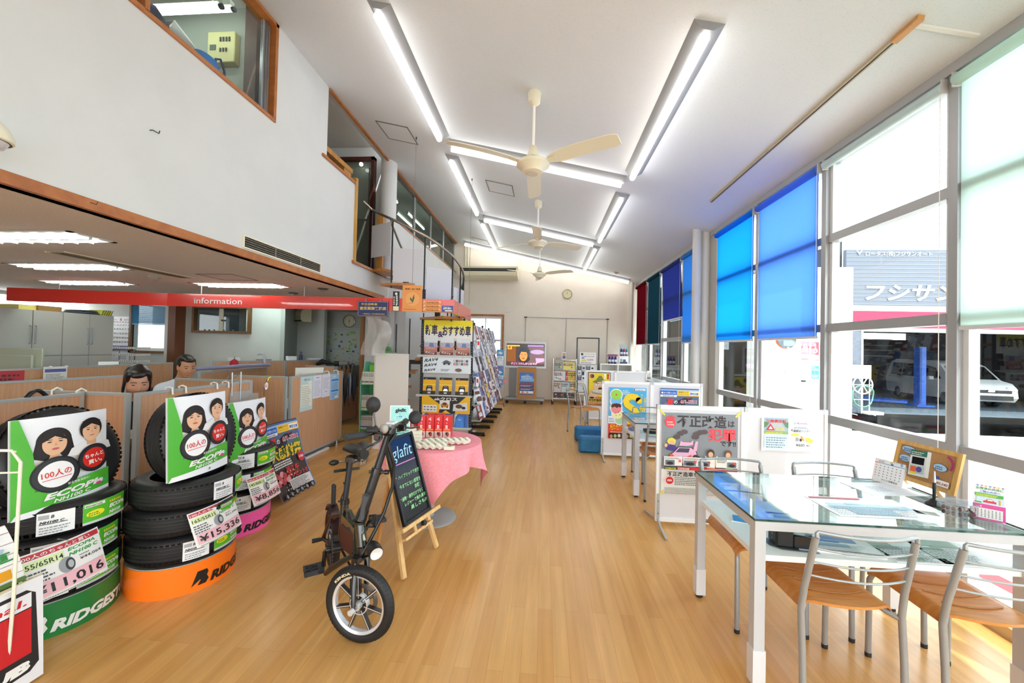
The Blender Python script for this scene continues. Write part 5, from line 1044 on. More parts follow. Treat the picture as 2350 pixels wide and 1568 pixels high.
def redbox():
    m = MB().box(-.034, .034, -.034, .034, 0, .185, M('dd2a30', .35)); a = Art(.068, .185, None, .0004); a.rect(0, 0, .068, .055, M('dfd0c8', .5)); a.text('マ・8E', .022, .175, .028, WHITE, .06, 0, .1, rot=-PI / 2); a.rect(.006, .062, .062, .076, M('f0903a', .5)); a.ell(.04, .03, .014, .02, M('a34a3a', .5)); a.ell(.03, .035, .008, .012, DARK)
    a.put(m, O=(-.034, -.034, 0)); a2 = Art(.068, .185, None, .0004); a2.rect(0, 0, .068, .055, M('c9a8a0', .5)); a2.rect(.01, .07, .05, .074, M('f0903a', .5)); a2.put(m, O=(-.034, .034, 0), U=(0, -1, 0)); return m
rb = None
for i, (x, y) in enumerate(((-1.135, 3.47), (-1.045, 3.43), (-.972, 3.44), (-.90, 3.45), (-.828, 3.46), (-1.0, 3.55), (-.92, 3.56))):
    lb = ('tall red box with white lettering standing apart at the left of its row', 'leftmost red box of the close row of four on the pink cloth', 'second red box from the left in the close row of four', 'third red box from the left in the close row of four', 'rightmost red box of the close row of four', 'red box behind the front row, left of two', 'red box behind the front row, right of two')[i]
    if rb is None: rb = redbox().obj('red_box', loc=(x, y, TH + .005), rz=.06 * i); tag(rb, lb, 'box', 'red boxes on the pink cloth')
    else: c_ = rb.copy(); COL.objects.link(c_); c_.location = (x, y, TH + .005); c_['label'] = lb
m = MB().prism([(0, -.055), (.05, .04), (-.05, .04)], 0, .15, M('20409a', .4)).prism([(0, -.0555), (.051, .04), (-.051, .04)], .15, .225, M('eef0f2', .5)); a = Art(.1, .22, None, .0006); a.lines(.02, .175, .08, .205, 2, DARK, 2, .4); a.text('OBD MANIA', .06, .14, .018, WHITE, .02, 0, .11, rot=-PI / 2); a.put(m, O=(0, -.055, 0), U=(.05, .095, 0)); a.put(m, O=(-.05, .04, 0), U=(.05, -.095, 0))
on('card_tower', 'blue three sided card tower with a white top behind the red boxes', 'display', m, -1.22, 3.48)
a = Art(.21, .297, M('aee8dc', .5), .0006); a.rect(0, 0, .21, .297, WHITE); a.rect(.008, .008, .202, .289, M('a5e4d8', .5)); a.text('glafit', .05, .245, .038, DARK, .05, w=.115); a.text('news', .085, .23, .012, DARK); a.lines(.07, .2, .14, .22, 1, M('6a8fd0', .5), 3, .5)
for q in range(6): a.text('∧', .015 + q * .03, .17 + (q % 3) * .02, .07, M('c9f2ea', .5))
a.rect(.01, .165, .2, .17, M('e8ecb0', .5)); a.rect(.01, .15, .2, .155, M('e8ecb0', .5)); a.lines(.015, .02, .195, .15, 8, M('3a6a62', .6), 6, .35)
m = board(a, .003); m.box(-.08, .08, .003, .07, 0, .003, PAPER); on('glafit_sheet', 'pale green paper sign headed glafit standing on the pink cloth', 'sign', m, -1.165, 3.20, .35, rot=(-.12, .10, 1.05))
m = MB().box(-.03, .03, -.02, .02, 0, .10, M('e9e6c8', .5)); a = Art(.06, .1, None, .0005); a.lines(.01, .02, .05, .08, 4, M('b08a5a', .5), 3); a.put(m, O=(-.03, -.02, 0)); on('small_carton', 'small cream carton beside the glafit paper sign', 'box', m, -1.10, 3.33, .4)
tag(board(Art(.1, .14, M('eceef0', .5)).lines(.01, .02, .09, .12, 5, M('9aa0a4', .6), 4), .002).obj('small_leaflet', loc=(-1.18, 3.36, TH + .005), rz=.8), 'small white leaflet behind the glafit paper sign', 'leaflet')
wb = MB().box(-.022, .022, -.038, .038, 0, .026, M('eeeedd', .5)); a = Art(.044, .076, None, .0005); a.rect(0, .02, .044, .055, M('cfd0b4', .5)); a.text('HERO', .005, .03, .014, DARK, .03, .1, w=.034); a.put(wb, O=(-.022, -.038, .026), W=(0, 1, 0))
first = None; SM = 'small white cartons on the pink cloth'
spots = [((-.955 + k * .047, 3.145 + k * .012, .003 + (.012 if k else 0)), (0, .42, -.5), 'small white carton leaning in the long fan, %s from the left' % w_) for k, w_ in enumerate(('first', 'second', 'third', 'fourth', 'fifth', 'sixth', 'seventh', 'eighth'))]
spots += [((-.935 + k * .052, 3.03 + k * .006, .012), (0, .42, -.5), 'small white carton in the front row fan, %s from the left' % w_) for k, w_ in enumerate(('first', 'second', 'third', 'fourth'))]
spots += [((-1.0, 3.02, 0), (0, 0, PI / 2), 'small white carton lying flat at the left end of the front row'), ((-.71, 3.035, 0), (0, 0, PI / 2), 'small white carton lying flat at the right end of the front row')]
spots += [((-1.005, 3.15, .0 + k * .028), (0, 0, PI / 2 + .03 * k), 'small white carton in the flat stack of four, %s' % w_) for k, w_ in enumerate(('lowest', 'second from below', 'third from below', 'topmost'))]
for p, rot, lb in spots:
    if first is None: first = wb.obj('small_box'); c_ = first
    else: c_ = first.copy(); COL.objects.link(c_)
    c_.location = (p[0], p[1], TH + .006 + p[2] * 1.0); c_.rotation_euler = rot; tag(c_, lb, 'box', SM)

# ================================================================ chalkboard on its easel
t = thing('chalkboard_easel', 'pine easel holding a black chalkboard with glafit written on it', 'easel', (0, 0, 0))
BL0, BR0 = V((-.845, 2.42, .325)), V((-.76, 2.71, .325)); UP_ = (V((-1.035, 2.535, .825)) - BL0); U_ = (BR0 - BL0).normalized(); BW = .30; BH = UP_.length; W_u = UP_.normalized(); Nn = U_.cross(W_u).normalized()
def EP(x, y, n=0): return BL0 + U_ * x + W_u * y + Nn * n
m = MB()
for a_, b_ in (((0, .008), (BW, .008)), ((0, BH - .008), (BW, BH - .008)), ((.008, 0), (.008, BH)), ((BW - .008, 0), (BW - .008, BH))): m.bar(EP(*a_, .008), EP(*b_, .008), .018, .02, M('121213', .4), up=Nn)
m.obj('board_frame', t)
m = MB(); m.add([EP(.012, .012, .008), EP(BW - .012, .012, .008), EP(BW - .012, BH - .012, .008), EP(.012, BH - .012, .008), EP(.012, .012, 0), EP(BW - .012, .012, 0), EP(BW - .012, BH - .012, 0), EP(.012, BH - .012, 0)], [(0, 1, 2, 3), (7, 6, 5, 4), (0, 4, 5, 1), (1, 5, 6, 2), (2, 6, 7, 3), (3, 7, 4, 0)], M('1a1b1e', .18)); m.obj('slate', t)
a = Art(BW, BH, None, .0006); CB = M('9fd0ee', .6); CGr = M('9fe8a0', .6)
a.text('glafit', .035, BH - .145, .115, CB, .0, .2, w=.225); a.rect(.03, BH - .185, .27, BH - .179, M('d988cc', .6))
for i, (s_, x, y, h_) in enumerate((('ハイブリッドで走行', .05, .275, .026), ('今までにない感覚を', .04, .215, .028), ('体験', .19, .18, .028), ('通勤・通学だけでなく', .035, .14, .026), ('レジャーで乗れ乗り', .05, .105, .026), ('楽しさも!!', .10, .07, .028))): a.text(s_, x, y, h_, CGr, .01, .1, w=min(.23, .25 - x + .03) if len(s_) > 4 else None)
for y in (.29, .155): a.ell(.025, y, .004, .004, M('e88aa8', .6), 8)
a.put(m := MB(), O=EP(0, 0, .0085), U=U_, W=W_u); m.obj('chalk_writing', t)
pw = PALE
m = MB().bar(EP(-.055, -.012, .02), EP(BW + .07, -.012, .02), .045, .022, pw, up=W_u); m.obj('ledge', t)
for x, fx, fy in ((-.02, -.83, 2.425), (BW + .03, -.735, 2.83)):
    top = EP(BW / 2 + (x - BW / 2) * .55, BH * .92, -.025); MB().bar(top, (fx, fy, .01), .032, .02, pw, up=Nn).obj('leg', t)
MB().bar(EP(.0, -.075, -.012), EP(BW + .0, -.075, -.012), .035, .016, pw, up=W_u).obj('crossbar', t)
MB().bar(EP(BW / 2, BH * .85, -.04), (-1.13, 2.70, .01), .03, .018, noisy('easel_back_leg', 'c98a4a', 'd99c58', (30, 30, 4), .5), up=Nn).obj('back_leg', t)
for x in (.11, .2): MB().bar(EP(x, -.085, 0), EP(x, -.02, 0), .02, .012, pw, up=Nn).obj('slot_block', t)
MB().cyl(EP(.165, -.045, .0), EP(.165, -.045, .03), .007, STEEL, 10).cyl(EP(.165, -.045, .022), EP(.165, -.045, .045), .017, BLACK, 8).obj('knob', t)

# ================================================================ folding electric bicycle
t = thing('bicycle', 'small black folding electric bicycle with a KENDA front tyre', 'bicycle', (0, 0, 0))
BK = M('101113', .28, coat=.5); AL = M('e2e4e6', .25, .45); OLV = M('2f3327', .2, coat=.7)
def frame(c, h, n):       # h heading, n axle direction
    h, n = V(h).normalized(), V(n).normalized(); u = n.cross(h).normalized()
    if u.z < 0: u = -u
    return Matrix(((h.x, n.x, u.x, c[0]), (h.y, n.y, u.y, c[1]), (h.z, n.z, u.z, c[2]), (0, 0, 0, 1)))
def wheel(c, h, n, front):
    T = frame(c, h, n); R = .186
    w = MB(); w.T = T   # local: x heading, y axle, z up
    w.lathe([(.140, -.018), (.150, -.024), (.168, -.024), (.180, -.014), (R, 0), (.180, .014), (.168, .024), (.150, .024), (.140, .018), (.140, -.018)], (0, 0, 0), M('17181a', .55), 56, 'y')
    for q in range(56):
        a = q * 2 * PI / 56
        for s_ in (-1, 1): w.add([(r_ * math.cos(a + o_), y_, r_ * math.sin(a + o_)) for r_, y_, o_ in ((.1845, s_ * .006, -.03), (.1845, s_ * .006, .015), (.1745, s_ * .021, .03), (.1745, s_ * .021, -.015))], [(0, 1, 2, 3), (3, 2, 1, 0)], TREAD)
    o = w.obj('wheel', t)
    k = MB(); k.T = T; k.lathe([(.128, -.012), (.142, -.018), (.144, -.012), (.134, 0), (.144, .012), (.142, .018), (.128, .012), (.124, 0), (.128, -.012)], (0, 0, 0), AL if front else M('3a1418', .3), 48, 'y'); k.obj('rim', o)
    k = MB(); k.T = T
    for q in range(7):
        a = PI / 2 + .05 + q * 2 * PI / 7; d = V((math.cos(a), 0, math.sin(a)))
        k.bar(d * .022, d * .130, .012 if front else .012, .02, BK, up=(0, 1, 0)); 
        if front:
            for s_ in (-1, 1): k.bar(d * .03 + V((0, s_ * .0085, 0)) , d * .130 + V((0, s_ * .0085, 0)), .004, .005, AL, up=(0, 1, 0))
    if front: k.lathe([(.044, -.012), (.048, -.012), (.048, .012), (.044, .012), (.044, -.012)], (0, 0, 0), AL, 30, 'y')
    k.cyl((0, -.03, 0), (0, .03, 0), .02 if front else .05, AL, 20); k.obj('spokes', o)
    return T, o
nf = V((-.15, -.99, 0)); TF_, wo = wheel((-.868, 1.90, .186), (.99, -.15, 0), (.15, .99, 0), True)
a = Art(.14, .016, None, .0004, .02); a.text('KENDA', 0, 0, .016, M('d8cfa8', .5), .04, w=.10)
def kfn(x, y, l): q = math.radians(142) - x / .153; r_ = .150 + y; return TF_ @ V((r_ * math.cos(q), -.0245 - l, r_ * math.sin(q)))
m = MB(); a.put(m, kfn); m.obj('tyre_lettering', wo)
m = MB(); m.T = TF_; m.lathe([(.055, .030), (.078, .030), (.078, .032), (.055, .032), (.055, .030)], (0, 0, 0), M('8a8684', .3, .8), 36, 'y')
for q in range(6): a_ = q * PI / 3; m.bar((.02 * math.cos(a_), .031, .02 * math.sin(a_)), (.06 * math.cos(a_ + .4), .031, .06 * math.sin(a_ + .4)), .006, .002, M('8a8684', .3, .8), up=(0, 1, 0))
m.obj('brake_disc', t)
RW = V((-1.355, 2.53, .186)); hb = V((.6, -.8, 0)); nb = V((.8, .6, 0)); TR_, ro = wheel(RW, hb, nb, False)
# fork
crown = V((-.895, 1.965, .40)); htop = V((-.917, 1.985, .535))
for s_ in (-1, 1):
    n_ = V((.15, .99, 0)) * s_ * .052
    MB().tube([V((-.868, 1.90, .186)) + n_, V((-.880, 1.925, .28)) + n_, crown + n_ * .9 + V((0, 0, -.03))], [.010, .013, .015], BK, 12).obj('fork_leg', t)
MB().bar(crown + V((.15, .99, 0)) * .06 + V((0, 0, -.02)), crown - V((.15, .99, 0)) * .06 + V((0, 0, -.02)), .035, .03, BK).obj('fork_crown', t)
MB().cyl(TF_ @ V((0, -.075, 0)), TF_ @ V((0, .065, 0)), .008, STEEL, 12).cyl(TF_ @ V((0, -.078, 0)), TF_ @ V((0, -.058, 0)), .014, AL, 8).obj('axle', t)
MB().tube([crown + V((0, 0, -.03)), crown + V((0, 0, .03))], .024, BK, 18).tube([crown + V((0, 0, .03)), htop], .026, OLV, 18).tube([htop, htop + V((0, 0, .012))], .029, BK, 18).obj('head_tube', t)
MB().bar(crown + V((.022, -.022, .07)), htop + V((.022, -.022, -.03)), .012, .004, M('d8dbd6', .2, .8)).obj('badge', t)
# handle post with hinge
sb = htop + V((.0, .005, .015)); st = V((-.805, 2.05, .985))
MB().tube([sb, sb + (st - sb) * .12], [.030, .027], BK, 16).tube([sb + (st - sb) * .10, sb + (st - sb) * .55], .024, M('1f2226', .35), 18).tube([sb + (st - sb) * .5, st], .0185, M('24282d', .3), 18).obj('handle_post', t)
mid = sb + (st - sb) * .55; MB().cyl(mid - (st - sb) * .02, mid + (st - sb) * .04, .028, BK, 18).cyl(mid + V((-.035, -.01, 0)), mid + V((.055, 0, 0)), .008, BK, 10).cyl(mid + V((.045, 0, 0)), mid + V((.065, 0, 0)), .012, BK, 12).obj('quick_release', t)
MB().tube([sb + V((.02, -.035, .02)), sb + V((.03, -.045, .08)), sb + V((.045, -.045, .145))], [.012, .010, .018], M('4a5057', .35), 12).tube([sb + V((.045, .0, .02)), sb + V((.075, .0, .03)), sb + V((.07, 0, -.03)), sb + V((.04, 0, -.03))], .008, BK, 8).obj('folding_latch', t)
# handlebar along the wheel axle direction
ax = V((.15, .99, 0)); hbz = V((0, 0, .01))
def HB(s_, dx=0, dz=0): return st + hbz + ax * s_ + V((.99, -.15, 0)) * dx + V((0, 0, dz))
MB().tube([HB(-.27, -.05, .02), HB(-.1, -.01, .015), HB(0), HB(.1, -.01, .01), HB(.25, -.05, .0)], .012, BK, 12).obj('handlebar', t)
MB().tube([HB(-.29, -.055, .025), HB(-.285, -.055, .025), HB(-.22, -.035, .02), HB(-.18, -.03, .018), HB(-.165, -.025, .018)], [.012, .018, .0165, .019, .016], M('2b2c30', .7), 16).obj('grip', t)
MB().tube([HB(.29, -.055, .0), HB(.285, -.055, .0), HB(.22, -.035, .0), HB(.17, -.03, .0)], [.012, .018, .0165, .018], M('2b2c30', .7), 16).obj('grip', t)
MB().box(-.03, .03, -.03, .03, -.02, .025, BK, bev=.01, R=Matrix.Translation(st + hbz) @ Matrix.Rotation(1.4, 4, 'Z')).obj('stem_clamp', t)
MB().sphere(HB(-.085, .02, .03), (.024, .02, .024), M('a9a29a', .45), 12, 8).obj('bell', t)
for s_ in (-1, 1):
    MB().tube([HB(s_ * .12, .02, .0), HB(s_ * .16, .045, -.01), HB(s_ * .24, .045, -.02), HB(s_ * .27, .04, -.03)], .006, BK, 8).box(-.02, .02, -.015, .015, -.02, .02, BK, bev=.006, R=Matrix.Translation(HB(s_ * .12, .012, 0))).obj('brake_lever', t)
MB().box(-.03, .03, -.02, .02, .01, .035, DARK, bev=.008, R=Matrix.Translation(HB(-.155, 0, .015))).obj('throttle_switch', t)
MB().box(-.022, .022, -.03, .03, .005, .018, M('e4e6ea', .3), bev=.004, R=Matrix.Translation(HB(.06, -.02, .02))).obj('meter', t)
# mirrors
def mirror(base, tip, r, nrm):
    base, tip, nrm = V(base), V(tip), V(nrm).normalized(); MB().tube([base, base + (tip - base) * .1 + V((0, 0, .02)), tip], .0045, BK, 8).cyl(base - V((0, 0, .02)), base + V((0, 0, .02)), .010, BK, 10).obj('mirror_stem', t)
    z = nrm; x = z.cross(V((0, 0, 1))).normalized(); y = z.cross(x); T = Matrix(((x.x, y.x, z.x, tip.x), (x.y, y.y, z.y, tip.y), (x.z, y.z, z.z, tip.z), (0, 0, 0, 1)))
    m = MB(); m.T = T; m.lathe([(0, .03), (r * .6, .024), (r * .95, .008), (r, 0), (r * .96, -.006), (0, -.006)], (0, 0, 0), M('26272a', .6), 24, sx=.85); m.obj('mirror', t)
mirror((-.835, 1.95, 1.02), (-.855, 1.96, 1.145), .042, (.35, -.93, -.1)); mirror((-.80, 2.18, .985), (-.715, 2.20, 1.045), .042, (.2, -.6, .5))
# cable bundle, headlamp
MB().tube([HB(.02, .03, -.01), V((-.80, 2.03, .93)), V((-.775, 2.06, .82)), V((-.785, 2.07, .70)), V((-.81, 2.03, .58)), V((-.855, 1.97, .46)), V((-.885, 1.95, .40))], .009, M('0e0e10', .35), 10).tube([HB(-.05, .03, -.01), V((-.80, 2.0, .9)), V((-.785, 2.05, .80))], .005, BLACK, 8).tube([V((-.81, 2.03, .56)), V((-.86, 1.97, .545)), V((-.88, 1.93, .50)), V((-.86, 1.90, .44))], .003, BLACK, 6).obj('cable', t)
m = MB(); m.T = frame((-.80, 1.90, .445), (.62, -.75, -.12), (.75, .62, 0)); m.lathe([(0, -.05), (.028, -.045), (.034, -.02), (.034, .02), (.030, .03)], (0, 0, 0), M('141518', .35), 22, 'x'); m.obj('headlamp', t)
m = MB(); m.T = frame((-.80, 1.90, .445), (.62, -.75, -.12), (.75, .62, 0)); m.lathe([(.030, .028), (.028, .024), (0, .018)], (0, 0, 0), M('e8ecf2', .12, .3), 22, 'x'); m.obj('lens', t)
MB().bar((-.815, 1.915, .42), crown + V((.01, -.01, -.02)), .014, .01, BK).obj('lamp_bracket', t)
# front mudguard turned with the wheel and its stay
MB().tube([V((-.94, 1.99, .37)), V((-1.02, 2.03, .315)), V((-1.10, 2.06, .255)), V((-1.14, 2.07, .215))], [.010, .016, .018, .012], BK, 10).obj('front_mudguard', t)
# main frame
bbp = V((-1.145, 2.25, .27)); stb = V((-1.182, 2.34, .44))
m = MB(); p0 = htop + V((-.0, .02, -.03)); side = nb * .026
def beam(P, Q, hw, h0, h1, mt):
    mm = MB(); vs = []
    for p, h_ in ((P, h0), (Q, h1)):
        for s_ in (-1, 1):
            for z_ in (-1, 1): vs.append(p + nb * s_ * hw + V((0, 0, z_ * h_)))
    return mm.add(vs, [(0, 1, 3, 2), (4, 6, 7, 5), (0, 4, 5, 1), (2, 3, 7, 6), (1, 5, 7, 3), (0, 2, 6, 4)], mt)
beam(V((-.93, 2.01, .43)), V((-1.14, 2.28, .40)), .028, .07, .055, OLV).obj('main_frame', t)
beam(V((-.945, 2.03, .405)), V((-1.13, 2.26, .34)), .0315, .055, .065, M('4a2420', .4)).obj('battery_case', t)
MB().tube([V((-1.0, 2.09, .50)), V((-1.05, 2.15, .52)), V((-1.13, 2.24, .50)), V((-1.15, 2.28, .45))], .010, OLV, 10).obj('carry_handle', t)
MB().tube([stb + V((.0, -.01, -.16)), stb, stb + V((-.0, 0, .045))], [.028, .026, .023], OLV, 18).obj('seat_tube', t)
MB().cyl(stb + V((0, 0, .04)), stb + V((0, 0, .07)), .026, BK, 18).cyl(stb + V((-.04, 0, .055)), stb + V((.03, 0, .055)), .006, BK, 8).obj('seat_clamp', t)
MB().tube([stb + V((0, 0, .05)), V((-1.160, 2.355, .745))], .0165, M('1f242b', .3), 18).obj('seat_post', t)
MB().tube([bbp, V((-1.25, 2.40, .21)), RW + nb * .055], .013, BK, 10).tube([stb + V((0, 0, -.02)), V((-1.26, 2.43, .37)), RW + nb * .055], .012, M('35100f', .3, coat=.5), 10).tube([bbp, V((-1.28, 2.38, .21)), RW - nb * .055], .013, BK, 10).tube([stb + V((0, 0, -.02)), V((-1.30, 2.41, .37)), RW - nb * .055], .012, M('35100f', .3, coat=.5), 10).obj('rear_fork', t)
def gf(u, v, l):
    a_ = math.radians(35) + u * math.radians(120); r_ = .205 + l; y_ = (v - .5) * .05; p = TR_ @ V((r_ * math.cos(PI - a_) , y_, r_ * math.sin(PI - a_))); return p
MB().shell(gf, 18, 4, .003, M('2a0d10', .3, coat=.5)).obj('rear_mudguard', t)
m = MB(); m.T = TR_ 
m.box(-.02, .02, -.012, .012, .21, .34, M('232323', .5), bev=.006); m.obj('mudguard_flap', t)
cr = MB(); cr.T = frame(bbp + V((-.02, .02, -.01)) - nb * .055, hb, nb); cr.lathe([(.085, -.003), (.098, -.002), (.098, .002), (.085, .003), (.085, -.003)], (0, 0, 0), DARK, 40, 'y')
for q in range(5): cr.bar((0, 0, 0), (.088 * math.cos(q * 1.257), 0, .088 * math.sin(q * 1.257)), .014, .004, DARK, up=(0, 1, 0))
for q in range(30): cr.box(.098 * math.cos(q * .2094) - .002, .098 * math.cos(q * .2094) + .002, -.001, .001, .098 * math.sin(q * .2094) - .002, .098 * math.sin(q * .2094) + .002, M('b8b4ae', .3, .8))
cr.obj('chainring', t)
MB().cyl(bbp + nb * .075, bbp - nb * .085, .022, BK, 16).obj('bottom_bracket', t)
pc = bbp - nb * .09; pe = V((-1.225, 2.20, .175)); MB().bar(pc, pe, .022, .014, BK).bar(bbp + nb * .09, V((-1.03, 2.36, .38)), .022, .014, BK).obj('crank', t)
PD = M('2d3238', .5)
def pedal(c):
    m = MB(); m.T = frame(c, hb, nb)
    m.box(-.045, .045, -.10, -.092, -.012, .012, PD).box(-.045, -.037, -.10, 0, -.012, .012, PD).box(.037, .045, -.10, 0, -.012, .012, PD).box(-.045, .045, -.03, 0, -.010, .010, PD).box(-.045, .045, -.065, -.058, -.008, .008, PD).box(-.006, .006, -.1, 0, -.008, .008, PD); m.obj('pedal', t)
pedal(pe); m = None
PD2 = frame(V((-1.03, 2.36, .38)), hb, -nb); m = MB(); m.T = PD2; m.box(-.045, .045, -.09, 0, -.01, .01, PD, bev=.004); m.obj('pedal', t)
MB().tube([V((-1.36, 2.52, .186)) - nb * .05, V((-1.36, 2.52, .186)) - nb * .11], [.012, .014], BLACK, 10).obj('axle_peg', t)
MB().tube([bbp + V((0, 0, -.02)), V((-1.06, 2.20, .18)), V((-1.02, 2.12, .01))], .007, BK, 8).obj('side_stand', t)
# saddle
def sd_(u, v, l):
    q = u * 2 * PI; L = v * .25; w = (.085 - .055 * min(1, L / .17) ** 1.2 + .0) * (1 if v < .97 else .8) * min(1, .35 + v * 14)
    x = math.cos(q) * w; z = (max(0, math.sin(q)) * .034 + min(0, math.sin(q)) * .03) * min(1, .3 + v * 12) - .014 * math.exp(-(x / .02) ** 2) * (1 if math.sin(q) > 0 else 0) * (1 - v)
    p = V((-1.175, 2.45, .80)) + hb * L + nb * x + V((0, 0, z + .01 * v)); return p
m = MB(); m.grid(lambda u, v: sd_(1 - u, v, 0), 36, 16, M('19191b', .5)); vs = [sd_(k / 36, 0, 0) for k in range(36)]; m.add(vs, [tuple(range(36))], M('19191b', .5)); m.add([sd_(k / 36, 1, 0) for k in range(36)], [tuple(range(36))], M('19191b', .5)); m.obj('saddle', t)
MB().tube([(-1.225, 2.42, .765), (-1.20, 2.40, .74), (-1.10, 2.3, .76)], .004, STEEL, 6).tube([(-1.165, 2.46, .765), (-1.14, 2.42, .74), (-1.07, 2.32, .76)], .004, STEEL, 6).box(-.03, .03, -.03, .03, -.02, .02, BK, bev=.006, R=Matrix.Translation((-1.16, 2.37, .745))).obj('saddle_rails', t)
MB().box(-.075, .075, -.004, .004, -.008, .008, BK, R=Matrix.Translation((-1.21, 2.41, .665)) @ Matrix.Rotation(.64, 4, 'Z')).bar((-1.2, 2.41, .665), (-1.18, 2.38, .74), .03, .005, BK).obj('rear_bracket', t)
for s_ in (-1, 1):
    p = V((-1.205, 2.41, .72)) + nb * s_ * .06; MB().sphere(p + nb * s_ * .02, (.03, .018, .018), BLACK, 12, 8, Matrix.Rotation(.64, 3, 'Z')).cyl(p - nb * s_ * .03, p, .006, STEEL, 8).obj('indicator', t)
MB().lathe([(.02, -.03), (.035, -.02), (.038, .02), (.02, .03)], (-1.13, 2.45, .715), glass('plastic_wrap', 'e8ebee', .5, .2), 9).obj('plastic_wrap', t)
MB().tube([stb + V((-.01, 0, .17)), V((-1.22, 2.42, .55)), V((-1.27, 2.45, .45))], .003, BLACK, 6).obj('rear_cable', t)
# ================================================================ office under the mezzanine
EDGE = M('a2a5a3', .4)
def panel(label, p, q, h=1.05, low=.05, split=()):
    """low wood screen from p to q with grey edge strips"""
    p, q = V((*p, 0)), V((*q, 0)); L = (q - p).length; t = thing('office_screen', label, 'office screen', p, math.atan2(q.y - p.y, q.x - p.x))
    MB().box(.02, L - .02, -.014, .014, low + .01, h - .02, OAK).obj('board', t)
    m = MB().box(0, L, -.018, .018, h - .02, h, EDGE).box(0, L, -.018, .018, low, low + .02, EDGE).box(0, .022, -.018, .018, low, h - .02, EDGE).box(L - .022, L, -.018, .018, low, h - .02, EDGE)
    for s_ in split: m.box(s_ - .01, s_ + .01, -.018, .018, low, h - .02, EDGE)
    m.obj('edge_strip', t)
    for x in (.1, L - .1): MB().cyl((x, 0, 0), (x, 0, low), .015, CHROME, 10).obj('foot', t)
    return t
PY = [('wood office screen nearest the camera running off the left edge', (-3.36, .6), (-3.36, 2.66)),
      ('wood office screen behind the green tyre stand facing the camera', (-3.82, 2.70), (-3.03, 2.70)),
      ('wood office screen beside the orange tyre stand, in front of the woman', (-3.0, 2.72), (-3.0, 3.86)),
      ('narrow wood office screen crossing behind the clear leaflet box', (-3.84, 3.89), (-3.0, 3.89)),
      ('wood office screen joining the papered one at its near post', (-3.68, 4.46), (-3.0, 4.46)),
      ('wood office screen with four notices clipped to it', (-2.98, 4.49), (-2.98, 5.70))]
for lb, p, q in PY: panel(lb, p, q)
panel('wood office screen behind the seated woman, long one', (-4.85, 2.3), (-4.6, 4.05))
panel('darker long wood office screen in front of the grey cabinets', (-5.30, 2.6), (-5.45, 5.45), 1.12, split=(.85,))
panel('wood office screen hiding the seated man from the right', (-4.35, 4.72), (-4.50, 6.15), 1.05)
panel('dark wood office screen at the back under the interior window', (-5.05, 5.72), (-4.45, 6.55), 1.14)
panel('dark wood office screen at the back right of the interior window', (-4.45, 6.55), (-4.2, 7.3), 1.14)
panel('wood office screen behind the white monitor', (-4.63, 7.0), (-3.67, 6.78), 1.05)
panel('dark wood office screen with hanging umbrellas', (-3.665, 6.80), (-3.56, 7.85), 1.05)
def clipm(x, y, z=1.05):
    pts = [(x - .03, y, z - .05), (x - .03, y, z + .012), (x, y, z + .02), (x + .03, y, z + .012), (x + .035, y, z - .04)]
    return MB().tube(pts, .007, M('eceae2', .5), 7)
for i, (x, y, lb) in enumerate(((-3.62, 2.70, 'left white hook over the screen behind the green stand'), (-3.42, 2.70, 'right white hook over the screen behind the green stand'))):
    m = MB().tube([(x, y - .03, 1.0), (x, y - .03, 1.055), (x, y, 1.072), (x, y + .03, 1.055), (x, y + .03, 1.01)], .007, M('eceae2', .5), 7); tag(m.obj('hook'), lb, 'hook')
for i, y in enumerate((2.98, 3.10, 3.42, 3.55)):
    tag(clipm(-3.0, y).obj('hook'), 'white hook over the screen in front of the woman, %s from the camera' % ('nearest', 'second', 'third', 'farthest')[i], 'hook')
for i, y in enumerate((5.28, 5.52)): tag(clipm(-2.98, y).obj('hook'), 'white hook holding the notices on the papered screen, %s one' % ('left', 'right')[i], 'hook')
tag(MB().tube([(-3.38, 2.24 + .14 * q, 1.02 + .07 * math.sin(q * PI)) for q in [k / 8 for k in range(9)]], .013, M('16171a', .25), 12).obj('black_hose', loc=(0, .1, 0)), 'curved shiny black tube looped over the nearest office screen', 'tube')
# papers on the screen facing +x
def wallpaper(name, label, a, x, y0, z0, thin=.0012):
    m = MB().box(x, x + thin, y0, y0 + a.w, z0, z0 + a.h, PAPER); a.put(m, O=(x + thin, y0, z0), U=(0, 1, 0), W=(0, 0, 1)); return tag(m.obj(name), label, 'notice')
X0 = -2.964
wallpaper('notice_sheet', 'pale green tall notice, leftmost of four on the office screen', Art(.265, .43, M('bfd8d8', .5)).rect(.02, .05, .245, .33, M('e9e9dc', .5)).lines(.03, .06, .235, .32, 12, M('6a7270', .6), 4, .25).text('~保険とは~', .06, .38, .028, DARK, .01, w=.14).rect(.16, .335, .245, .365, M('e9e9dc', .5)), X0, 4.665, .60)
wallpaper('notice_sheet', 'white notice, second from the left on the office screen', Art(.2, .30, M('e2e0ec', .5)).lines(.02, .03, .18, .24, 12, M('8a88a0', .6), 5, .25).rect(.07, .262, .13, .27, M('6a6a80', .6)), X0, 4.935, .73)
wallpaper('notice_sheet', 'white notice, third from the left on the office screen', Art(.2, .31, M('e2e0ec', .5)).lines(.02, .12, .18, .27, 9, M('8a88a0', .6), 6, .25).rect(.08, .07, .12, .078, M('6a6a80', .6)), X0, 5.145, .72)
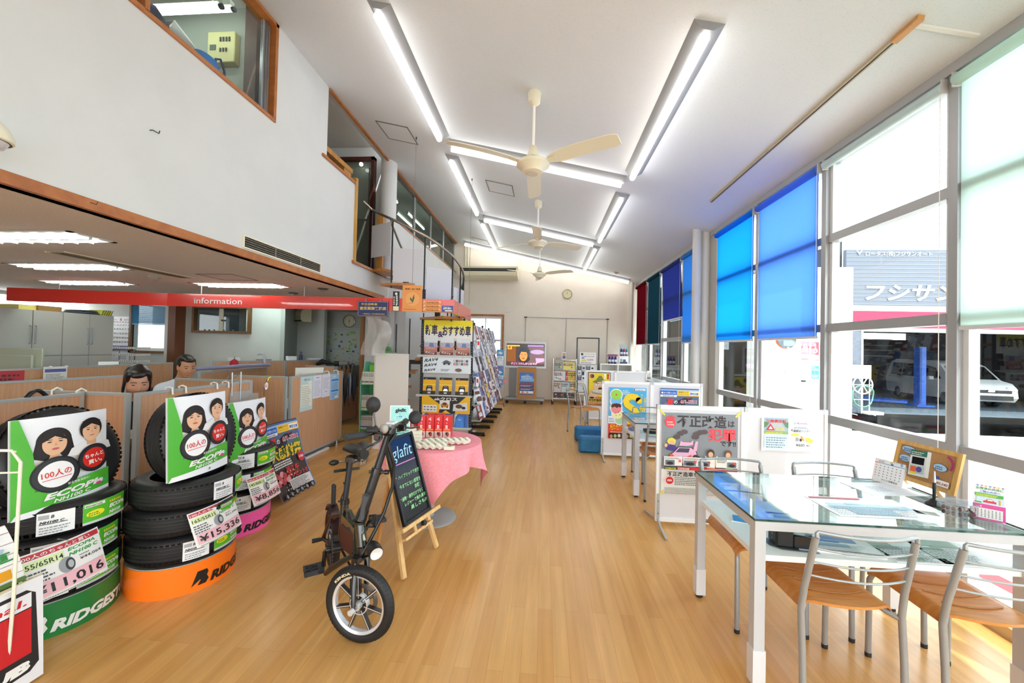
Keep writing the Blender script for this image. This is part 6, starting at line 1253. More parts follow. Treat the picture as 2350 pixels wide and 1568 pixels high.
wallpaper('notice_sheet', 'blue printed notice, rightmost of four on the office screen', Art(.24, .36, M('a9cdee', .5)).rect(.02, .26, .22, .285, M('2f86d8', .5)).rect(.02, .11, .22, .135, M('2f86d8', .5)).text('ご案内', .06, .31, .03, WHITE, .03).lines(.02, .15, .22, .25, 6, M('2a6ab8', .6), 7, .3).lines(.02, .02, .22, .10, 5, M('2a6ab8', .6), 8, .3).rect(.12, .02, .2, .045, PAPER), X0, 5.355, .66)
def screen_art(name, label, a, x, y0, z0): return wallpaper(name, label, a, x, y0, z0)
tag(board(Art(.38, .42, M('8d8b84', .7)).lines(.03, .03, .35, .36, 11, M('6a6862', .6), 4, .25), .002).obj('notice_sheet', loc=(-3.585, 7.45, .62), rz=PI / 2 - .1), 'large grey paper on the dark screen beside the umbrellas', 'notice')
# clear leaflet box on the near screen
t = thing('leaflet_box', 'clear plastic leaflet box hung on the screen by two poles', 'box', (-2.93, 3.58, .76))
CLR = M('c9c6c2', .3, alpha=.5)
MB().box(-.05, .05, 0, .004, 0, .17, CLR).box(-.05, .05, .25, .254, 0, .17, CLR).box(-.05, -.046, 0, .25, 0, .20, CLR).box(.046, .05, 0, .25, 0, .12, CLR).box(-.05, .05, 0, .25, 0, .004, CLR).obj('tray', t)
a = Art(.15, .09, M('f4f2f0', .5)); a.rect(.015, .02, .035, .06, M('d83a4a', .5)); a.ell(.025, .065, .012, .01, M('d83a4a', .5)); a.text('資料ありますよ', .045, .062, .014, DARK, .02); a.lines(.045, .02, .13, .05, 2, M('8a8a8a', .6), 3, .3); a.put(m := MB(), O=(.0515, .09, .01), U=(0, 1, 0), W=(0, 0, 1)); m.obj('card', t)
for y in (.02, .13): MB().cyl((-.045, y, .1), (-.045, y, .39), .006, M('c9ccd0', .3, .6), 10).tube([(-.045, y, .36), (-.07, y, .37), (-.1, y, .33)], .004, CHROME, 6).obj('pole', t)
t = thing('round_tag', 'white round tag with a red mark on a yellow clip above the screen', 'tag', (-2.96, 4.02, .93))
MB().tube([(0, 0, -.05), (0, .01, .06), (0, .05, .12)], .003, DARK, 6).obj('wire', t); MB().tube([(0, .05, .1), (0, .07, .135), (0, .1, .14)], .007, M('d8d83a', .5), 8).obj('clip', t)
a = Art(.07, .1); a.ell(.035, .05, .028, .04, M('f3efe8', .5)); a.text('火', .015, .035, .038, M('c83a4a', .5), .03); m = MB(); m.lathe([(0, 0), (.03, 0), (.03, -.002), (0, -.002)], (0, .035, .05), WHITE, 24, 'x'); a.put(m, O=(.001, 0, 0), U=(0, 1, 0)); m.obj('disc', t)
tag(MB().box(0, .12, 0, .012, 0, .003, M('b48fd0', .5)).obj('violet_strip', loc=(-2.975, 3.92, .80), rz=.9), 'small violet plastic strip sticking out beside the leaflet box', 'strip')

# grey cabinets
CAB = M('a8a49d', .45)
def cabinet(y0, label, w=.62):
    t = thing('office_cabinet', label, 'cabinet', (-6.3, y0, 0))
    MB().box(-.42, -.02, 0, w, 0, 1.78, CAB).obj('body', t)
    for k in range(2):
        a0 = .004 + k * w / 2
        for z0, z1 in ((1.215, 1.775), (.03, 1.205)):
            d = MB().box(-.02, 0, a0, a0 + w / 2 - .008, z0, z1, CAB).obj('door', t)
            if z0 > 1: yy = a0 + (w / 2 - .03 if k == 0 else .022); MB().tube([(0, yy, 1.36), (.022, yy, 1.365), (.022, yy, 1.58), (0, yy, 1.585)], .005, STEEL, 8).obj('handle', d)
for y0, lb in ((3.50, 'grey two door office cabinet, leftmost and cut by the picture edge'), (4.115, 'grey two door office cabinet, middle of the row with a box on top'), (4.735, 'grey two door office cabinet, right end of the row beside the wall calendar')): cabinet(y0, lb)
tag(MB().box(-.25, .1, 0, .40, 0, .06, M('d8c86a', .6)).box(-.2, .12, .17, .42, .0, .065, M('8a6a34', .7)).obj('flat_carton', loc=(-6.45, 4.32, 1.78)), 'flat yellow and brown carton on top of the middle cabinet', 'box')
m = MB()
for k in range(4): m.box(-.15 + k * .005, .13, 0 + k * .01, .27 - k * .012, k * .014, k * .014 + .012, M(('2c3038', '5a6068')[k % 2], .25), bev=.005)
tag(m.obj('folded_mats', loc=(-6.45, 4.92, 1.78)), 'plastic wrapped dark folded sheets on top of the right cabinet', 'sheets')
m = MB().box(-.12, .1, 0, .16, 0, .075, M('c9c93a', .5), bev=.015)
for k in range(5): m.bar((.101, .01 + k * .03, .0), (.101, .04 + k * .03, .075), .006, .004, DARK)
tag(m.obj('striped_roll', loc=(-6.45, 5.22, 1.78)), 'yellow and black striped bundle on top of the right cabinet', 'roll')
# wall things
def calendar_art():
    a = Art(.42, .62, M('eef0f2', .5)); a.text('6', .19, .545, .07, M('c8262c', .5), .05); a.text('2019', .27, .55, .03, DARK, .02); a.lines(.06, .55, .15, .58, 2, M('8a8d90', .6), 3); a.lines(.33, .55, .41, .59, 3, M('8a8d90', .6), 3); 
    rows = ((26, 27, 28, 29, 30, 31, 1), (2, 3, 4, 5, 6, 7, 8), (9, 10, 11, 12, 13, 14, 15), (16, 17, 18, 19, 20, 21, 22), (23, 24, 25, 26, 27, 28, 29))
    for r_, row in enumerate(rows):
        for c_, n in enumerate(row): a.text(str(n), .03 + c_ * .055, .455 - r_ * .078, .04 if r_ else .026, DARK, .03)
    for c_ in range(7): a.rect(.03 + c_ * .055, .515, .065 + c_ * .055, .525, DARK)
    a.rect(0, .01, .42, .085, M('33409a', .5)); a.text('AXIS', .03, .03, .045, WHITE, .05); a.lines(.22, .03, .4, .06, 2, WHITE, 5); return a
tag(board(calendar_art(), .004).obj('wall_calendar', loc=(-7.73, 6.69, 1.235)), 'large wall calendar page for June beside the grey cabinets', 'calendar')
m = board(Art(.35, .16, M('d3dbe0', .5)).ell(.05, .11, .03, .03, M('c83a4a', .5)).rect(.1, .09, .16, .14, M('9ab8d0', .5)).lines(.18, .03, .33, .13, 4, M('6a7078', .6), 3), .003); tag(m.obj('small_notice', loc=(-7.72, 6.69, 1.05)), 'small notices pinned under the wall calendar', 'notice')
t = thing('window_blind', 'blue slatted blind half lowered over the bright office window', 'blind', (-7.5, 6.66, 0))
m = MB()
for k in range(24): m.add([(.02, -.004, 1.733 + k * .0142), (.82, -.004, 1.733 + k * .0142), (.82, .008, 1.7465 + k * .0142), (.02, .008, 1.7465 + k * .0142), (.02, -.003, 1.7325 + k * .0142), (.82, -.003, 1.7325 + k * .0142), (.82, .009, 1.746 + k * .0142), (.02, .009, 1.746 + k * .0142)], [(0, 1, 2, 3), (7, 6, 5, 4), (0, 4, 5, 1), (3, 2, 6, 7)], M('3f86b0', .4))
o = m.obj('slat', t); o['kind'] = 'stuff'
MB().box(.0, .84, -.004, .03, 2.075, 2.10, M('3f86b0', .4)).obj('head_rail', t); MB().box(.02, .82, 0, .024, 1.715, 1.73, M('3a7aa2', .4)).obj('bottom_rail', t)
f = thing('window_30', None, None); f['kind'] = 'structure'; BW_ = M('6d4a24', .5)
MB().box(-7.54, -7.5, 6.66, 6.72, 1.2, 2.12, BW_).box(-6.65, -6.62, 6.66, 6.72, 1.2, 2.12, BW_).box(-7.54, -6.62, 6.66, 6.72, 1.2, 1.24, BW_).obj('frame', f)
MB().box(-7.5, -6.65, 6.74, 6.76, 1.24, 1.29, WHITE).box(-6.9, -6.86, 6.74, 6.77, 1.24, 2.08, M('8fa2ac', .4)).obj('sash', f); MB().box(-7.5, -6.65, 6.75, 6.754, 1.29, 2.08, GLASS).obj('pane', f)
f = thing('window_31', None, None); f['kind'] = 'structure'
MB().box(-6.3, -5.2, 6.64, 6.72, 1.59, 1.63, BW_).box(-6.3, -5.2, 6.64, 6.72, 2.03, 2.07, BW_).box(-6.3, -6.26, 6.64, 6.72, 1.63, 2.03, BW_).box(-5.24, -5.2, 6.64, 6.72, 1.63, 2.03, BW_).obj('frame', f)
MB().box(-5.82, -5.74, 6.69, 6.71, 1.63, 2.03, M('c9c8b4', .5)).box(-5.30, -5.24, 6.69, 6.71, 1.63, 2.03, M('d8d6c8', .5)).cyl((-5.74, 6.68, 1.82), (-5.74, 6.66, 1.82), .015, DARK, 10).obj('sash', f); MB().box(-6.26, -5.24, 6.70, 6.704, 1.63, 2.03, GLASS).obj('pane', f)
for k in range(4): tag(MB().sphere((0, 0, .012), (.018, .012, .014), M('8a6038', .6), 10, 6).cyl((0, 0, 0), (0, 0, .008), .008, M('6a4a28', .6), 8).obj('small_ornament', loc=(-6.05 + k * .18, 6.655, 1.63)), 'tiny brown ornament on the interior window sill', 'ornament', 'ornaments on the interior window sill')
struct('room_beyond', MB().box(-8.5, -4.6, 8.0, 8.1, 0, ZS, M('d9dcd8', .8)).box(-6.64, -6.5, 6.8, 8, 0, ZS, M('9fb3c4', .8)).box(-5.75, -5.3, 7.9, 8.0, 1.75, 1.85, M('c9c8bc', .6)))
def split_ac(label, x, y, z, rz, w=.75):
    t = thing('wall_air_conditioner', label, 'air conditioner', (x, y, z), rz); IVR = M('cfcaae', .4)
    P = [(0, 0), (-.16, .0), (-.20, .04), (-.21, .12), (-.19, .22), (-.12, .26), (0, .26)]
    m = MB(); n = len(P); vs = [(0, a, b) for a, b in P] + [(w, a, b) for a, b in P]
    m.add(vs, [tuple(range(n))[::-1], tuple(range(n, 2 * n))] + [(k, (k + 1) % n, n + (k + 1) % n, n + k) for k in range(n)], IVR); m.obj('casing', t)
    MB().box(.03, w - .03, -.205, -.17, .01, .035, DARK).obj('outlet', t); return t
split_ac('cream split air conditioner high on the office wall', -5.35, 8.12, 1.87, -.62, .85)
def wall_clock(label, x, y, z, r, hands, face_='e9e4c8', rim='b8b8b4', numbers=True):
    t = thing('wall_clock', label, 'clock', (x, y, z))
    MB().lathe([(r, 0), (r, -.03), (r * .93, -.035), (r * .9, -.02)], (0, 0, 0), M(rim, .25, .7), 40, 'y').obj('rim', t)
    a = Art(2 * r, 2 * r); a.ell(r, r, r * .92, r * .92, M(face_, .5), 40)
    if numbers:
        for k in range(12): q = PI / 2 - (k + 1) * PI / 6; a.text(str(k + 1), r + r * .72 * math.cos(q), r + r * .72 * math.sin(q) - r * .09, r * .22, DARK, .02, align='c')
    for ang, L, w in hands:
        q = PI / 2 - ang; dx, dy = math.cos(q), math.sin(q); a.poly([(r - dy * w, r + dx * w), (r + dy * w, r - dx * w), (r + dx * L * r, r + dy * L * r)], DARK)
    m = MB().lathe([(0, -.012), (r * .93, -.012)], (0, 0, 0), M(face_, .5), 40, 'y'); a.put(m, O=(-r, -.014, -r)); m.obj('face', t); return t
wall_clock('round silver rimmed clock on the office wall above the planner board', -4.30, 8.495, 1.955, .14, ((0, .45, .008), (PI, .7, .006)))
a = Art(1.12, .74, M('cfd6d2', .3)); 
for k in range(22): a.rect(.06 + k * .046, .0, .0615 + k * .046, .70, M('9aa6a6', .6))
for k in range(14): a.rect(.06, k * .052, 1.07, k * .052 + .0015, M('9aa6a6', .6))
for k in range(20): a.text(str(k + 1), .067 + k * .046, .705, .024, DARK, .02)
for k in range(11): a.text(str(21 + k), .062 + k * .046, .265, .022, DARK, .02)
r = random.Random(6)
for q in range(46):
    x = .06 + r.randrange(22) * .046; y = r.randrange(13) * .052; a.rect(x + .002, y + .003, x + .044, y + .03 + r.random() * .02, M(r.choice(('8cc84a', '8cc84a', '8cc84a', '3a5a9a', 'd8c83a')), .5))
for q in range(26): x = .06 + r.random() * 1; y = r.random() * .66; a.ell(x, y, .010, .008, M(r.choice(('2a2a2e', '2a4a8a', 'c83a3a')), .5), 8)
m = MB().box(-.56, .56, 0, .015, 0, .74, M('d8dad8', .4)); a.put(m, O=(-.56, -.001, 0)); tag(m.obj('planner_board', loc=(-4.38, 8.47, 1.06)), 'large gridded planner whiteboard with green notes at the back of the office', 'whiteboard')
tag(board(Art(.12, .62, M('cfc9b8', .6)), .004).obj('paper_strip', loc=(-3.80, 8.46, 1.15)), 'blank pale strip of paper covering the right edge of the planner board', 'paper')
# desk top clutter
def monitor(label, x, y, z, rz, w, h, c_):
    t = thing('monitor', label, 'monitor', (x, y, z), rz)
    MB().box(-w / 2, w / 2, 0, .03, 0, h, M(c_, .4), bev=.006).box(-w * .36, w * .36, -.035, 0, .02, h * .78, M(c_, .45), bev=.01).obj('casing', t); MB().box(-w * .46, w * .46, .03, .032, .02, h - .02, M('20242a', .15)).obj('screen', t)
    MB().box(-.04, .04, .0, .03, -.12, .02, M(c_, .5)).box(-.12, .12, -.08, .12, -.14, -.12, M(c_, .5)).obj('stand', t)
    m = MB(); 
    for k in range(9): m.box(-w * .40, -w * .36, -.0365, -.035, .03 + k * h * .07, .036 + k * h * .07, M('6a7062', .5))
    m.obj('vent', t)
monitor('back of a grey green monitor in front of the cabinets', -5.75, 3.92, .98, .25, .46, .34, 'a9ab98')
monitor('back of a white monitor behind the papered office screen', -3.14, 5.15, .80, .9, .36, .32, 'd8d6cc')
def desk(label, x0, x1, y0, y1, h=.7):
    t = thing('office_desk', label, 'desk', (x0, y0, 0)); MB().box(0, x1 - x0, 0, y1 - y0, h - .03, h, M('bdb9ae', .5)).obj('desk_top', t)
    for x in (0, x1 - x0 - .03): MB().box(x, x + .03, 0, y1 - y0, 0, h - .03, M('9a9a96', .5)).obj('side_panel', t)
desk('office desk in front of the seated woman', -3.75, -3.05, 2.76, 3.8); desk('office desk in front of the seated man', -4.3, -3.72, 4.0, 4.7)
desk('office desk behind the papered screen', -3.6, -3.02, 4.55, 5.7, .66); desk('office desk holding the grey green monitor', -6.1, -5.48, 3.3, 4.6, .84)
sp = MB()
for k in range(5): sp.box(0, .40 - k * .03, 0, .28, k * .008, k * .008 + .006, M('dcdbe6', .6), R=Matrix.Rotation(.1 * (k - 2), 4, 'Z'))
tag(sp.obj('paper_pile', loc=(-5.02, 2.6, 1.02), rz=1.4), 'pile of loose white papers behind the long screen at the left', 'papers')
tag(board(Art(.24, .11, M('a8222c', .5)).lines(.03, .02, .22, .09, 2, DARK, 4, .5), .02).obj('red_magazine', loc=(-4.93, 3.28, 1.02), rz=1.3), 'red magazine lying on the papers behind the long screen', 'magazine')
tag(board(Art(.20, .16, M('dcdcd8', .5)).rect(.01, .10, .19, .135, M('5a5a9a', .5)).lines(.02, .03, .18, .09, 4, DARK, 5, .3), .003).obj('hanging_card', loc=(-5.28, 3.92, .97), rz=1.5), 'white card with a blue band hung over the dark screen by two hooks', 'card')
for k in range(2): tag(MB().tube([(0, 0, 0), (0, 0, .04), (.02, 0, .055), (.04, 0, .045)], .006, WHITE, 6).obj('hook', loc=(-5.29, 3.86 + .14 * k, 1.08), rz=.3), '%s white hook holding the card on the dark screen' % ('left', 'right')[k], 'hook')
t = thing('desk_calendar', 'small white desk calendar at the back of the office, seen from behind', 'calendar', (-5.62, 4.62, 1.06), 1.1)
MB().add([(0, 0, 0), (.19, 0, 0), (.19, .03, .09), (0, .03, .09), (0, .07, 0), (.19, .07, 0)], [(0, 1, 2, 3), (3, 2, 5, 4), (0, 3, 4), (1, 5, 2)], WHITE).obj('pages', t); MB().box(-.03, .22, -.02, .09, -.36, 0, M('bdb9ae', .5)).obj('stand', t)
t = thing('letter_tray', 'white wire letter tray tower by the office window', 'letter tray', (-7.0, 6.2, .95), .1)
for k in range(4):
    m = MB().box(-.26, .26, -.12, .12, k * .11, k * .11 + .004, WHITE).box(-.26, .26, -.124, -.12, k * .11, k * .11 + .035, WHITE).box(-.262, -.258, -.12, .12, k * .11, k * .11 + .035, WHITE).box(.258, .262, -.12, .12, k * .11, k * .11 + .035, WHITE)
    for q in range(14): m.box(-.24 + q * .036, -.225 + q * .036, -.126, -.124, k * .11 + .01, k * .11 + .025, M('8a9298', .5))
    m.obj('tray', t)
MB().box(-.05, -.04, -.12, -.11, 0, .38, STEEL).box(.2, .21, -.12, -.11, 0, .38, STEEL).obj('post', t)
tag(MB().box(-.5, .5, -.2, .2, 0, .93, M('b8a88a', .6)).obj('side_counter', loc=(-7.15, 6.2, 0)), 'low wooden counter by the office window', 'counter')
tag(MB().sphere((0, 0, .08), (.11, .09, .09), M('5f7a72', .35), 16, 10).box(-.08, .08, -.08, .08, 0, .03, DARK).obj('desk_fan_head', loc=(-7.35, 6.0, .93)), 'round grey green machine on the counter beside the calendar', 'machine')
tag(MB().box(-.09, .09, -.05, .05, 0, .12, DARK, bev=.005).obj('black_tray', loc=(-7.1, 5.95, .93)), 'small black box on the counter beside the calendar', 'box')
tag(MB().lathe([(0, .14), (.05, .10), (.06, .03), (.05, 0), (0, 0)], (0, 0, 0), M('b01820', .7), 16).cyl((0, 0, .13), (0, 0, .17), .004, DARK, 6).obj('red_hat', loc=(-4.85, 5.9, 1.04)), 'red cloth hanging on the dark screen behind the man', 'cloth')
tag(MB().tube([(0, 0, 0), (.2, .5, .02), (.36, .95, .03)], .025, M('8a8aa8', .4), 10).obj('rolled_chart', loc=(-4.62, 4.95, 1.07)), 'grey roll lying along the screen beside the man', 'roll')
tag(MB().tube([(0, 0, .0), (0, .0, .16), (-.02, .0, .2), (-.07, 0, .215), (-.12, 0, .2)], .02, M('b9b8c2', .4), 10).obj('lamp_arm', loc=(-4.48, 6.08, 1.05)), 'pale curved lamp arm rising from the top of the office screen', 'desk lamp')
for k, (x, y, w, h, c_, lb) in enumerate(((-4.95, 5.9, .16, .05, 'd8d8d8', 'folded white paper on the back screen, left'), (-4.7, 6.22, .2, .02, '8a8a9a', 'stack of thin papers on the back screen, middle'), (-4.42, 6.58, .14, .07, 'e0e0e6', 'white envelope standing on the back screen'), (-4.33, 7.05, .22, .03, 'd8d8dc', 'white leaflets lying at the right of the back screen'))):
    tag(MB().box(0, w, 0, .12, 0, h, M(c_, .6)).obj('paper_stack', loc=(x, y, 1.142), rz=.9), lb, 'papers')
tag(MB().lathe([(0, 0), (.025, 0), (.025, .09), (.01, .11), (.01, .13), (.018, .135), (.018, .15), (0, .15)], (0, 0, 0), M('2a3050', .3), 14).obj('spray_bottle', loc=(-4.36, 6.85, 1.142)), 'dark blue bottle standing on the back office screen', 'bottle')
tag(MB().tube([(0, 0, 0), (.1, .01, .05), (.2, 0, .03), (.34, 0, .01)], [.03, .05, .03, .015], M('121214', .7), 10).obj('dark_garment', loc=(-4.12, 6.95, 1.07)), 'black garment lying on top of the screen before the planner board', 'garment')
tag(MB().tube([(0, 0, .035), (.09, 0, .035)], .045, M('141416', .7), 12).tube([(.09, 0, .04), (.24, .02, .045)], .04, M('7a7a78', .5), 12).obj('rolled_sheet', loc=(-3.72, 6.85, 1.06)), 'black and grey roll on the corner of the dark screen', 'roll')
for i, (y, c1, c2, lb) in enumerate(((6.92, '16161c', '16161c', 'closed black umbrella hanging on the dark screen, left of three'), (7.06, 'c8ccd8', '22306a', 'closed navy and silver umbrella hanging on the dark screen, middle of three'), (7.2, '1c2238', '2a3150', 'closed dark navy umbrella hanging on the dark screen, right of three'))):
    t = thing('umbrella', lb, 'umbrella', (-3.60 + i * .012, y, 0)); x = .03
    MB().tube([(x - .05, 0, .99), (x - .05, 0, 1.06), (x - .02, 0, 1.085), (x + .01, 0, 1.07), (x + .02, 0, 1.0), (x + .02, 0, .93)], .010, DARK, 8).obj('handle', t)
    m = MB()
    for k in range(8):
        a0 = k * PI / 4; m.tube([(x + .02 + .01 * math.cos(a0), .01 * math.sin(a0), .92), (x + .02 + .028 * math.cos(a0), .028 * math.sin(a0), .80), (x + .02 + .022 * math.cos(a0), .022 * math.sin(a0), .55), (x + .02 + .004 * math.cos(a0), .004 * math.sin(a0), .38)], [.006, .018, .013, .004], M(c1 if k % 2 else c2, .4), 6)
    m.obj('canopy', t); MB().cyl((x + .02, 0, .38), (x + .02, 0, .32), .004, DARK, 8).obj('tip', t)

# ---------------------------------------------------------------- seated people
def meta(elems, res=.016):
    mb_ = bpy.data.metaballs.new('shape'); mb_.resolution = res; mb_.render_resolution = res; mb_.threshold = .6
    o = bpy.data.objects.new('shape', mb_); COL.objects.link(o)
    for p, r_, s_, q in elems:
        e = mb_.elements.new(type='ELLIPSOID'); e.co = p; e.radius = 1; e.size_x, e.size_y, e.size_z = [k / .575 for k in s_]; e.rotation = q or (1, 0, 0, 0); e.radius = 1
    bpy.context.view_layer.update(); dg = bpy.context.evaluated_depsgraph_get(); me = bpy.data.meshes.new_from_object(o.evaluated_get(dg)); bpy.data.objects.remove(o); bpy.data.metaballs.remove(mb_); return me
def chain(pts, rs):
    out = []
    for i in range(len(pts) - 1):
        a, b = V(pts[i]), V(pts[i + 1]); n = max(1, int((b - a).length / (min(rs[i], rs[i + 1]) * .55)))
        for k in range(n + (i == len(pts) - 2)):
            f_ = k / n; r_ = rs[i] * (1 - f_) + rs[i + 1] * f_; out.append((a.lerp(b, f_), 0, (r_, r_, r_), None))
    return out
def mesh_obj(name, me, mt, parent):
    me.materials.clear(); me.materials.append(mt)
    for p in me.polygons: p.use_smooth = True
    o = bpy.data.objects.new(name, me); COL.objects.link(o); o.parent = parent; return o
def person(label, loc, rz, nod, skin, hair, shirt, collar, woman):
    t = thing('person', label, 'person', loc, rz)     # local: facing +x, seat at the origin
    SKM = M(skin, .55); HC = V((.14, 0, .66))         # head centre
    RH = Matrix.Rotation(nod, 3, 'Y'); H = lambda x, y, z: HC + RH @ V((x, y, z))
    sc_ = .93 if woman else 1
    q = RH.to_quaternion(); E = lambda p, s_: (H(*p), 0, s_, tuple(q))
    el = [E((-.005, 0, .03), (.092, .074, .095)), E((.025, 0, -.045), (.062, .058, .065)), E((.055, 0, -.085), (.026, .03, .022)), E((.088, 0, -.015), (.013, .011, .02)), E((.097, 0, -.03), (.012, .013, .010)), E((.045, .035, -.03), (.035, .028, .032)), E((.045, -.035, -.03), (.035, .028, .032)), E((.082, 0, -.062), (.012, .022, .008))]
    for s_ in (-1, 1): el.append(E((-.005, s_ * .078, -.01), (.014, .008, .028)))
    neck = V((.03, 0, .47)); el += chain([neck, H(-.02, 0, -.06)], [.052, .05])
    sh = .17 * sc_
    el += chain([(0, 0, .05), (.0, 0, .2), (.02, 0, .38), neck], [.13, .12, .12, .06]) + chain([(.02, -sh, .40), (.02, 0, .42), (.02, sh, .40)], [.055, .07, .055])
    for s_ in (-1, 1):
        el += chain([(.02, s_ * sh, .40), (.10, s_ * (sh + .03), .16), (.30, s_ * (sh - .06), .17)], [.05, .042, .028]) + chain([(.30, s_ * (sh - .06), .17), (.37, s_ * (sh - .08), .17)], [.024, .02])
        for k in range(4): el += chain([(.37, s_ * (sh - .10 + k * .018), .17), (.42 + (.01 if k in (1, 2) else 0), s_ * (sh - .11 + k * .02), .16)], [.010, .008])
        el += chain([(.35, s_ * (sh - .10), .17), (.385, s_ * (sh - .135), .168)], [.011, .009])
        el += chain([(0, s_ * .08, .03), (.40, s_ * .09, .04), (.42, s_ * .09, -.36)], [.085, .06, .045]) + chain([(.42, s_ * .09, -.38), (.53, s_ * .09, -.41)], [.04, .03])
    mesh_obj('body', meta(el, .012), SKM, t)
    # clothing a little larger than the body
    cl = chain([(0, 0, .06), (.0, 0, .2), (.02, 0, .38), (.03, 0, .44)], [.145, .135, .132, .075]) + chain([(.02, -sh, .40), (.02, 0, .42), (.02, sh, .40)], [.066, .078, .066])
    for s_ in (-1, 1): cl += chain([(.02, s_ * sh, .40), (.10, s_ * (sh + .03), .16), (.27, s_ * (sh - .05), .17)], [.062, .054, .042])
    mesh_obj('shirt', meta(cl, .016), M(shirt, .75), t)
    pt = []
    for s_ in (-1, 1): pt += chain([(0, s_ * .08, .03), (.40, s_ * .09, .04), (.42, s_ * .09, -.34)], [.1, .07, .055])
    mesh_obj('trousers', meta(pt, .02), M('20222a', .8), t)
    for s_ in (-1, 1): mesh_obj('shoe', meta(chain([(.41, s_ * .09, -.415), (.55, s_ * .09, -.425)], [.042, .034]), .014), BLACK, t)
    m = MB()
    for s_ in (-1, 1): m.add([neck + V(v) for v in ((.065, 0, -.02), (.02, s_ * .06, .035), (-.04, s_ * .05, .05), (-.05, s_ * .075, .01), (.03, s_ * .095, -.02), (.085, s_ * .035, -.065))], [(0, 1, 2, 3, 4, 5)[::s_]], M(collar, .7))
    m.obj('collar', t)
    HM = M(hair, .38)
    hr = [E((-.03, 0, .055), (.085, .080, .080)), E((-.065, 0, .0), (.05, .066, .075)), E((.03, 0, .10), (.05, .055, .026))]
    if woman:
        for s_ in (-1, 1): hr += [E((.03, s_ * .066, .06), (.028, .016, .045)), E((.005, s_ * .078, .01), (.026, .011, .06)), E((.0, s_ * .082, -.07), (.016, .010, .06))]
        hr += [E((.072, -.015, .088), (.012, .036, .016)), E((-.11, 0, -.02), (.04, .045, .06)), E((-.13, 0, -.10), (.032, .04, .08)), E((-.13, .02, -.19), (.026, .03, .07))]
    else: hr += [E((.066, 0, .098), (.016, .045, .016)), E((-.015, .07, .03), (.04, .010, .04)), E((-.015, -.07, .03), (.04, .010, .04))]
    mesh_obj('hair', meta(hr, .010), HM, t)
    for s_ in (-1, 1):
        m = MB(); m.sphere(H(.083, s_ * .032, .012), (.006, .014, .005 if not woman else .003), M('1a1412', .3), 10, 6, RH); m.obj('eye', t)
        MB().tube([H(.088, s_ * .014, .036), H(.090, s_ * .032, .041), H(.078, s_ * .052, .034)], .0028, HM, 6).obj('eyebrow', t)
    MB().tube([H(.090, -.022, -.063), H(.0985, 0, -.062), H(.090, .022, -.063)], [.003, .005, .003], M('a85650', .5), 8).obj('mouth', t)
    return t
def office_chair(label, x, y, rz):
    t = thing('office_chair', label, 'chair', (x, y, 0), rz); D = M('2a2c34', .7)
    MB().box(-.22, .22, -.22, .22, .40, .46, D, bev=.02).obj('seat', t); MB().box(-.25, -.20, -.2, .2, .5, .9, D, bev=.02).obj('backrest', t); MB().cyl((0, 0, .08), (0, 0, .40), .03, DARK).bar((-.2, 0, .42), (-.23, 0, .6), .05, .02, DARK).obj('column', t)
    m = MB()
    for k in range(5): m.bar((0, 0, .09), (.25 * math.cos(k * 1.257), .25 * math.sin(k * 1.257), .05), .04, .03, DARK).sphere((.25 * math.cos(k * 1.257), .25 * math.sin(k * 1.257), .028), .027, DARK, 10, 6)
    m.obj('base', t)
office_chair('dark office chair under the seated woman', -3.62, 3.22, -.55); office_chair('dark office chair under the seated man', -4.22, 4.28, -.35)
person('woman with long dark hair and dark vest bent over her desk', (-3.50, 3.16, .44), -.62, .50, 'c99478', '1a0f0d', '20222a', 'dfe2ec', True)
person('man with short dark hair in a white shirt looking down at his desk', (-4.16, 4.27, .49), -.45, .34, 'b98462', '15110f', 'cdd2dc', 'dde0e8', False)

# ================================================================ red fascia with its signs
FR = M('d8342c', .25, coat=.5)
t = thing('sign_fascia', 'long glossy red fascia hanging under the mezzanine reading information', 'fascia', (0, 0, 0))
pts = [(-6.40, 4.24), (-5.6, 4.42), (-4.7, 4.60), (-3.6, 4.68), (-2.0, 4.77), (-1.12, 4.86), (-1.16, 6.20)]; Z0, Z1 = 1.872, 2.03
m = MB(); inner = [(-6.38, 4.30), (-5.6, 4.47), (-4.7, 4.65), (-3.6, 4.73), (-2.0, 4.82), (-1.17, 4.91), (-1.21, 6.20)]
for i in range(len(pts) - 1):
    (a0, b0), (a1, b1) = pts[i], pts[i + 1]; (c0, d0), (c1, d1) = inner[i], inner[i + 1]
    zz0, zz1 = (Z1 + (.0 if i else -.0)), Z1
    m.add([(a0, b0, Z0), (a1, b1, Z0), (a1, b1, Z1), (a0, b0, Z1), (c0, d0, Z0), (c1, d1, Z0), (c1, d1, Z1), (c0, d0, Z1)], [(0, 1, 2, 3), (5, 4, 7, 6), (3, 2, 6, 7), (1, 0, 4, 5)] + ([(0, 3, 7, 4)] if i == 0 else []) + ([(1, 5, 6, 2)] if i == 5 else []), FR)
m.obj('band', t)
def FY(x):
    for (a0, b0), (a1, b1) in zip(pts, pts[1:]):
        if a0 <= x <= a1: return b0 + (b1 - b0) * (x - a0) / (a1 - a0)
a = Art(.62, .14); a.text('information', 0, .038, .104, M('f4e8e6', .5), .008, w=.60); a.put(m := MB(), O=(-4.36, FY(-4.36) - .002, 1.875), U=(V((-3.74, FY(-3.74), 0)) - V((-4.36, FY(-4.36), 0)))); m.obj('lettering', t)
m = MB()
for x in (-5.9, -4.3, -3.0, -1.95): MB().cyl((x, FY(x) + .03, Z1), (x, FY(x) + .03, ZS), .0035, M('c9c6c6', .5), 6).obj('hanger_wire', t)
def hung(name, label, a, x0, z0, dy=.012, rz=.06): m = board(a, .006); return tag(m.obj(name, loc=(x0 + a.w / 2, FY(x0 + a.w / 2) - dy - .008, z0), rz=rz), label, 'sign')
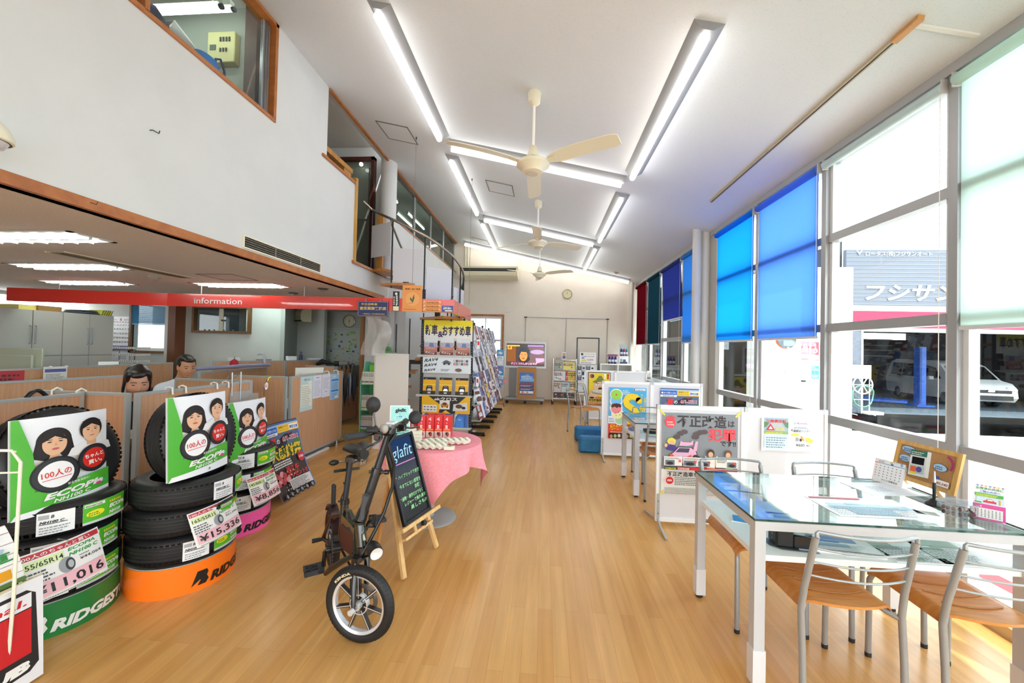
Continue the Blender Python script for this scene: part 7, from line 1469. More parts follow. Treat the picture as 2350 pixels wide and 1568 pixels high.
nv = M('1d2f66', .3)
t = thing('blue_sign', 'dark blue sign plate with gold writing hooked on the red fascia', 'sign', (-2.11, FY(-2.11) - .02, 1.795), .055)
a = Art(.38, .19, nv, .0005); gd = M('d8b868', .4)
for q in ((.006, .006, .374, .009), (.006, .181, .374, .184), (.006, .006, .009, .184), (.371, .006, .374, .184)): a.rect(*q, gd)
a.text('中古自動車', .045, .14, .03, gd, .02, w=.2); a.text('査定業務実施店', .025, .085, .042, gd, .03, w=.33); a.text('一般財団法人 日本自動車査定協会', .06, .025, .018, gd, .01, w=.28); m = board(a, .006, nv); m.obj('plate', t)
for x in (-.09, .09): MB().tube([(x, 0, .185), (x, -.004, .21), (x, .02, .238), (x, .04, .235)], .004, STEEL, 8).obj('hook', t)
a = Art(.082, .245, M('16171a', .4)); a.ell(.041, .215, .016, .016, WHITE, 10); a.rect(.006, .006, .076, .06, M('e8e2c0', .5))
for k, c_ in enumerate('国土交通省'): a.text(c_, .008, .165 - k * .022, .018, WHITE, .03)
for k, c_ in enumerate('自動車分解'): a.text(c_, .04, .175 - k * .026, .026, WHITE, .04)
hung('black_sign', 'narrow upright black sign with white writing on the red fascia', a, -1.87, 1.868)
a = Art(.245, .325, M('ea9a4c', .45)); a.text('環境保全優良店', .03, .27, .022, M('4a3010', .5), .04, w=.19); a.ell(.125, .155, .085, .085, M('edaa66', .5)); a.poly([(.10, .18), (.095, .15), (.13, .11), (.135, .13)], M('1f5a2c', .4)); a.poly([(.135, .115), (.125, .16), (.145, .215), (.15, .17)], M('1f5a2c', .4)); a.poly([(.05, .09), (.12, .112), (.15, .10), (.12, .105)], M('8a6a3a', .5)); a.lines(.02, .025, .22, .035, 1, M('4a3010', .5), 3, .5)
hung('orange_sign', 'orange notice board with two green leaves standing on the red fascia', a, -1.755, 1.868, .014)
for k in range(3):
    a = Art(.235, .042, M('ea9a4c', .45)); a.poly([(.01, .02), (.04, .038), (.02, .038)], WHITE); a.poly([(.225, .02), (.195, .038), (.215, .038)], WHITE); a.text('平成%d年度 環境保全優良店' % (24 + k), .04, .012, .014, M('4a3010', .5), .03, w=.155)
    hung('orange_strip', 'small orange strip sign on the red fascia, %s of three' % ('lowest', 'middle', 'highest')[k], a, -1.505, 1.873 + k * .046)
a = Art(.14, .075, M('24409a', .4)); a.text('自動車税', .02, .03, .028, WHITE, .03, w=.1); a.lines(.02, .058, .12, .068, 1, WHITE, 3); a.rect(.04, .006, .13, .02, WHITE)
hung('small_blue_sign', 'small blue label at the right end of the red fascia', a, -1.27, 1.876)

# ================================================================ winding stair
SC_ = V((-2.03, 6.15, 0)); RO, RI = .76, .12; STW = noisy('stair_tread', 'b9783a', 'c98a48', (30, 30, 30), .35)
t = thing('winding_stair', 'winding steel stair with wooden treads rising to the landing', 'staircase', SC_)
A0, DA, RZ = 211, 36, .215
def zt(k): return 2.535 - k * RZ
for k in range(11):
    a0, a1 = math.radians(A0 + k * DA), math.radians(A0 + k * DA + DA + 3); P = [(RI * math.cos(a0), RI * math.sin(a0))] + [(RO * math.cos(a0 + (a1 - a0) * j / 6), RO * math.sin(a0 + (a1 - a0) * j / 6)) for j in range(7)] + [(RI * math.cos(a1), RI * math.sin(a1))]
    if k > 7: P = [(x * .6, y * .6) for x, y in P]
    MB().prism(P, zt(k) - .035, zt(k), STW).obj('tread', t)
    am = (a0 + a1) / 2; r_ = .42 if k < 7 else .3; c_ = V((r_ * math.cos(am), r_ * math.sin(am), zt(k) - .035)); n_ = V((r_ * math.cos(am + math.radians(DA)), r_ * math.sin(am + math.radians(DA)), zt(k + 1) - .035))
    m = MB().bar(c_ + V((0, 0, -.035)), V((n_.x, n_.y, c_.z - .035)), .07, .07, BLACK)
    if k < 10: m.bar(V((n_.x, n_.y, c_.z)), n_ + V((0, 0, -.07)), .07, .07, BLACK)
    m.obj('stringer', t)
BP = M('15161c', .35)
for k in range(8):
    for j, f_ in enumerate((.0,) if k < 3 else (.0, .5)):
        a0 = math.radians(A0 + 13 + (k + f_) * DA); p = V((RO * math.cos(a0) * .97, RO * math.sin(a0) * .97, 0)); zb = zt(k + f_) - .03
        MB().cyl(p + V((0, 0, zb - .04)), p + V((0, 0, zb + .92)), .011, BP, 10).obj('baluster', t)
rail = [V((-.62, -.62, 3.52))] + [V((RO * .97 * math.cos(math.radians(A0 + 13 + k * 7.5)), RO * .97 * math.sin(math.radians(A0 + 13 + k * 7.5)), 2.5 - (k * 7.5 / DA) * RZ + .93)) for k in range(0, 29)]
MB().tube(rail, .019, M('a89f96', .22, .85), 12).obj('handrail', t)
MB().tube([V((-.42, -.10, 3.42)), V((-.36, -.16, 3.30)), V((-.22, -.22, 3.02)), V((-.10, -.26, 2.80))], .016, M('a89f96', .22, .85), 10).obj('inner_handrail', t)
PW = M('cfd0d6', .25, alpha=.96)
for k in range(4):
    a0, a1 = math.radians(A0 + 14 + k * DA), math.radians(A0 + 12 + (k + 1) * DA); p, q = [V((RO * .985 * math.cos(a_), RO * .985 * math.sin(a_), 0)) for a_ in (a0, a1)]
    zb = zt(k) + (.18, .02, -.0, -.02)[k]; h_ = .47
    MB().bar(p.lerp(q, .03) + V((0, 0, zb + h_ / 2)), p.lerp(q, .97) + V((0, 0, zb + h_ / 2)), .006, h_, PW).obj('white_panel', t)
    m = MB()
    for z_ in (zb + .1, zb + h_ - .1):
        for c_, d_ in ((p, q), (q, p)): m.bar(c_ + V((0, 0, z_)), c_.lerp(d_, .1) + V((0, 0, z_)), .004, .004, CHROME)
    m.obj('panel_clip', t)
t = thing('landing_gate_post', 'wooden post with handrail bracket beside the landing column', 'post', (-2.52, 5.85, 2.5))
HP = noisy('honey_wood', 'a9742f', 'bb8540', (30, 30, 4), .5)
MB().box(-.05, .05, -.03, .03, 0, .95, HP).obj('post', t); MB().tube([(.05, -.03, .75), (.09, -.06, .72), (.09, -.06, .66), (.05, -.03, .62)], .010, DARK, 8).obj('bracket', t)
t = thing('landing_rail', 'wooden top rail of the upstairs landing', 'railing', (-2.56, 4.3, 0))
MB().box(-.03, .03, 0, .66, 3.66, 3.72, HP).obj('top_rail', t); MB().box(-.02, .02, .46, .64, 3.53, 3.66, HP).obj('block', t)
tag(MB().tube([(0, 0, 0), (.02, .08, .05), (0, .18, .03), (.02, .28, -.01)], .015, DARK, 8).obj('black_coil', loc=(-2.62, 4.36, 3.58)), 'dark coiled thing behind the landing wall top', 'coil')
m = MB().box(-2.34, -1.87, 5.40, 5.42, 0, 1.33, M('dedad4', .7)).box(-2.36, -2.34, 5.40, 6.2, 0, 1.33, M('c9c5bd', .7)); tag(m.obj('stair_enclosure'), 'tall white panel box around the foot of the winding stair', 'panel')  # side panel greyer than the white front, its shade put into the colour
def vf(u, v, l): return V((-2.38 + .30 * u + .05 * math.sin(v * 5), 5.12 + .10 * math.sin(u * 7) * (.4 + v) + l, 1.86 - .55 * v - .1 * u * (1 - v)))
tag(MB().shell(vf, 14, 10, .001, M('c6c2bd', .15, alpha=.38)).obj('vinyl_sheet'), 'clear vinyl sheet hanging from the red fascia beside the stair', 'sheet')
# vent and small things on the upper wall
t = thing('air_grille', 'long cream air grille low on the upper wall', 'air vent', (XL, 3.08, 2.225))
m = MB().box(0, .012, 0, 1.15, 0, .012, IV).box(0, .012, 0, 1.15, .098, .11, IV).box(0, .012, 0, .015, .012, .098, IV).box(0, .012, 1.135, 1.15, .012, .098, IV); m.obj('frame', t)
MB().box(.001, .003, .015, 1.135, .012, .098, M('1c1a17', .8)).obj('opening', t)
m = MB()
for k in range(4): m.box(.004, .009, .015, 1.135, .026 + k * .019, .030 + k * .019, M('8f897c', .5))
for y in (.40, .78): m.box(.003, .010, y, y + .008, .012, .098, M('8f897c', .5))
for k in range(75): m.box(.003, .006, .018 + k * .015, .020 + k * .015, .012, .098, M('4d4940', .5))
m.obj('louvre', t)['kind'] = 'stuff'
tag(MB().tube([(0, 0, 0), (.02, 0, 0), (.02, .04, 0), (.02, .045, .02)], .003, DARK, 6).obj('wall_hook', loc=(XL, 2.29, 2.765)), 'tiny bent metal hook on the blank upper wall', 'hook')
tag(MB().tube([(0, 0, 0), (.015, .02, -.005), (.015, .025, .012)], .002, DARK, 6).obj('trim_hook', loc=(XL + .012, 1.97, 2.19)), 'tiny metal hook screwed into the brown wall trim', 'hook')
t = thing('security_dome', 'cream dome camera at the left edge of the upper wall', 'camera', (XL + .10, 1.49, 2.29))
MB().lathe([(0, .10), (.04, .095), (.075, .06), (.09, .02), (.09, 0), (.083, -.005)], (0, 0, 0), IV, 28).box(-.10, -.02, -.02, .02, .05, .08, IV).obj('housing', t); MB().lathe([(.075, -.005), (.062, -.028), (.035, -.042), (0, -.047)], (0, 0, 0), M('d3d3da', .15), 24).obj('dome', t)
# upstairs store room
t = thing('breaker_panel', 'cream breaker panel on the wall of the upstairs store room', 'breaker panel', (-3.15, 3.6, 4.12))
MB().box(-.14, .14, -.07, 0, 0, .30, M('cfc38a', .5), bev=.006).obj('case', t)
m = MB()
for k in range(4): m.box(-.01 + k * .03, .005 + k * .03, -.078, -.07, .2, .24, DARK)
for k in range(3): m.box(-.01 + k * .03, .005 + k * .03, -.078, -.07, .1, .135, DARK)
m.obj('switch', t); MB().box(-.11, -.05, -.075, -.07, .12, .17, M('2a3a30', .4)).obj('main_switch', t)
tag(MB().lathe([(0, 0), (.17, 0), (.19, .30), (.15, .36), (0, .38)], (0, 0, 0), M('1c2144', .7), 8).obj('navy_box', loc=(-3.0, 2.62, 3.50)), 'dark navy fabric box behind the upstairs window', 'box')
t = thing('blue_bag', 'bright blue bag with dark handle behind the upstairs window', 'bag', (-2.82, 3.02, 3.50), .2)
def bgf(u, v, l): q = u * 2 * PI; return V(((.10 + l) * math.cos(q) * (1 - .3 * v), (.24 + l) * math.sin(q) * (1 - .5 * v), .26 * v))
MB().grid(lambda u, v: bgf(1 - u, v, 0), 28, 8, M('1f86d8', .5)).obj('bag_body', t)
MB().tube([(.04, .02, .18), (.05, .04, .30), (.05, .10, .34), (.05, .16, .28), (.05, .17, .14)], .010, M('1c2f6a', .5), 8).obj('handle', t)
tag(MB().box(-.1, .1, -.2, .2, 0, .012, WHITE).box(-.1, .1, -.2, .2, -.3, 0, M('b9b6ae', .6)).obj('white_board', loc=(-2.95, 2.95, 3.80), rot=(-.35, 0, 0)), 'white lid edge beside the blue bag upstairs', 'lid')
tag(MB().box(-.35, .35, -.9, .9, 0, .98, M('6a655a', .7)).obj('storage_shelf', loc=(-3.0, 2.6, 2.5)), 'dark low shelf in the upstairs store room', 'shelf')

# ================================================================ green book stand
t = thing('book_stand', 'mint green book stand with sloping side panels', 'book stand', (-2.97, 6.28, 0)); MG = M('7fd0b4', .5); GG = M('5fae6a', .5)
sp_ = [(0, 0), (0, .84), (.16, 1.16), (.34, 1.16), (.34, 0)]
for x in (0, .46): MB().prism(sp_, x, x + .012, MG, 'yz').obj('side_panel', t)
for z in (.07, .38, .80): MB().box(.012, .46, .02, .33, z - .012, z, GG).obj('shelf', t)
MB().box(.012, .46, .325, .34, 0, 1.14, GG).obj('back_panel', t); MB().box(.012, .46, .0, .02, 0, .07, M('4a9a3a', .5)).obj('plinth', t)
t2 = thing('book_topper', 'dark green rounded display card on the book stand with small covers', 'display', (-2.78, 6.50, 1.10), 0, None, (-.1, .12, .25))
pp = [(0, 0), (.2, 0), (.19, .28), (.16, .34), (.04, .34), (.01, .30)]; MB().prism(pp, 0, .006, M('3f9a52', .5), 'xz').obj('card', t2)
a = Art(.2, .34); a.text('BOOKS', .03, .27, .04, M('6a2a3a', .5), .06, w=.12)
for k in range(5): a.rect(.03, .06 + k * .038, .07, .09 + k * .038, M('c9c8c0', .5)); a.rect(.035, .065 + k * .038, .05, .085 + k * .038, M('3a3a3a', .5))
a.ell(.12, .18, .03, .04, M('1f6a3a', .5)); a.text('て', .1, .15, .05, M('d8e8d0', .5), .03); a.put(m := MB(), O=(0, -.0005, 0)); m.obj('print', t2)
MB().box(.14, .19, -.05, -.04, 0, .17, M('8fe08a', .4)).obj('pen_slot', t2)
r = random.Random(9); bk = None
for row, (z, h_, n, c_) in enumerate(((.80, .20, 13, ('e9e6de', 'dfe0da', 'e8e4d8')), (.38, .24, 16, ('e2dcd4', 'd8d0c8')), (.07, .22, 16, ('e0d8d0', 'd8cec6')))):
    for k in range(n):
        w = .028 if row == 0 else .024
        if 0: pass
        x = -2.95 + k * w; m = MB().box(0, w - .002, 0, .14, 0, h_ + r.uniform(-.004, .004), M(c_[k % len(c_)], .5)); a = Art(w - .002, h_); a.rect(0, .03, w - .002, .05, M(('a83a3a', '8aa83a', '3a5a8a')[row if row else k % 3], .5)); a.text('車種図鑑', .005, h_ - .02, .014, DARK, .02, rot=-PI / 2); a.put(m, O=(0, -.0003, 0))
        tag(m.obj('booklet', loc=(x, 6.30, z)), 'white spined booklet on the %s shelf of the green stand' % ('top', 'middle', 'bottom')[row], 'book', 'booklets on the %s shelf of the green stand' % ('top', 'middle', 'bottom')[row])
tag(MB().prism([(0, 0), (.2, 0), (.2, .13), (0, .13)], 0, .01, M('7ac832', .5), 'xz').prism([(.06, 0)] + [(.1 + .04 * math.cos(q * PI / 8), .04 * math.sin(q * PI / 8)) for q in range(9)], -.001, 0, M('1f7a3a', .5), 'xz').obj('green_header', loc=(-2.9, 6.46, .98)), 'bright green header card behind the top row of booklets', 'card')
# things on the floor under the screen edge
for k, (x, y, w, lb) in enumerate(((-2.93, 4.75, .55, 'white power strip on the floor under the papered screen'),)):
    tag(MB().box(-.02, .02, 0, w, 0, .025, M('d9d9da', .4), bev=.004).obj('power_strip', loc=(x, y, 0), rz=.02), lb, 'power strip')
for k, (y0, y1, lb) in enumerate(((4.3, 5.2, 'nearer black cable on the floor under the papered screen'), (5.1, 6.5, 'farther black cable on the floor past the papered screen'))):
    tag(MB().tube([(-2.96 + .035 * math.sin(q * 2.3 + k), y0 + (y1 - y0) * q / 12, .008) for q in range(13)], .006, DARK, 6).obj('floor_cable'), lb, 'cable')
# ================================================================ brochure racks
LG = M('c3c8c4', .35)
t = thing('brochure_rack', 'black posted brochure rack facing the camera with a blue on yellow header', 'rack', (-1.84, 5.9, 0))
for x in (0, .76):
    m = MB().box(x - .018, x + .018, 0, .035, 0, 1.85, M('1a1c22', .45))
    for k in range(40): m.box(x - .004, x + .004, -.0008, 0, .2 + k * .04, .215 + k * .04, M('8a8f96', .4))
    m.obj('post', t)
MB().box(.03, .76, .03, .036, .15, 1.1, M('cfccc7', .6)).obj('backing_panel', t)
for z in (1.30, .715, .245):
    MB().box(-.03, .79, -.13, .0, z - .012, z, LG).box(-.03, .79, -.135, -.13, z - .012, z + .02, LG).obj('shelf', t)
for x in (0, .76): MB().box(x - .02, x + .02, -.3, .3, 0, .04, BLACK).obj('foot', t)
a = Art(.74, .31, M('f4f2ec', .5), .0008); a.rect(0, .16, .74, .31, M('f6ef6a', .5)); a.rect(0, .23, .74, .31, M('f6e920', .5)); a.rect(0, .12, .74, .16, M('f4f0b0', .5)); nb_ = M('1c1c50', .5)
a.text('新車', .02, .10, .165, nb_, .03, w=.19); a.text('&', .215, .06, .12, M('4a2a7a', .5), .03); a.text('おすすめ車', .285, .09, .165, nb_, .035, w=.43)
m = board(a, .01); m.obj('header_sign', t, (.40, -.02, 1.53))
def slab(name, label, a, loc, rz=0, lean=-.14, group=None, th=.006):
    m = MB().box(0, a.w, 0, th, 0, a.h, PAPER); a.put(m); return tag(m.obj(name, loc=loc, rot=(lean, 0, rz)), label, 'brochure', group)
def b_rav(): 
    a = Art(.20, .27, M('dfeef0', .4)); a.rect(.0, 0, .2, .2, M('b9b4c8', .4)); a.poly([(.07, .12), (.085, .195), (.135, .195), (.155, .12)], M('6f86b8', .5)); a.rect(0, 0, .2, .13, M('b87a6a', .5)); a.rect(0, 0, .2, .06, M('7a3a34', .5)); a.poly([(.01, .1), (.06, .14), (.16, .13), (.2, .1)], M('c9988a', .5)); a.text('RAV4', .02, .04, .05, WHITE, .0, .3, w=.14, rot=-.15); a.rect(.0, .205, .17, .207, RED); a.rect(.168, 0, .17, .207, RED); return a
def b_ek():
    a = Art(.19, .27, M('f0b414', .4)); a.rect(0, .235, .19, .27, DARK); a.rect(0, 0, .19, .07, M('3a2c12', .5)); a.text('ek X', .03, .245, .014, WHITE, .02); a.poly([(.05, .06), (.05, .12), (.065, .15), (.13, .15), (.145, .12), (.145, .06)], DARK); a.rect(.07, .125, .125, .143, M('7a8086', .3)); a.poly([(.06, .07), (.075, .105), (.12, .105), (.135, .07)], CHROME); a.rect(.075, .03, .12, .055, M('c9c9c9', .4)); a.rect(0, .15, .19, .17, M('f5d04a', .5)); return a
def b_blue():
    a = Art(.20, .26, M('e8ecf2', .4)); a.poly([(0, 0), (.01, .16), (.05, .22), (.2, .22), (.2, 0)], M('1a68c8', .35)); a.poly([(.02, .02), (.02, .13), (.06, .18), (.12, .16), (.14, .02)], M('2f84e0', .3)); a.text('PRIUS', .05, .12, .018, WHITE, .02); a.rect(.0, .205, .2, .208, RED); a.rect(.15, .03, .155, .2, DARK); return a
for z, fn, nm, n in ((1.302, b_rav, 'red desert cover brochure', 3), (.717, b_ek, 'yellow car cover brochure', 3), (.247, b_blue, 'blue car cover brochure', 3)):
    me = None
    for k in range(n):
        lb = '%s on the front rack, %s of three' % (nm, ('left', 'middle', 'right')[k])
        if me is None: o = slab('brochure', lb, fn(), (-1.78 + k * .245, 5.79, z)); me = o
        else: o = me.copy(); COL.objects.link(o); o.location.x += k * .245; o['label'] = lb
a = Art(.72, .23, M('dfeaf2', .4), .0008)
for k in range(3): a.text('RAV4', .02 - .0 * k, .155 - k * .07, .065 - k * .008, M('3a4048', .5), .03, .4, w=.22 - k * .02, rot=.12)
a.ell(.36, .155, .065, .025, M('6f7d8c', .4)); a.ell(.355, .165, .04, .025, M('4a5866', .4)); a.ell(.325, .135, .015, .015, DARK); a.ell(.395, .135, .015, .015, DARK)
for k in range(12): a.rect(.46 + (k % 6) * .038, .12 + (k // 6) * .045, .49 + (k % 6) * .038, .155 + (k // 6) * .045, M(('d88a90', '8a9098', 'c9ced4', '5a6068')[k % 4], .5))
a.ell(.54, .05, .05, .025, M('7a5a52', .5)); a.lines(.28, .03, .42, .07, 2, M('8a9aaa', .6), 4, .6)
tag(board(a, .003).obj('banner', loc=(-1.42, 5.765, 1.055)), 'pale RAV4 banner hanging under the upper shelf of the front rack', 'banner')
a = Art(.72, .25, M('f2bd1c', .4), .0008); Kk = M('26282c', .5)
a.poly([(.1, .25), (.28, .125), (.26, 0), (.5, 0), (.52, .125), (.66, .25)], Kk); a.rect(.27, .06, .42, .19, WHITE); a.ell(.345, .12, .06, .03, M('e08a2a', .4)); a.ell(.345, .14, .035, .022, M('6a4a2a', .4)); a.ell(.31, .095, .012, .012, DARK); a.ell(.385, .095, .012, .012, DARK)
a.poly([(.3, 0), (.36, .05), (.44, 0)], M('f2bd1c', .5)); a.text('ekクロス', .19, .19, .055, WHITE, .05, w=.34); a.rect(.02, .02, .23, .12, WHITE)
for k in range(8): a.ell(.05 + (k % 4) * .05, .09 - (k // 4) * .04, .018, .008, M(('4a6a9a', '8a8a8a', '3a3a3a')[k % 3], .5), 12)
a.poly([(.47, .04), (.48, .14), (.68, .17), (.69, .05)], M('dcdcdc', .4)); a.ell(.56, .11, .05, .03, M('5a4236', .5)); a.ell(.63, .09, .03, .02, DARK)
tag(board(a, .003).obj('banner', loc=(-1.42, 5.765, .465)), 'yellow and black ek banner hanging under the middle shelf of the front rack', 'banner')
for z, lb in ((1.42, 'upper'), (.83, 'lower')): tag(board(Art(.05, .15, WHITE).rect(.01, .06, .04, .12, RED), .002).obj('price_flag', loc=(-1.03, 6.2, z), rz=.5), '%s small white and red flag card at the near end of the long rack' % lb, 'card')

t = thing('brochure_rack', 'long brochure rack running down the room full of car brochures', 'rack', (-1.30, 6.3, 0))
for y in (.05, 1.0, 2.0, 2.95): MB().box(-.02, .02, y - .018, y + .018, 0, 1.9, M('1a1c22', .45)).obj('post', t)
for k, y in enumerate((.18, .8, 1.35, 1.9, 2.45, 2.9)): MB().box(-.35, .36, y - .03, y + .03, .0, .05, BLACK).box(.33, .37, y - .03, y + .03, 0, .02, BLACK).obj('foot', t)
MB().box(-.03, .03, 0, 3.0, .05, .10, BLACK).obj('base_beam', t)
ZR = (1.56, 1.30, 1.04, .79, .53, .28)
for k, z in enumerate(ZR):
    o = .10 + k * .035; MB().box(.0, o + .04, -.02, 3.0, z - .014, z, LG).box(o + .04, o + .045, -.02, 3.0, z - .014, z + .025, LG).obj('shelf', t)
r = random.Random(12); base = []
pal = ('7c7f86', 'd9dade', 'ece9ea', '5a4040', 'b9c4d4', '8a3038', '3a3c42', '9aa6b8', 'c9ccd0', '4a6aa8', 'e3e6ea', '6b4a48')
for v in range(14):
    c1, c2, c3 = r.choice(pal), r.choice(pal), r.choice(pal); c1 = 'e8c820' if v == 13 else c1
    a = Art(.205, .285, M(c1, .35), .001)
    for q in range(3): y0 = r.uniform(0, .2); a.rect(r.uniform(0, .06), y0, r.uniform(.1, .205), y0 + r.uniform(.02, .08), M((c2, c3)[q % 2], .4))
    a.ell(.1, .09, .07, .025, M(c3, .3)); a.ell(.1, .105, .04, .022, M(c2, .3)); a.rect(.02, .24, .13, .262, M(r.choice(('f0f0f0', '2a2a2e', 'a0303a')), .5)); a.rect(0, .19, .205, .193, M('b02a34', .5)); a.rect(.19, 0, .193, .193, M('b02a34', .5))
    m = MB().box(-.007, 0, 0, .205, 0, .285, M(('f0f0f0', 'd8d8dc', '5a3a3a')[v % 3], .5)); a.put(m, O=(0, 0, 0), U=(0, 1, 0), W=(0, 0, 1)); base.append(m)
made = [None] * 14
RN = ('top', 'second', 'third', 'fourth', 'fifth', 'bottom')
for k, z in enumerate(ZR):
    for j in range(22):
        v = 13 if (k, j) in ((2, 11), (4, 6), (4, 7), (3, 14)) else r.randrange(13)
        lb = 'car brochure standing in the %s row of the long rack' % RN[k]; gp = 'brochures in the %s row of the long rack' % RN[k]
        if made[v] is None: made[v] = base[v].obj('brochure'); o = made[v]
        else: o = made[v].copy(); COL.objects.link(o)
        o.location = (-1.30 + .10 + k * .035 + .025 + .0, 6.30 + j * .132, z + .001); o.rotation_euler = (0, -.30 + r.uniform(-.03, .03), -.22 + r.uniform(-.05, .05)); tag(o, lb, 'brochure', gp)

# ================================================================ the far end
t = thing('leaflet_stand', 'slim wire stand of blue leaflets between the long rack and the screen', 'leaflet stand', (-1.08, 9.9, 0))
for x in (-.1, .1): MB().tube([(x, .1, .03), (x, .05, 1.35)], .008, CHROME, 8).obj('upright', t)
MB().tube([(-.1, .05, 1.35), (-.09, .05, 1.45), (.09, .05, 1.45), (.1, .05, 1.35)], .007, CHROME, 8).tube([(-.14, -.2, .02), (-.1, .1, .03), (.1, .1, .03), (.14, -.2, .02)], .01, DARK, 8).obj('frame', t)
for k in range(4):
    a = Art(.17, .25, M(('5aa8e0', 'dfe6f2', '3f8fd8', '8aa0c8')[k], .4)); a.rect(0, 0, .17, .09, M(('eef4f8', '8a8acc', 'cfe0f0', 'b8c4dc')[k], .4)); a.poly([(.02, .16), (.08, .21), (.15, .16), (.1, .13)], WHITE); a.lines(.02, .02, .15, .08, 3, M('4a6a9a', .5), k)
    tag(board(a, .01).obj('leaflet', loc=(-1.08, 9.86, 1.15 - k * .24), rot=(-.1, 0, 0)), 'blue leaflet in the slim wire stand, %s of four' % ('top', 'second', 'third', 'bottom')[k], 'leaflet')
tag(MB().lathe([(0, 0), (.06, 0), (.06, .004), (0, .004)], (0, 0, 0), M('e8a0a8', .5), 24, 'y').obj('round_pop', loc=(-.93, 9.82, .62)), 'small pink round card sticking out of the leaflet stand', 'card')
t = thing('television', 'large white framed television on a wheeled floor stand showing a face', 'television', (-.48, 10.4, 0), -.06)
MB().box(-.54, .54, 0, .07, .93, 1.62, M('e4e6ea', .35), bev=.008).obj('bezel', t)
def scr(c_, e=.9): return M(c_, .3, emit=e)
a = Art(.98, .56, scr('4a3434'), .0009); a.rect(0, .1, .24, .5, scr('7a4a20')); a.rect(.55, .06, .98, .5, scr('6a5050')); a.ell(.44, .32, .17, .22, scr('3a3c42')); a.ell(.46, .18, .15, .1, scr('2a2426')); a.ell(.44, .26, .105, .145, scr('d88a4a')); a.poly([(.3, .3), (.36, .46), (.5, .49), (.58, .4), (.56, .24), (.52, .35), (.38, .36), (.33, .24)], scr('34363c'))
for s_ in (-1, 1): a.ell(.44 + s_ * .045, .285, .02, .007, scr('2a1a14')); 
a.ell(.44, .19, .035, .014, scr('8a3a30')); a.ell(.44, .24, .012, .02, scr('c07a40')); a.ell(.8, .36, .18, .06, scr('a890b8')); a.poly([(.78, .07), (.98, .12), (.98, .2), (.76, .2)], scr('e89ae8')); a.rect(0, .5, .34, .53, scr('c8c03a')); a.rect(.55, .5, .96, .54, scr('9a7ac0')); a.rect(.02, .42, .13, .52, scr('e0a040')); a.ell(.075, .47, .025, .035, scr('8a4a24'))
a.text('すごくうれしかったです', .12, .03, .06, scr('f8e8f4', 1.2), .08, w=.68); a.text('すごくうれしかったです', .123, .033, .055, scr('e060b0'), .02, w=.67)
m = MB().box(-.5, .5, -.002, .0, .985, 1.565, M('101012', .2)); a.put(m, O=(-.49, -.004, .995)); m.obj('screen', t)
MB().box(-.42, -.24, .03, .1, .18, .92, M('8f9194', .35, .4)).box(.12, .2, .03, .1, .18, .92, M('8f9194', .35, .4)).obj('column', t); MB().box(-.52, .52, -.12, .22, .09, .16, M('9da0a3', .35, .4), bev=.02).obj('base', t)
for x in (-.45, 0.02, .45):
    MB().lathe([(.0, 0), (.04, 0), (.04, .03), (0, .03)], (x, -.06, .045), BLACK, 16, 'y').obj('caster', t)
a = Art(.36, .56, M('3f66b0', .4), .0009); a.poly([(0, .3), (.36, .36), (.36, .56), (0, .56)], M('2f74d0', .4)); a.poly([(.05, .46), (.2, .52), (.36, .4), (.36, .33), (0, .33)], M('7fb0e0', .4)); a.text('抽選キャンペーン', .03, .44, .045, WHITE, .05, w=.3); a.text('プレゼント', .06, .39, .04, WHITE, .05, w=.24); a.rect(0, .3, .36, .33, M('6a5a80', .5))
for y, c_ in ((.26, 'a8405a'), (.17, 'a8405a')): a.rect(0, y, .36, y + .02, M(c_, .5)); a.rect(0, y - .06, .36, y, M('2c3c6c', .5)); a.lines(.02, y - .05, .34, y - .01, 2, WHITE, 4, .5)
a.rect(.01, .03, .35, .09, M('e8e8ee', .5)); a.ell(.08, .06, .025, .02, M('c84a4a', .5)); a.ell(.2, .06, .025, .02, M('c88a3a', .5))
m = MB().prism([(-.25, 0), (.25, 0), (.235, .8), (-.235, .8)], 0, .02, noisy('cardboard', 'b07c46', 'bd8a52', (40, 40, 40), .8), 'xz'); a.put(m, O=(-.18, -.001, .1)); tag(m.obj('poster_board', loc=(-.42, 10.19, .165), rot=(-.06, 0, 0)), 'brown board with a blue campaign poster standing below the television', 'board')
t = thing('magazine_rack', 'chrome wire magazine rack on castors against the far wall', 'rack', (.55, 10.6, 0))
for x in (-.30, .30):
    for y in (-.12, .12): MB().tube([(x, y, .09), (x, y, 1.2)], .012, CHROME, 10).cyl((x, y, 0), (x, y, .08), .03, DARK, 10).obj('leg', t)
for z in (1.16, .9, .62, .33, .16):
    m = MB().tube([(-.3, -.12, z), (.3, -.12, z)], .006, CHROME, 6).tube([(-.3, .12, z), (.3, .12, z)], .006, CHROME, 6)
    for k in range(9): m.tube([(-.29 + k * .0725, -.12, z), (-.29 + k * .0725, .12, z)], .003, CHROME, 5)
    m.obj('wire_shelf', t)
mags = ((.907, .2, (('9aa0a4', .22), ('e6d878', .34))), (.627, .24, (('dfd8dc', .29), ('c83038', .05), ('d8b848', .22))), (.337, .25, (('c9b8b4', .19), ('b9ccdc', .2), ('d8c09a', .17))), (.167, .15, (('2f2a2c', .24), ('3a3c38', .28))))
rr = ('top', 'second', 'third', 'bottom')
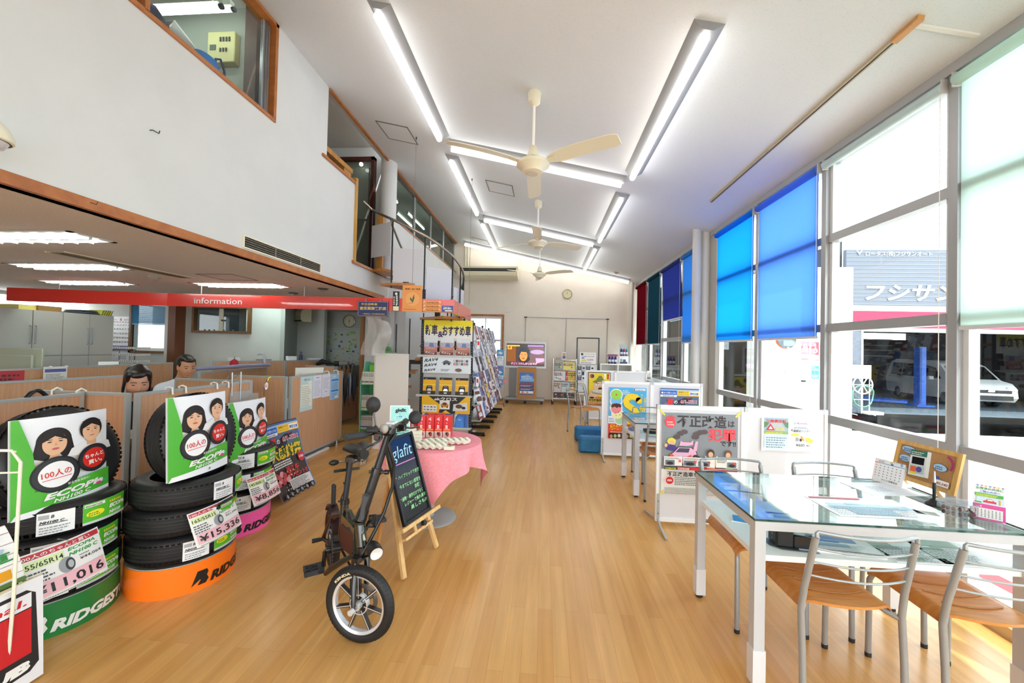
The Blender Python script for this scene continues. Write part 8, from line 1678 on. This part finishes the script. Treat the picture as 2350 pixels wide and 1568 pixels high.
for i, (z, h_, ms) in enumerate(mags):
    x = -.27
    for j, (c_, w) in enumerate(ms):
        a = Art(w, h_, M(c_, .4), .0009); q = random.Random(i * 7 + j)
        for _ in range(5): a.ell(q.uniform(.03, max(.031, w - .03)), q.uniform(.03, h_ - .03), q.uniform(.008, .025), q.uniform(.01, .025), M(q.choice(('c84a5a', '3a3c42', 'e8d84a', 'f0f0f0', '5a9a6a')), .5), 14)
        a.lines(.01, h_ * .55, w - .01, h_ - .02, 2, M('3a3a3e', .5), j + 3, .5)
        tag(board(a, .01).obj('magazine', loc=(.55 + x + w / 2, 10.5, z), rot=(-.12, 0, 0)), 'magazine on the %s shelf of the chrome rack, %s from the left' % (rr[i], ('first', 'second', 'third')[j]), 'magazine'); x += w + .012
t = thing('eyeglasses', 'small dark eyeglasses lying on top of the chrome rack', 'glasses', (.39, 10.52, 1.172))
for x in (-.04, .04): MB().lathe([(.025, 0), (.033, 0), (.033, .006), (.025, .006), (.025, 0)], (x, 0, .02), DARK, 14, 'y').obj('lens_rim', t)
MB().bar((-.015, 0, .02), (.015, 0, .02), .004, .004, DARK).obj('bridge', t)
tag(board(Art(.12, .20, M('dfe3ee', .4)).rect(.02, .03, .1, .1, M('7a5a8a', .5)).rect(.02, .12, .1, .17, M('d89a5a', .5)).ell(.06, .1, .02, .02, M('3a8ac0', .5)), .01).obj('small_card', loc=(.53, 10.56, 1.17)), 'small colourful card standing on top of the chrome rack', 'card')
t = thing('display_frame', 'tall dark metal frame stand with dash camera advert against the far wall', 'display stand', (1.14, 10.5, 0))
MB().bar((-.28, 0, 0), (-.28, 0, 1.76), .03, .03, M('3a4046', .4)).bar((.28, 0, 0), (.28, 0, 1.76), .03, .03, M('3a4046', .4)).bar((-.28, 0, 1.75), (.28, 0, 1.75), .03, .03, M('3a4046', .4)).obj('frame', t)
MB().box(-.24, .24, .0, .02, .35, 1.06, M('d8dade', .5)).obj('back_panel', t); MB().box(-.26, .26, -.18, .0, .60, .62, WHITE).box(-.26, .26, -.18, 0, .3, .32, WHITE).obj('shelf', t)
a = Art(.42, .30, M('eef0f2', .4), .0009); a.ell(.06, .25, .03, .03, DARK); a.text('ドライブレコーダー', .1, .235, .04, M('e0b030', .5), .04, w=.3); a.text('各種機種ございます', .05, .18, .03, M('3f7ac0', .5), .03, w=.32); a.rect(.05, .14, .12, .16, DARK); a.text('16,800', .19, .09, .055, M('c84a5a', .5), .02, w=.16); a.rect(.05, .08, .17, .11, M('e8e04a', .5)); a.lines(.03, .02, .38, .06, 2, DARK, 3, .4)
tag(board(a, .006).obj('advert_board', loc=(1.14, 10.46, 1.08)), 'white dash camera advert with a red price on the dark frame stand', 'sign')
k = 0
for z in (.92, .79, .66):
    for x in (.93, 1.04, 1.15, 1.26):
        lb = 'boxed car gadget hanging on the frame stand, %s row, %s from the left' % (('upper', 'middle', 'lower')[int((.93 - z) / .12)], ('first', 'second', 'third', 'fourth')[k % 4])
        a = Art(.09, .115, M(('3a3d46', 'd8dade', '5a4a80', 'c9ccd2')[(k * 3 + k // 4) % 4], .4), .0008); a.ell(.045, .05, .028, .024, M(('8a9098', '2a2c32')[k % 2], .3)); a.rect(.01, .09, .08, .105, WHITE); tag(board(a, .03).obj('gadget_box', loc=(x, 10.46, z)), lb, 'box'); k += 1
t = thing('white_cabinet', 'white two bay cabinet in the far corner with cans on top', 'cabinet', (1.46, 10.45, 0))
MB().box(0, .82, 0, .35, 1.07, 1.10, WHITE).box(0, .82, 0, .35, 0, .03, WHITE).box(0, .025, 0, .35, .03, 1.07, WHITE).box(.795, .82, 0, .35, .03, 1.07, WHITE).box(.44, .465, 0, .35, .03, 1.07, WHITE).box(.025, .795, .33, .35, .03, 1.07, M('d9d6d0', .5)).box(.025, .795, .01, .33, .84, .86, WHITE).obj('carcass', t)
for k in range(3): tag(MB().box(0, .3 - k * .02, 0, .22, 0, .014, M(('8a4a3a', 'd8d0c8', 'b8b0a4')[k], .6)).obj('flat_file', loc=(1.94, 10.5, .862 + k * .015)), '%s flat file in the right bay of the white cabinet' % ('lowest', 'middle', 'topmost')[k], 'file')
def can(x, y, z, h_, c1, c2, lb, g=None, r_=.033):
    tag(MB().lathe([(0, 0), (r_, 0), (r_, h_ * .8), (r_ * .6, h_ * .9), (r_ * .5, h_), (0, h_)], (0, 0, 0), M(c1, .3), 16).lathe([(r_ + .0006, h_ * .25), (r_ + .0006, h_ * .55)], (0, 0, 0), M(c2, .4), 16).obj('spray_can', loc=(x, y, z)), lb, 'can', g)
for k in range(3): can(1.70 + k * .075, 10.5, 1.10, .20, '20256a', 'c9cce0', 'dark blue can under the pink topped card, %s of three' % ('left', 'middle', 'right')[k])
tag(MB().box(-.13, .13, -.02, .0, .18, .24, M('d87aa8', .5)).box(-.16, .16, -.02, 0, .22, .25, M('e8e0d8', .5, alpha=.8)).obj('pink_card', loc=(1.78, 10.56, 1.10)), 'pink header card behind the dark blue cans', 'card')
t = thing('acrylic_display', 'clear stand with a white box on the far cabinet', 'display', (2.06, 10.52, 1.10))
MB().box(-.12, .12, -.03, .05, 0, .2, M('e8e9ee', .4)).obj('box', t); a = Art(.24, .2); a.rect(.02, .01, .21, .06, M('3a4058', .4)); a.rect(.1, .05, .17, .12, M('4a5068', .4)); a.rect(.03, .07, .08, .13, M('8a90a8', .4)); a.put(m := MB(), O=(-.12, -.031, 0)); m.obj('print', t)
MB().box(-.11, .11, -.03, .03, .20, .206, WHITE).box(-.1, .1, .02, .024, .206, .5, M('b8d8e0', .3, alpha=.5)).obj('riser', t)
for k, c_ in enumerate(('2a2f7a', 'a83a5a', '2a7aa0')): can(2.0 + k * .065, 10.5, 1.307, .19, c_, 'd8d8e8', '%s bottle on the clear riser of the far cabinet' % ('violet blue', 'dark red', 'teal blue')[k], r_=.028)
# projection frame lines on the far wall, clock, air conditioner
t = thing('wall_panel_frame', 'thin grey rail frame fixed on the far wall behind the television', 'wall frame', (0, YF, 0)); GL = M('8d8e90', .4)
for a_, b_ in (((-.52, 2.30), (1.69, 2.28)), ((-.52, 2.30), (-.52, .9)), ((1.69, 2.28), (1.69, .3)), ((.59, 2.29), (.56, .9))): MB().bar((a_[0], -.006, a_[1]), (b_[0], -.006, b_[1]), .012, .018, GL, up=(0, 1, 0)).obj('rail', t)
for x, z in ((-.52, 2.30), (1.69, 2.28)): MB().box(x - .04, x + .04, -.02, -.002, z - .015, z + .015, M('3a3834', .5)).obj('bracket', t)
wall_clock('small oval cream clock on the far wall', .60, YF - .005, 2.95, .13, ((-.3, .5, .006), (-.2, .6, .005)), 'd8cfae', 'b9ab78', False)
t = thing('ceiling_air_conditioner', 'large cream air conditioner high on the far wall', 'air conditioner', (-2.28, YF, 3.25)); IV2 = M('ddd8bd', .4)
P = [(0, .08), (-.32, .0), (-.62, .08), (-.66, .16), (-.66, .31), (0, .31)]; n = len(P); vs = [(0, a_, b_) for a_, b_ in P] + [(1.55, a_, b_) for a_, b_ in P]
MB().add(vs, [tuple(range(n))[::-1], tuple(range(n, 2 * n))] + [(k, (k + 1) % n, n + (k + 1) % n, n + k) for k in range(n)], IV2).obj('casing', t)
MB().box(.04, 1.51, -.665, -.655, .18, .26, M('17150f', .6)).box(.04, 1.51, -.672, -.665, .215, .225, M('6a6658', .5)).obj('outlet', t)
for k, x in enumerate((-2.22, -2.14, -.70)): tag(MB().cyl((0, 0, 0), (0, 0, cz(x) - 3.55), .018, IV2, 10).obj('pipe', loc=(x, YF - .07, 3.55)), 'cream pipe rising from the far air conditioner, %s of three' % ('left', 'middle', 'right')[k], 'pipe')
tag(MB().tube([(-1.1, -.02, 2.42), (-.95, -.02, 2.42), (-.95, -.02, 2.47)], .006, M('cfccc6', .5), 6).obj('wall_cable', loc=(0, YF, 0)), 'thin cable clipped on the far wall beside the window', 'cable')
struct('trim_7', MB().cyl((2.30, YF - .07, 0), (2.30, YF - .07, cz(2.3)), .05, M('d3d0c9', .6), 18))
tag(MB().box(0, .12, 0, .1, 0, .16, M('e6ded0', .4), bev=.03).cyl((.06, .05, .16), (.06, .05, .24), .01, CHROME, 8).obj('water_jug', loc=(2.2, 8.75, .86)), 'white jug on the sill by the glass door', 'jug')
struct('trim_8', MB().box(2.10, XR - .01, 7.4, 9.7, .82, .86, ALU))
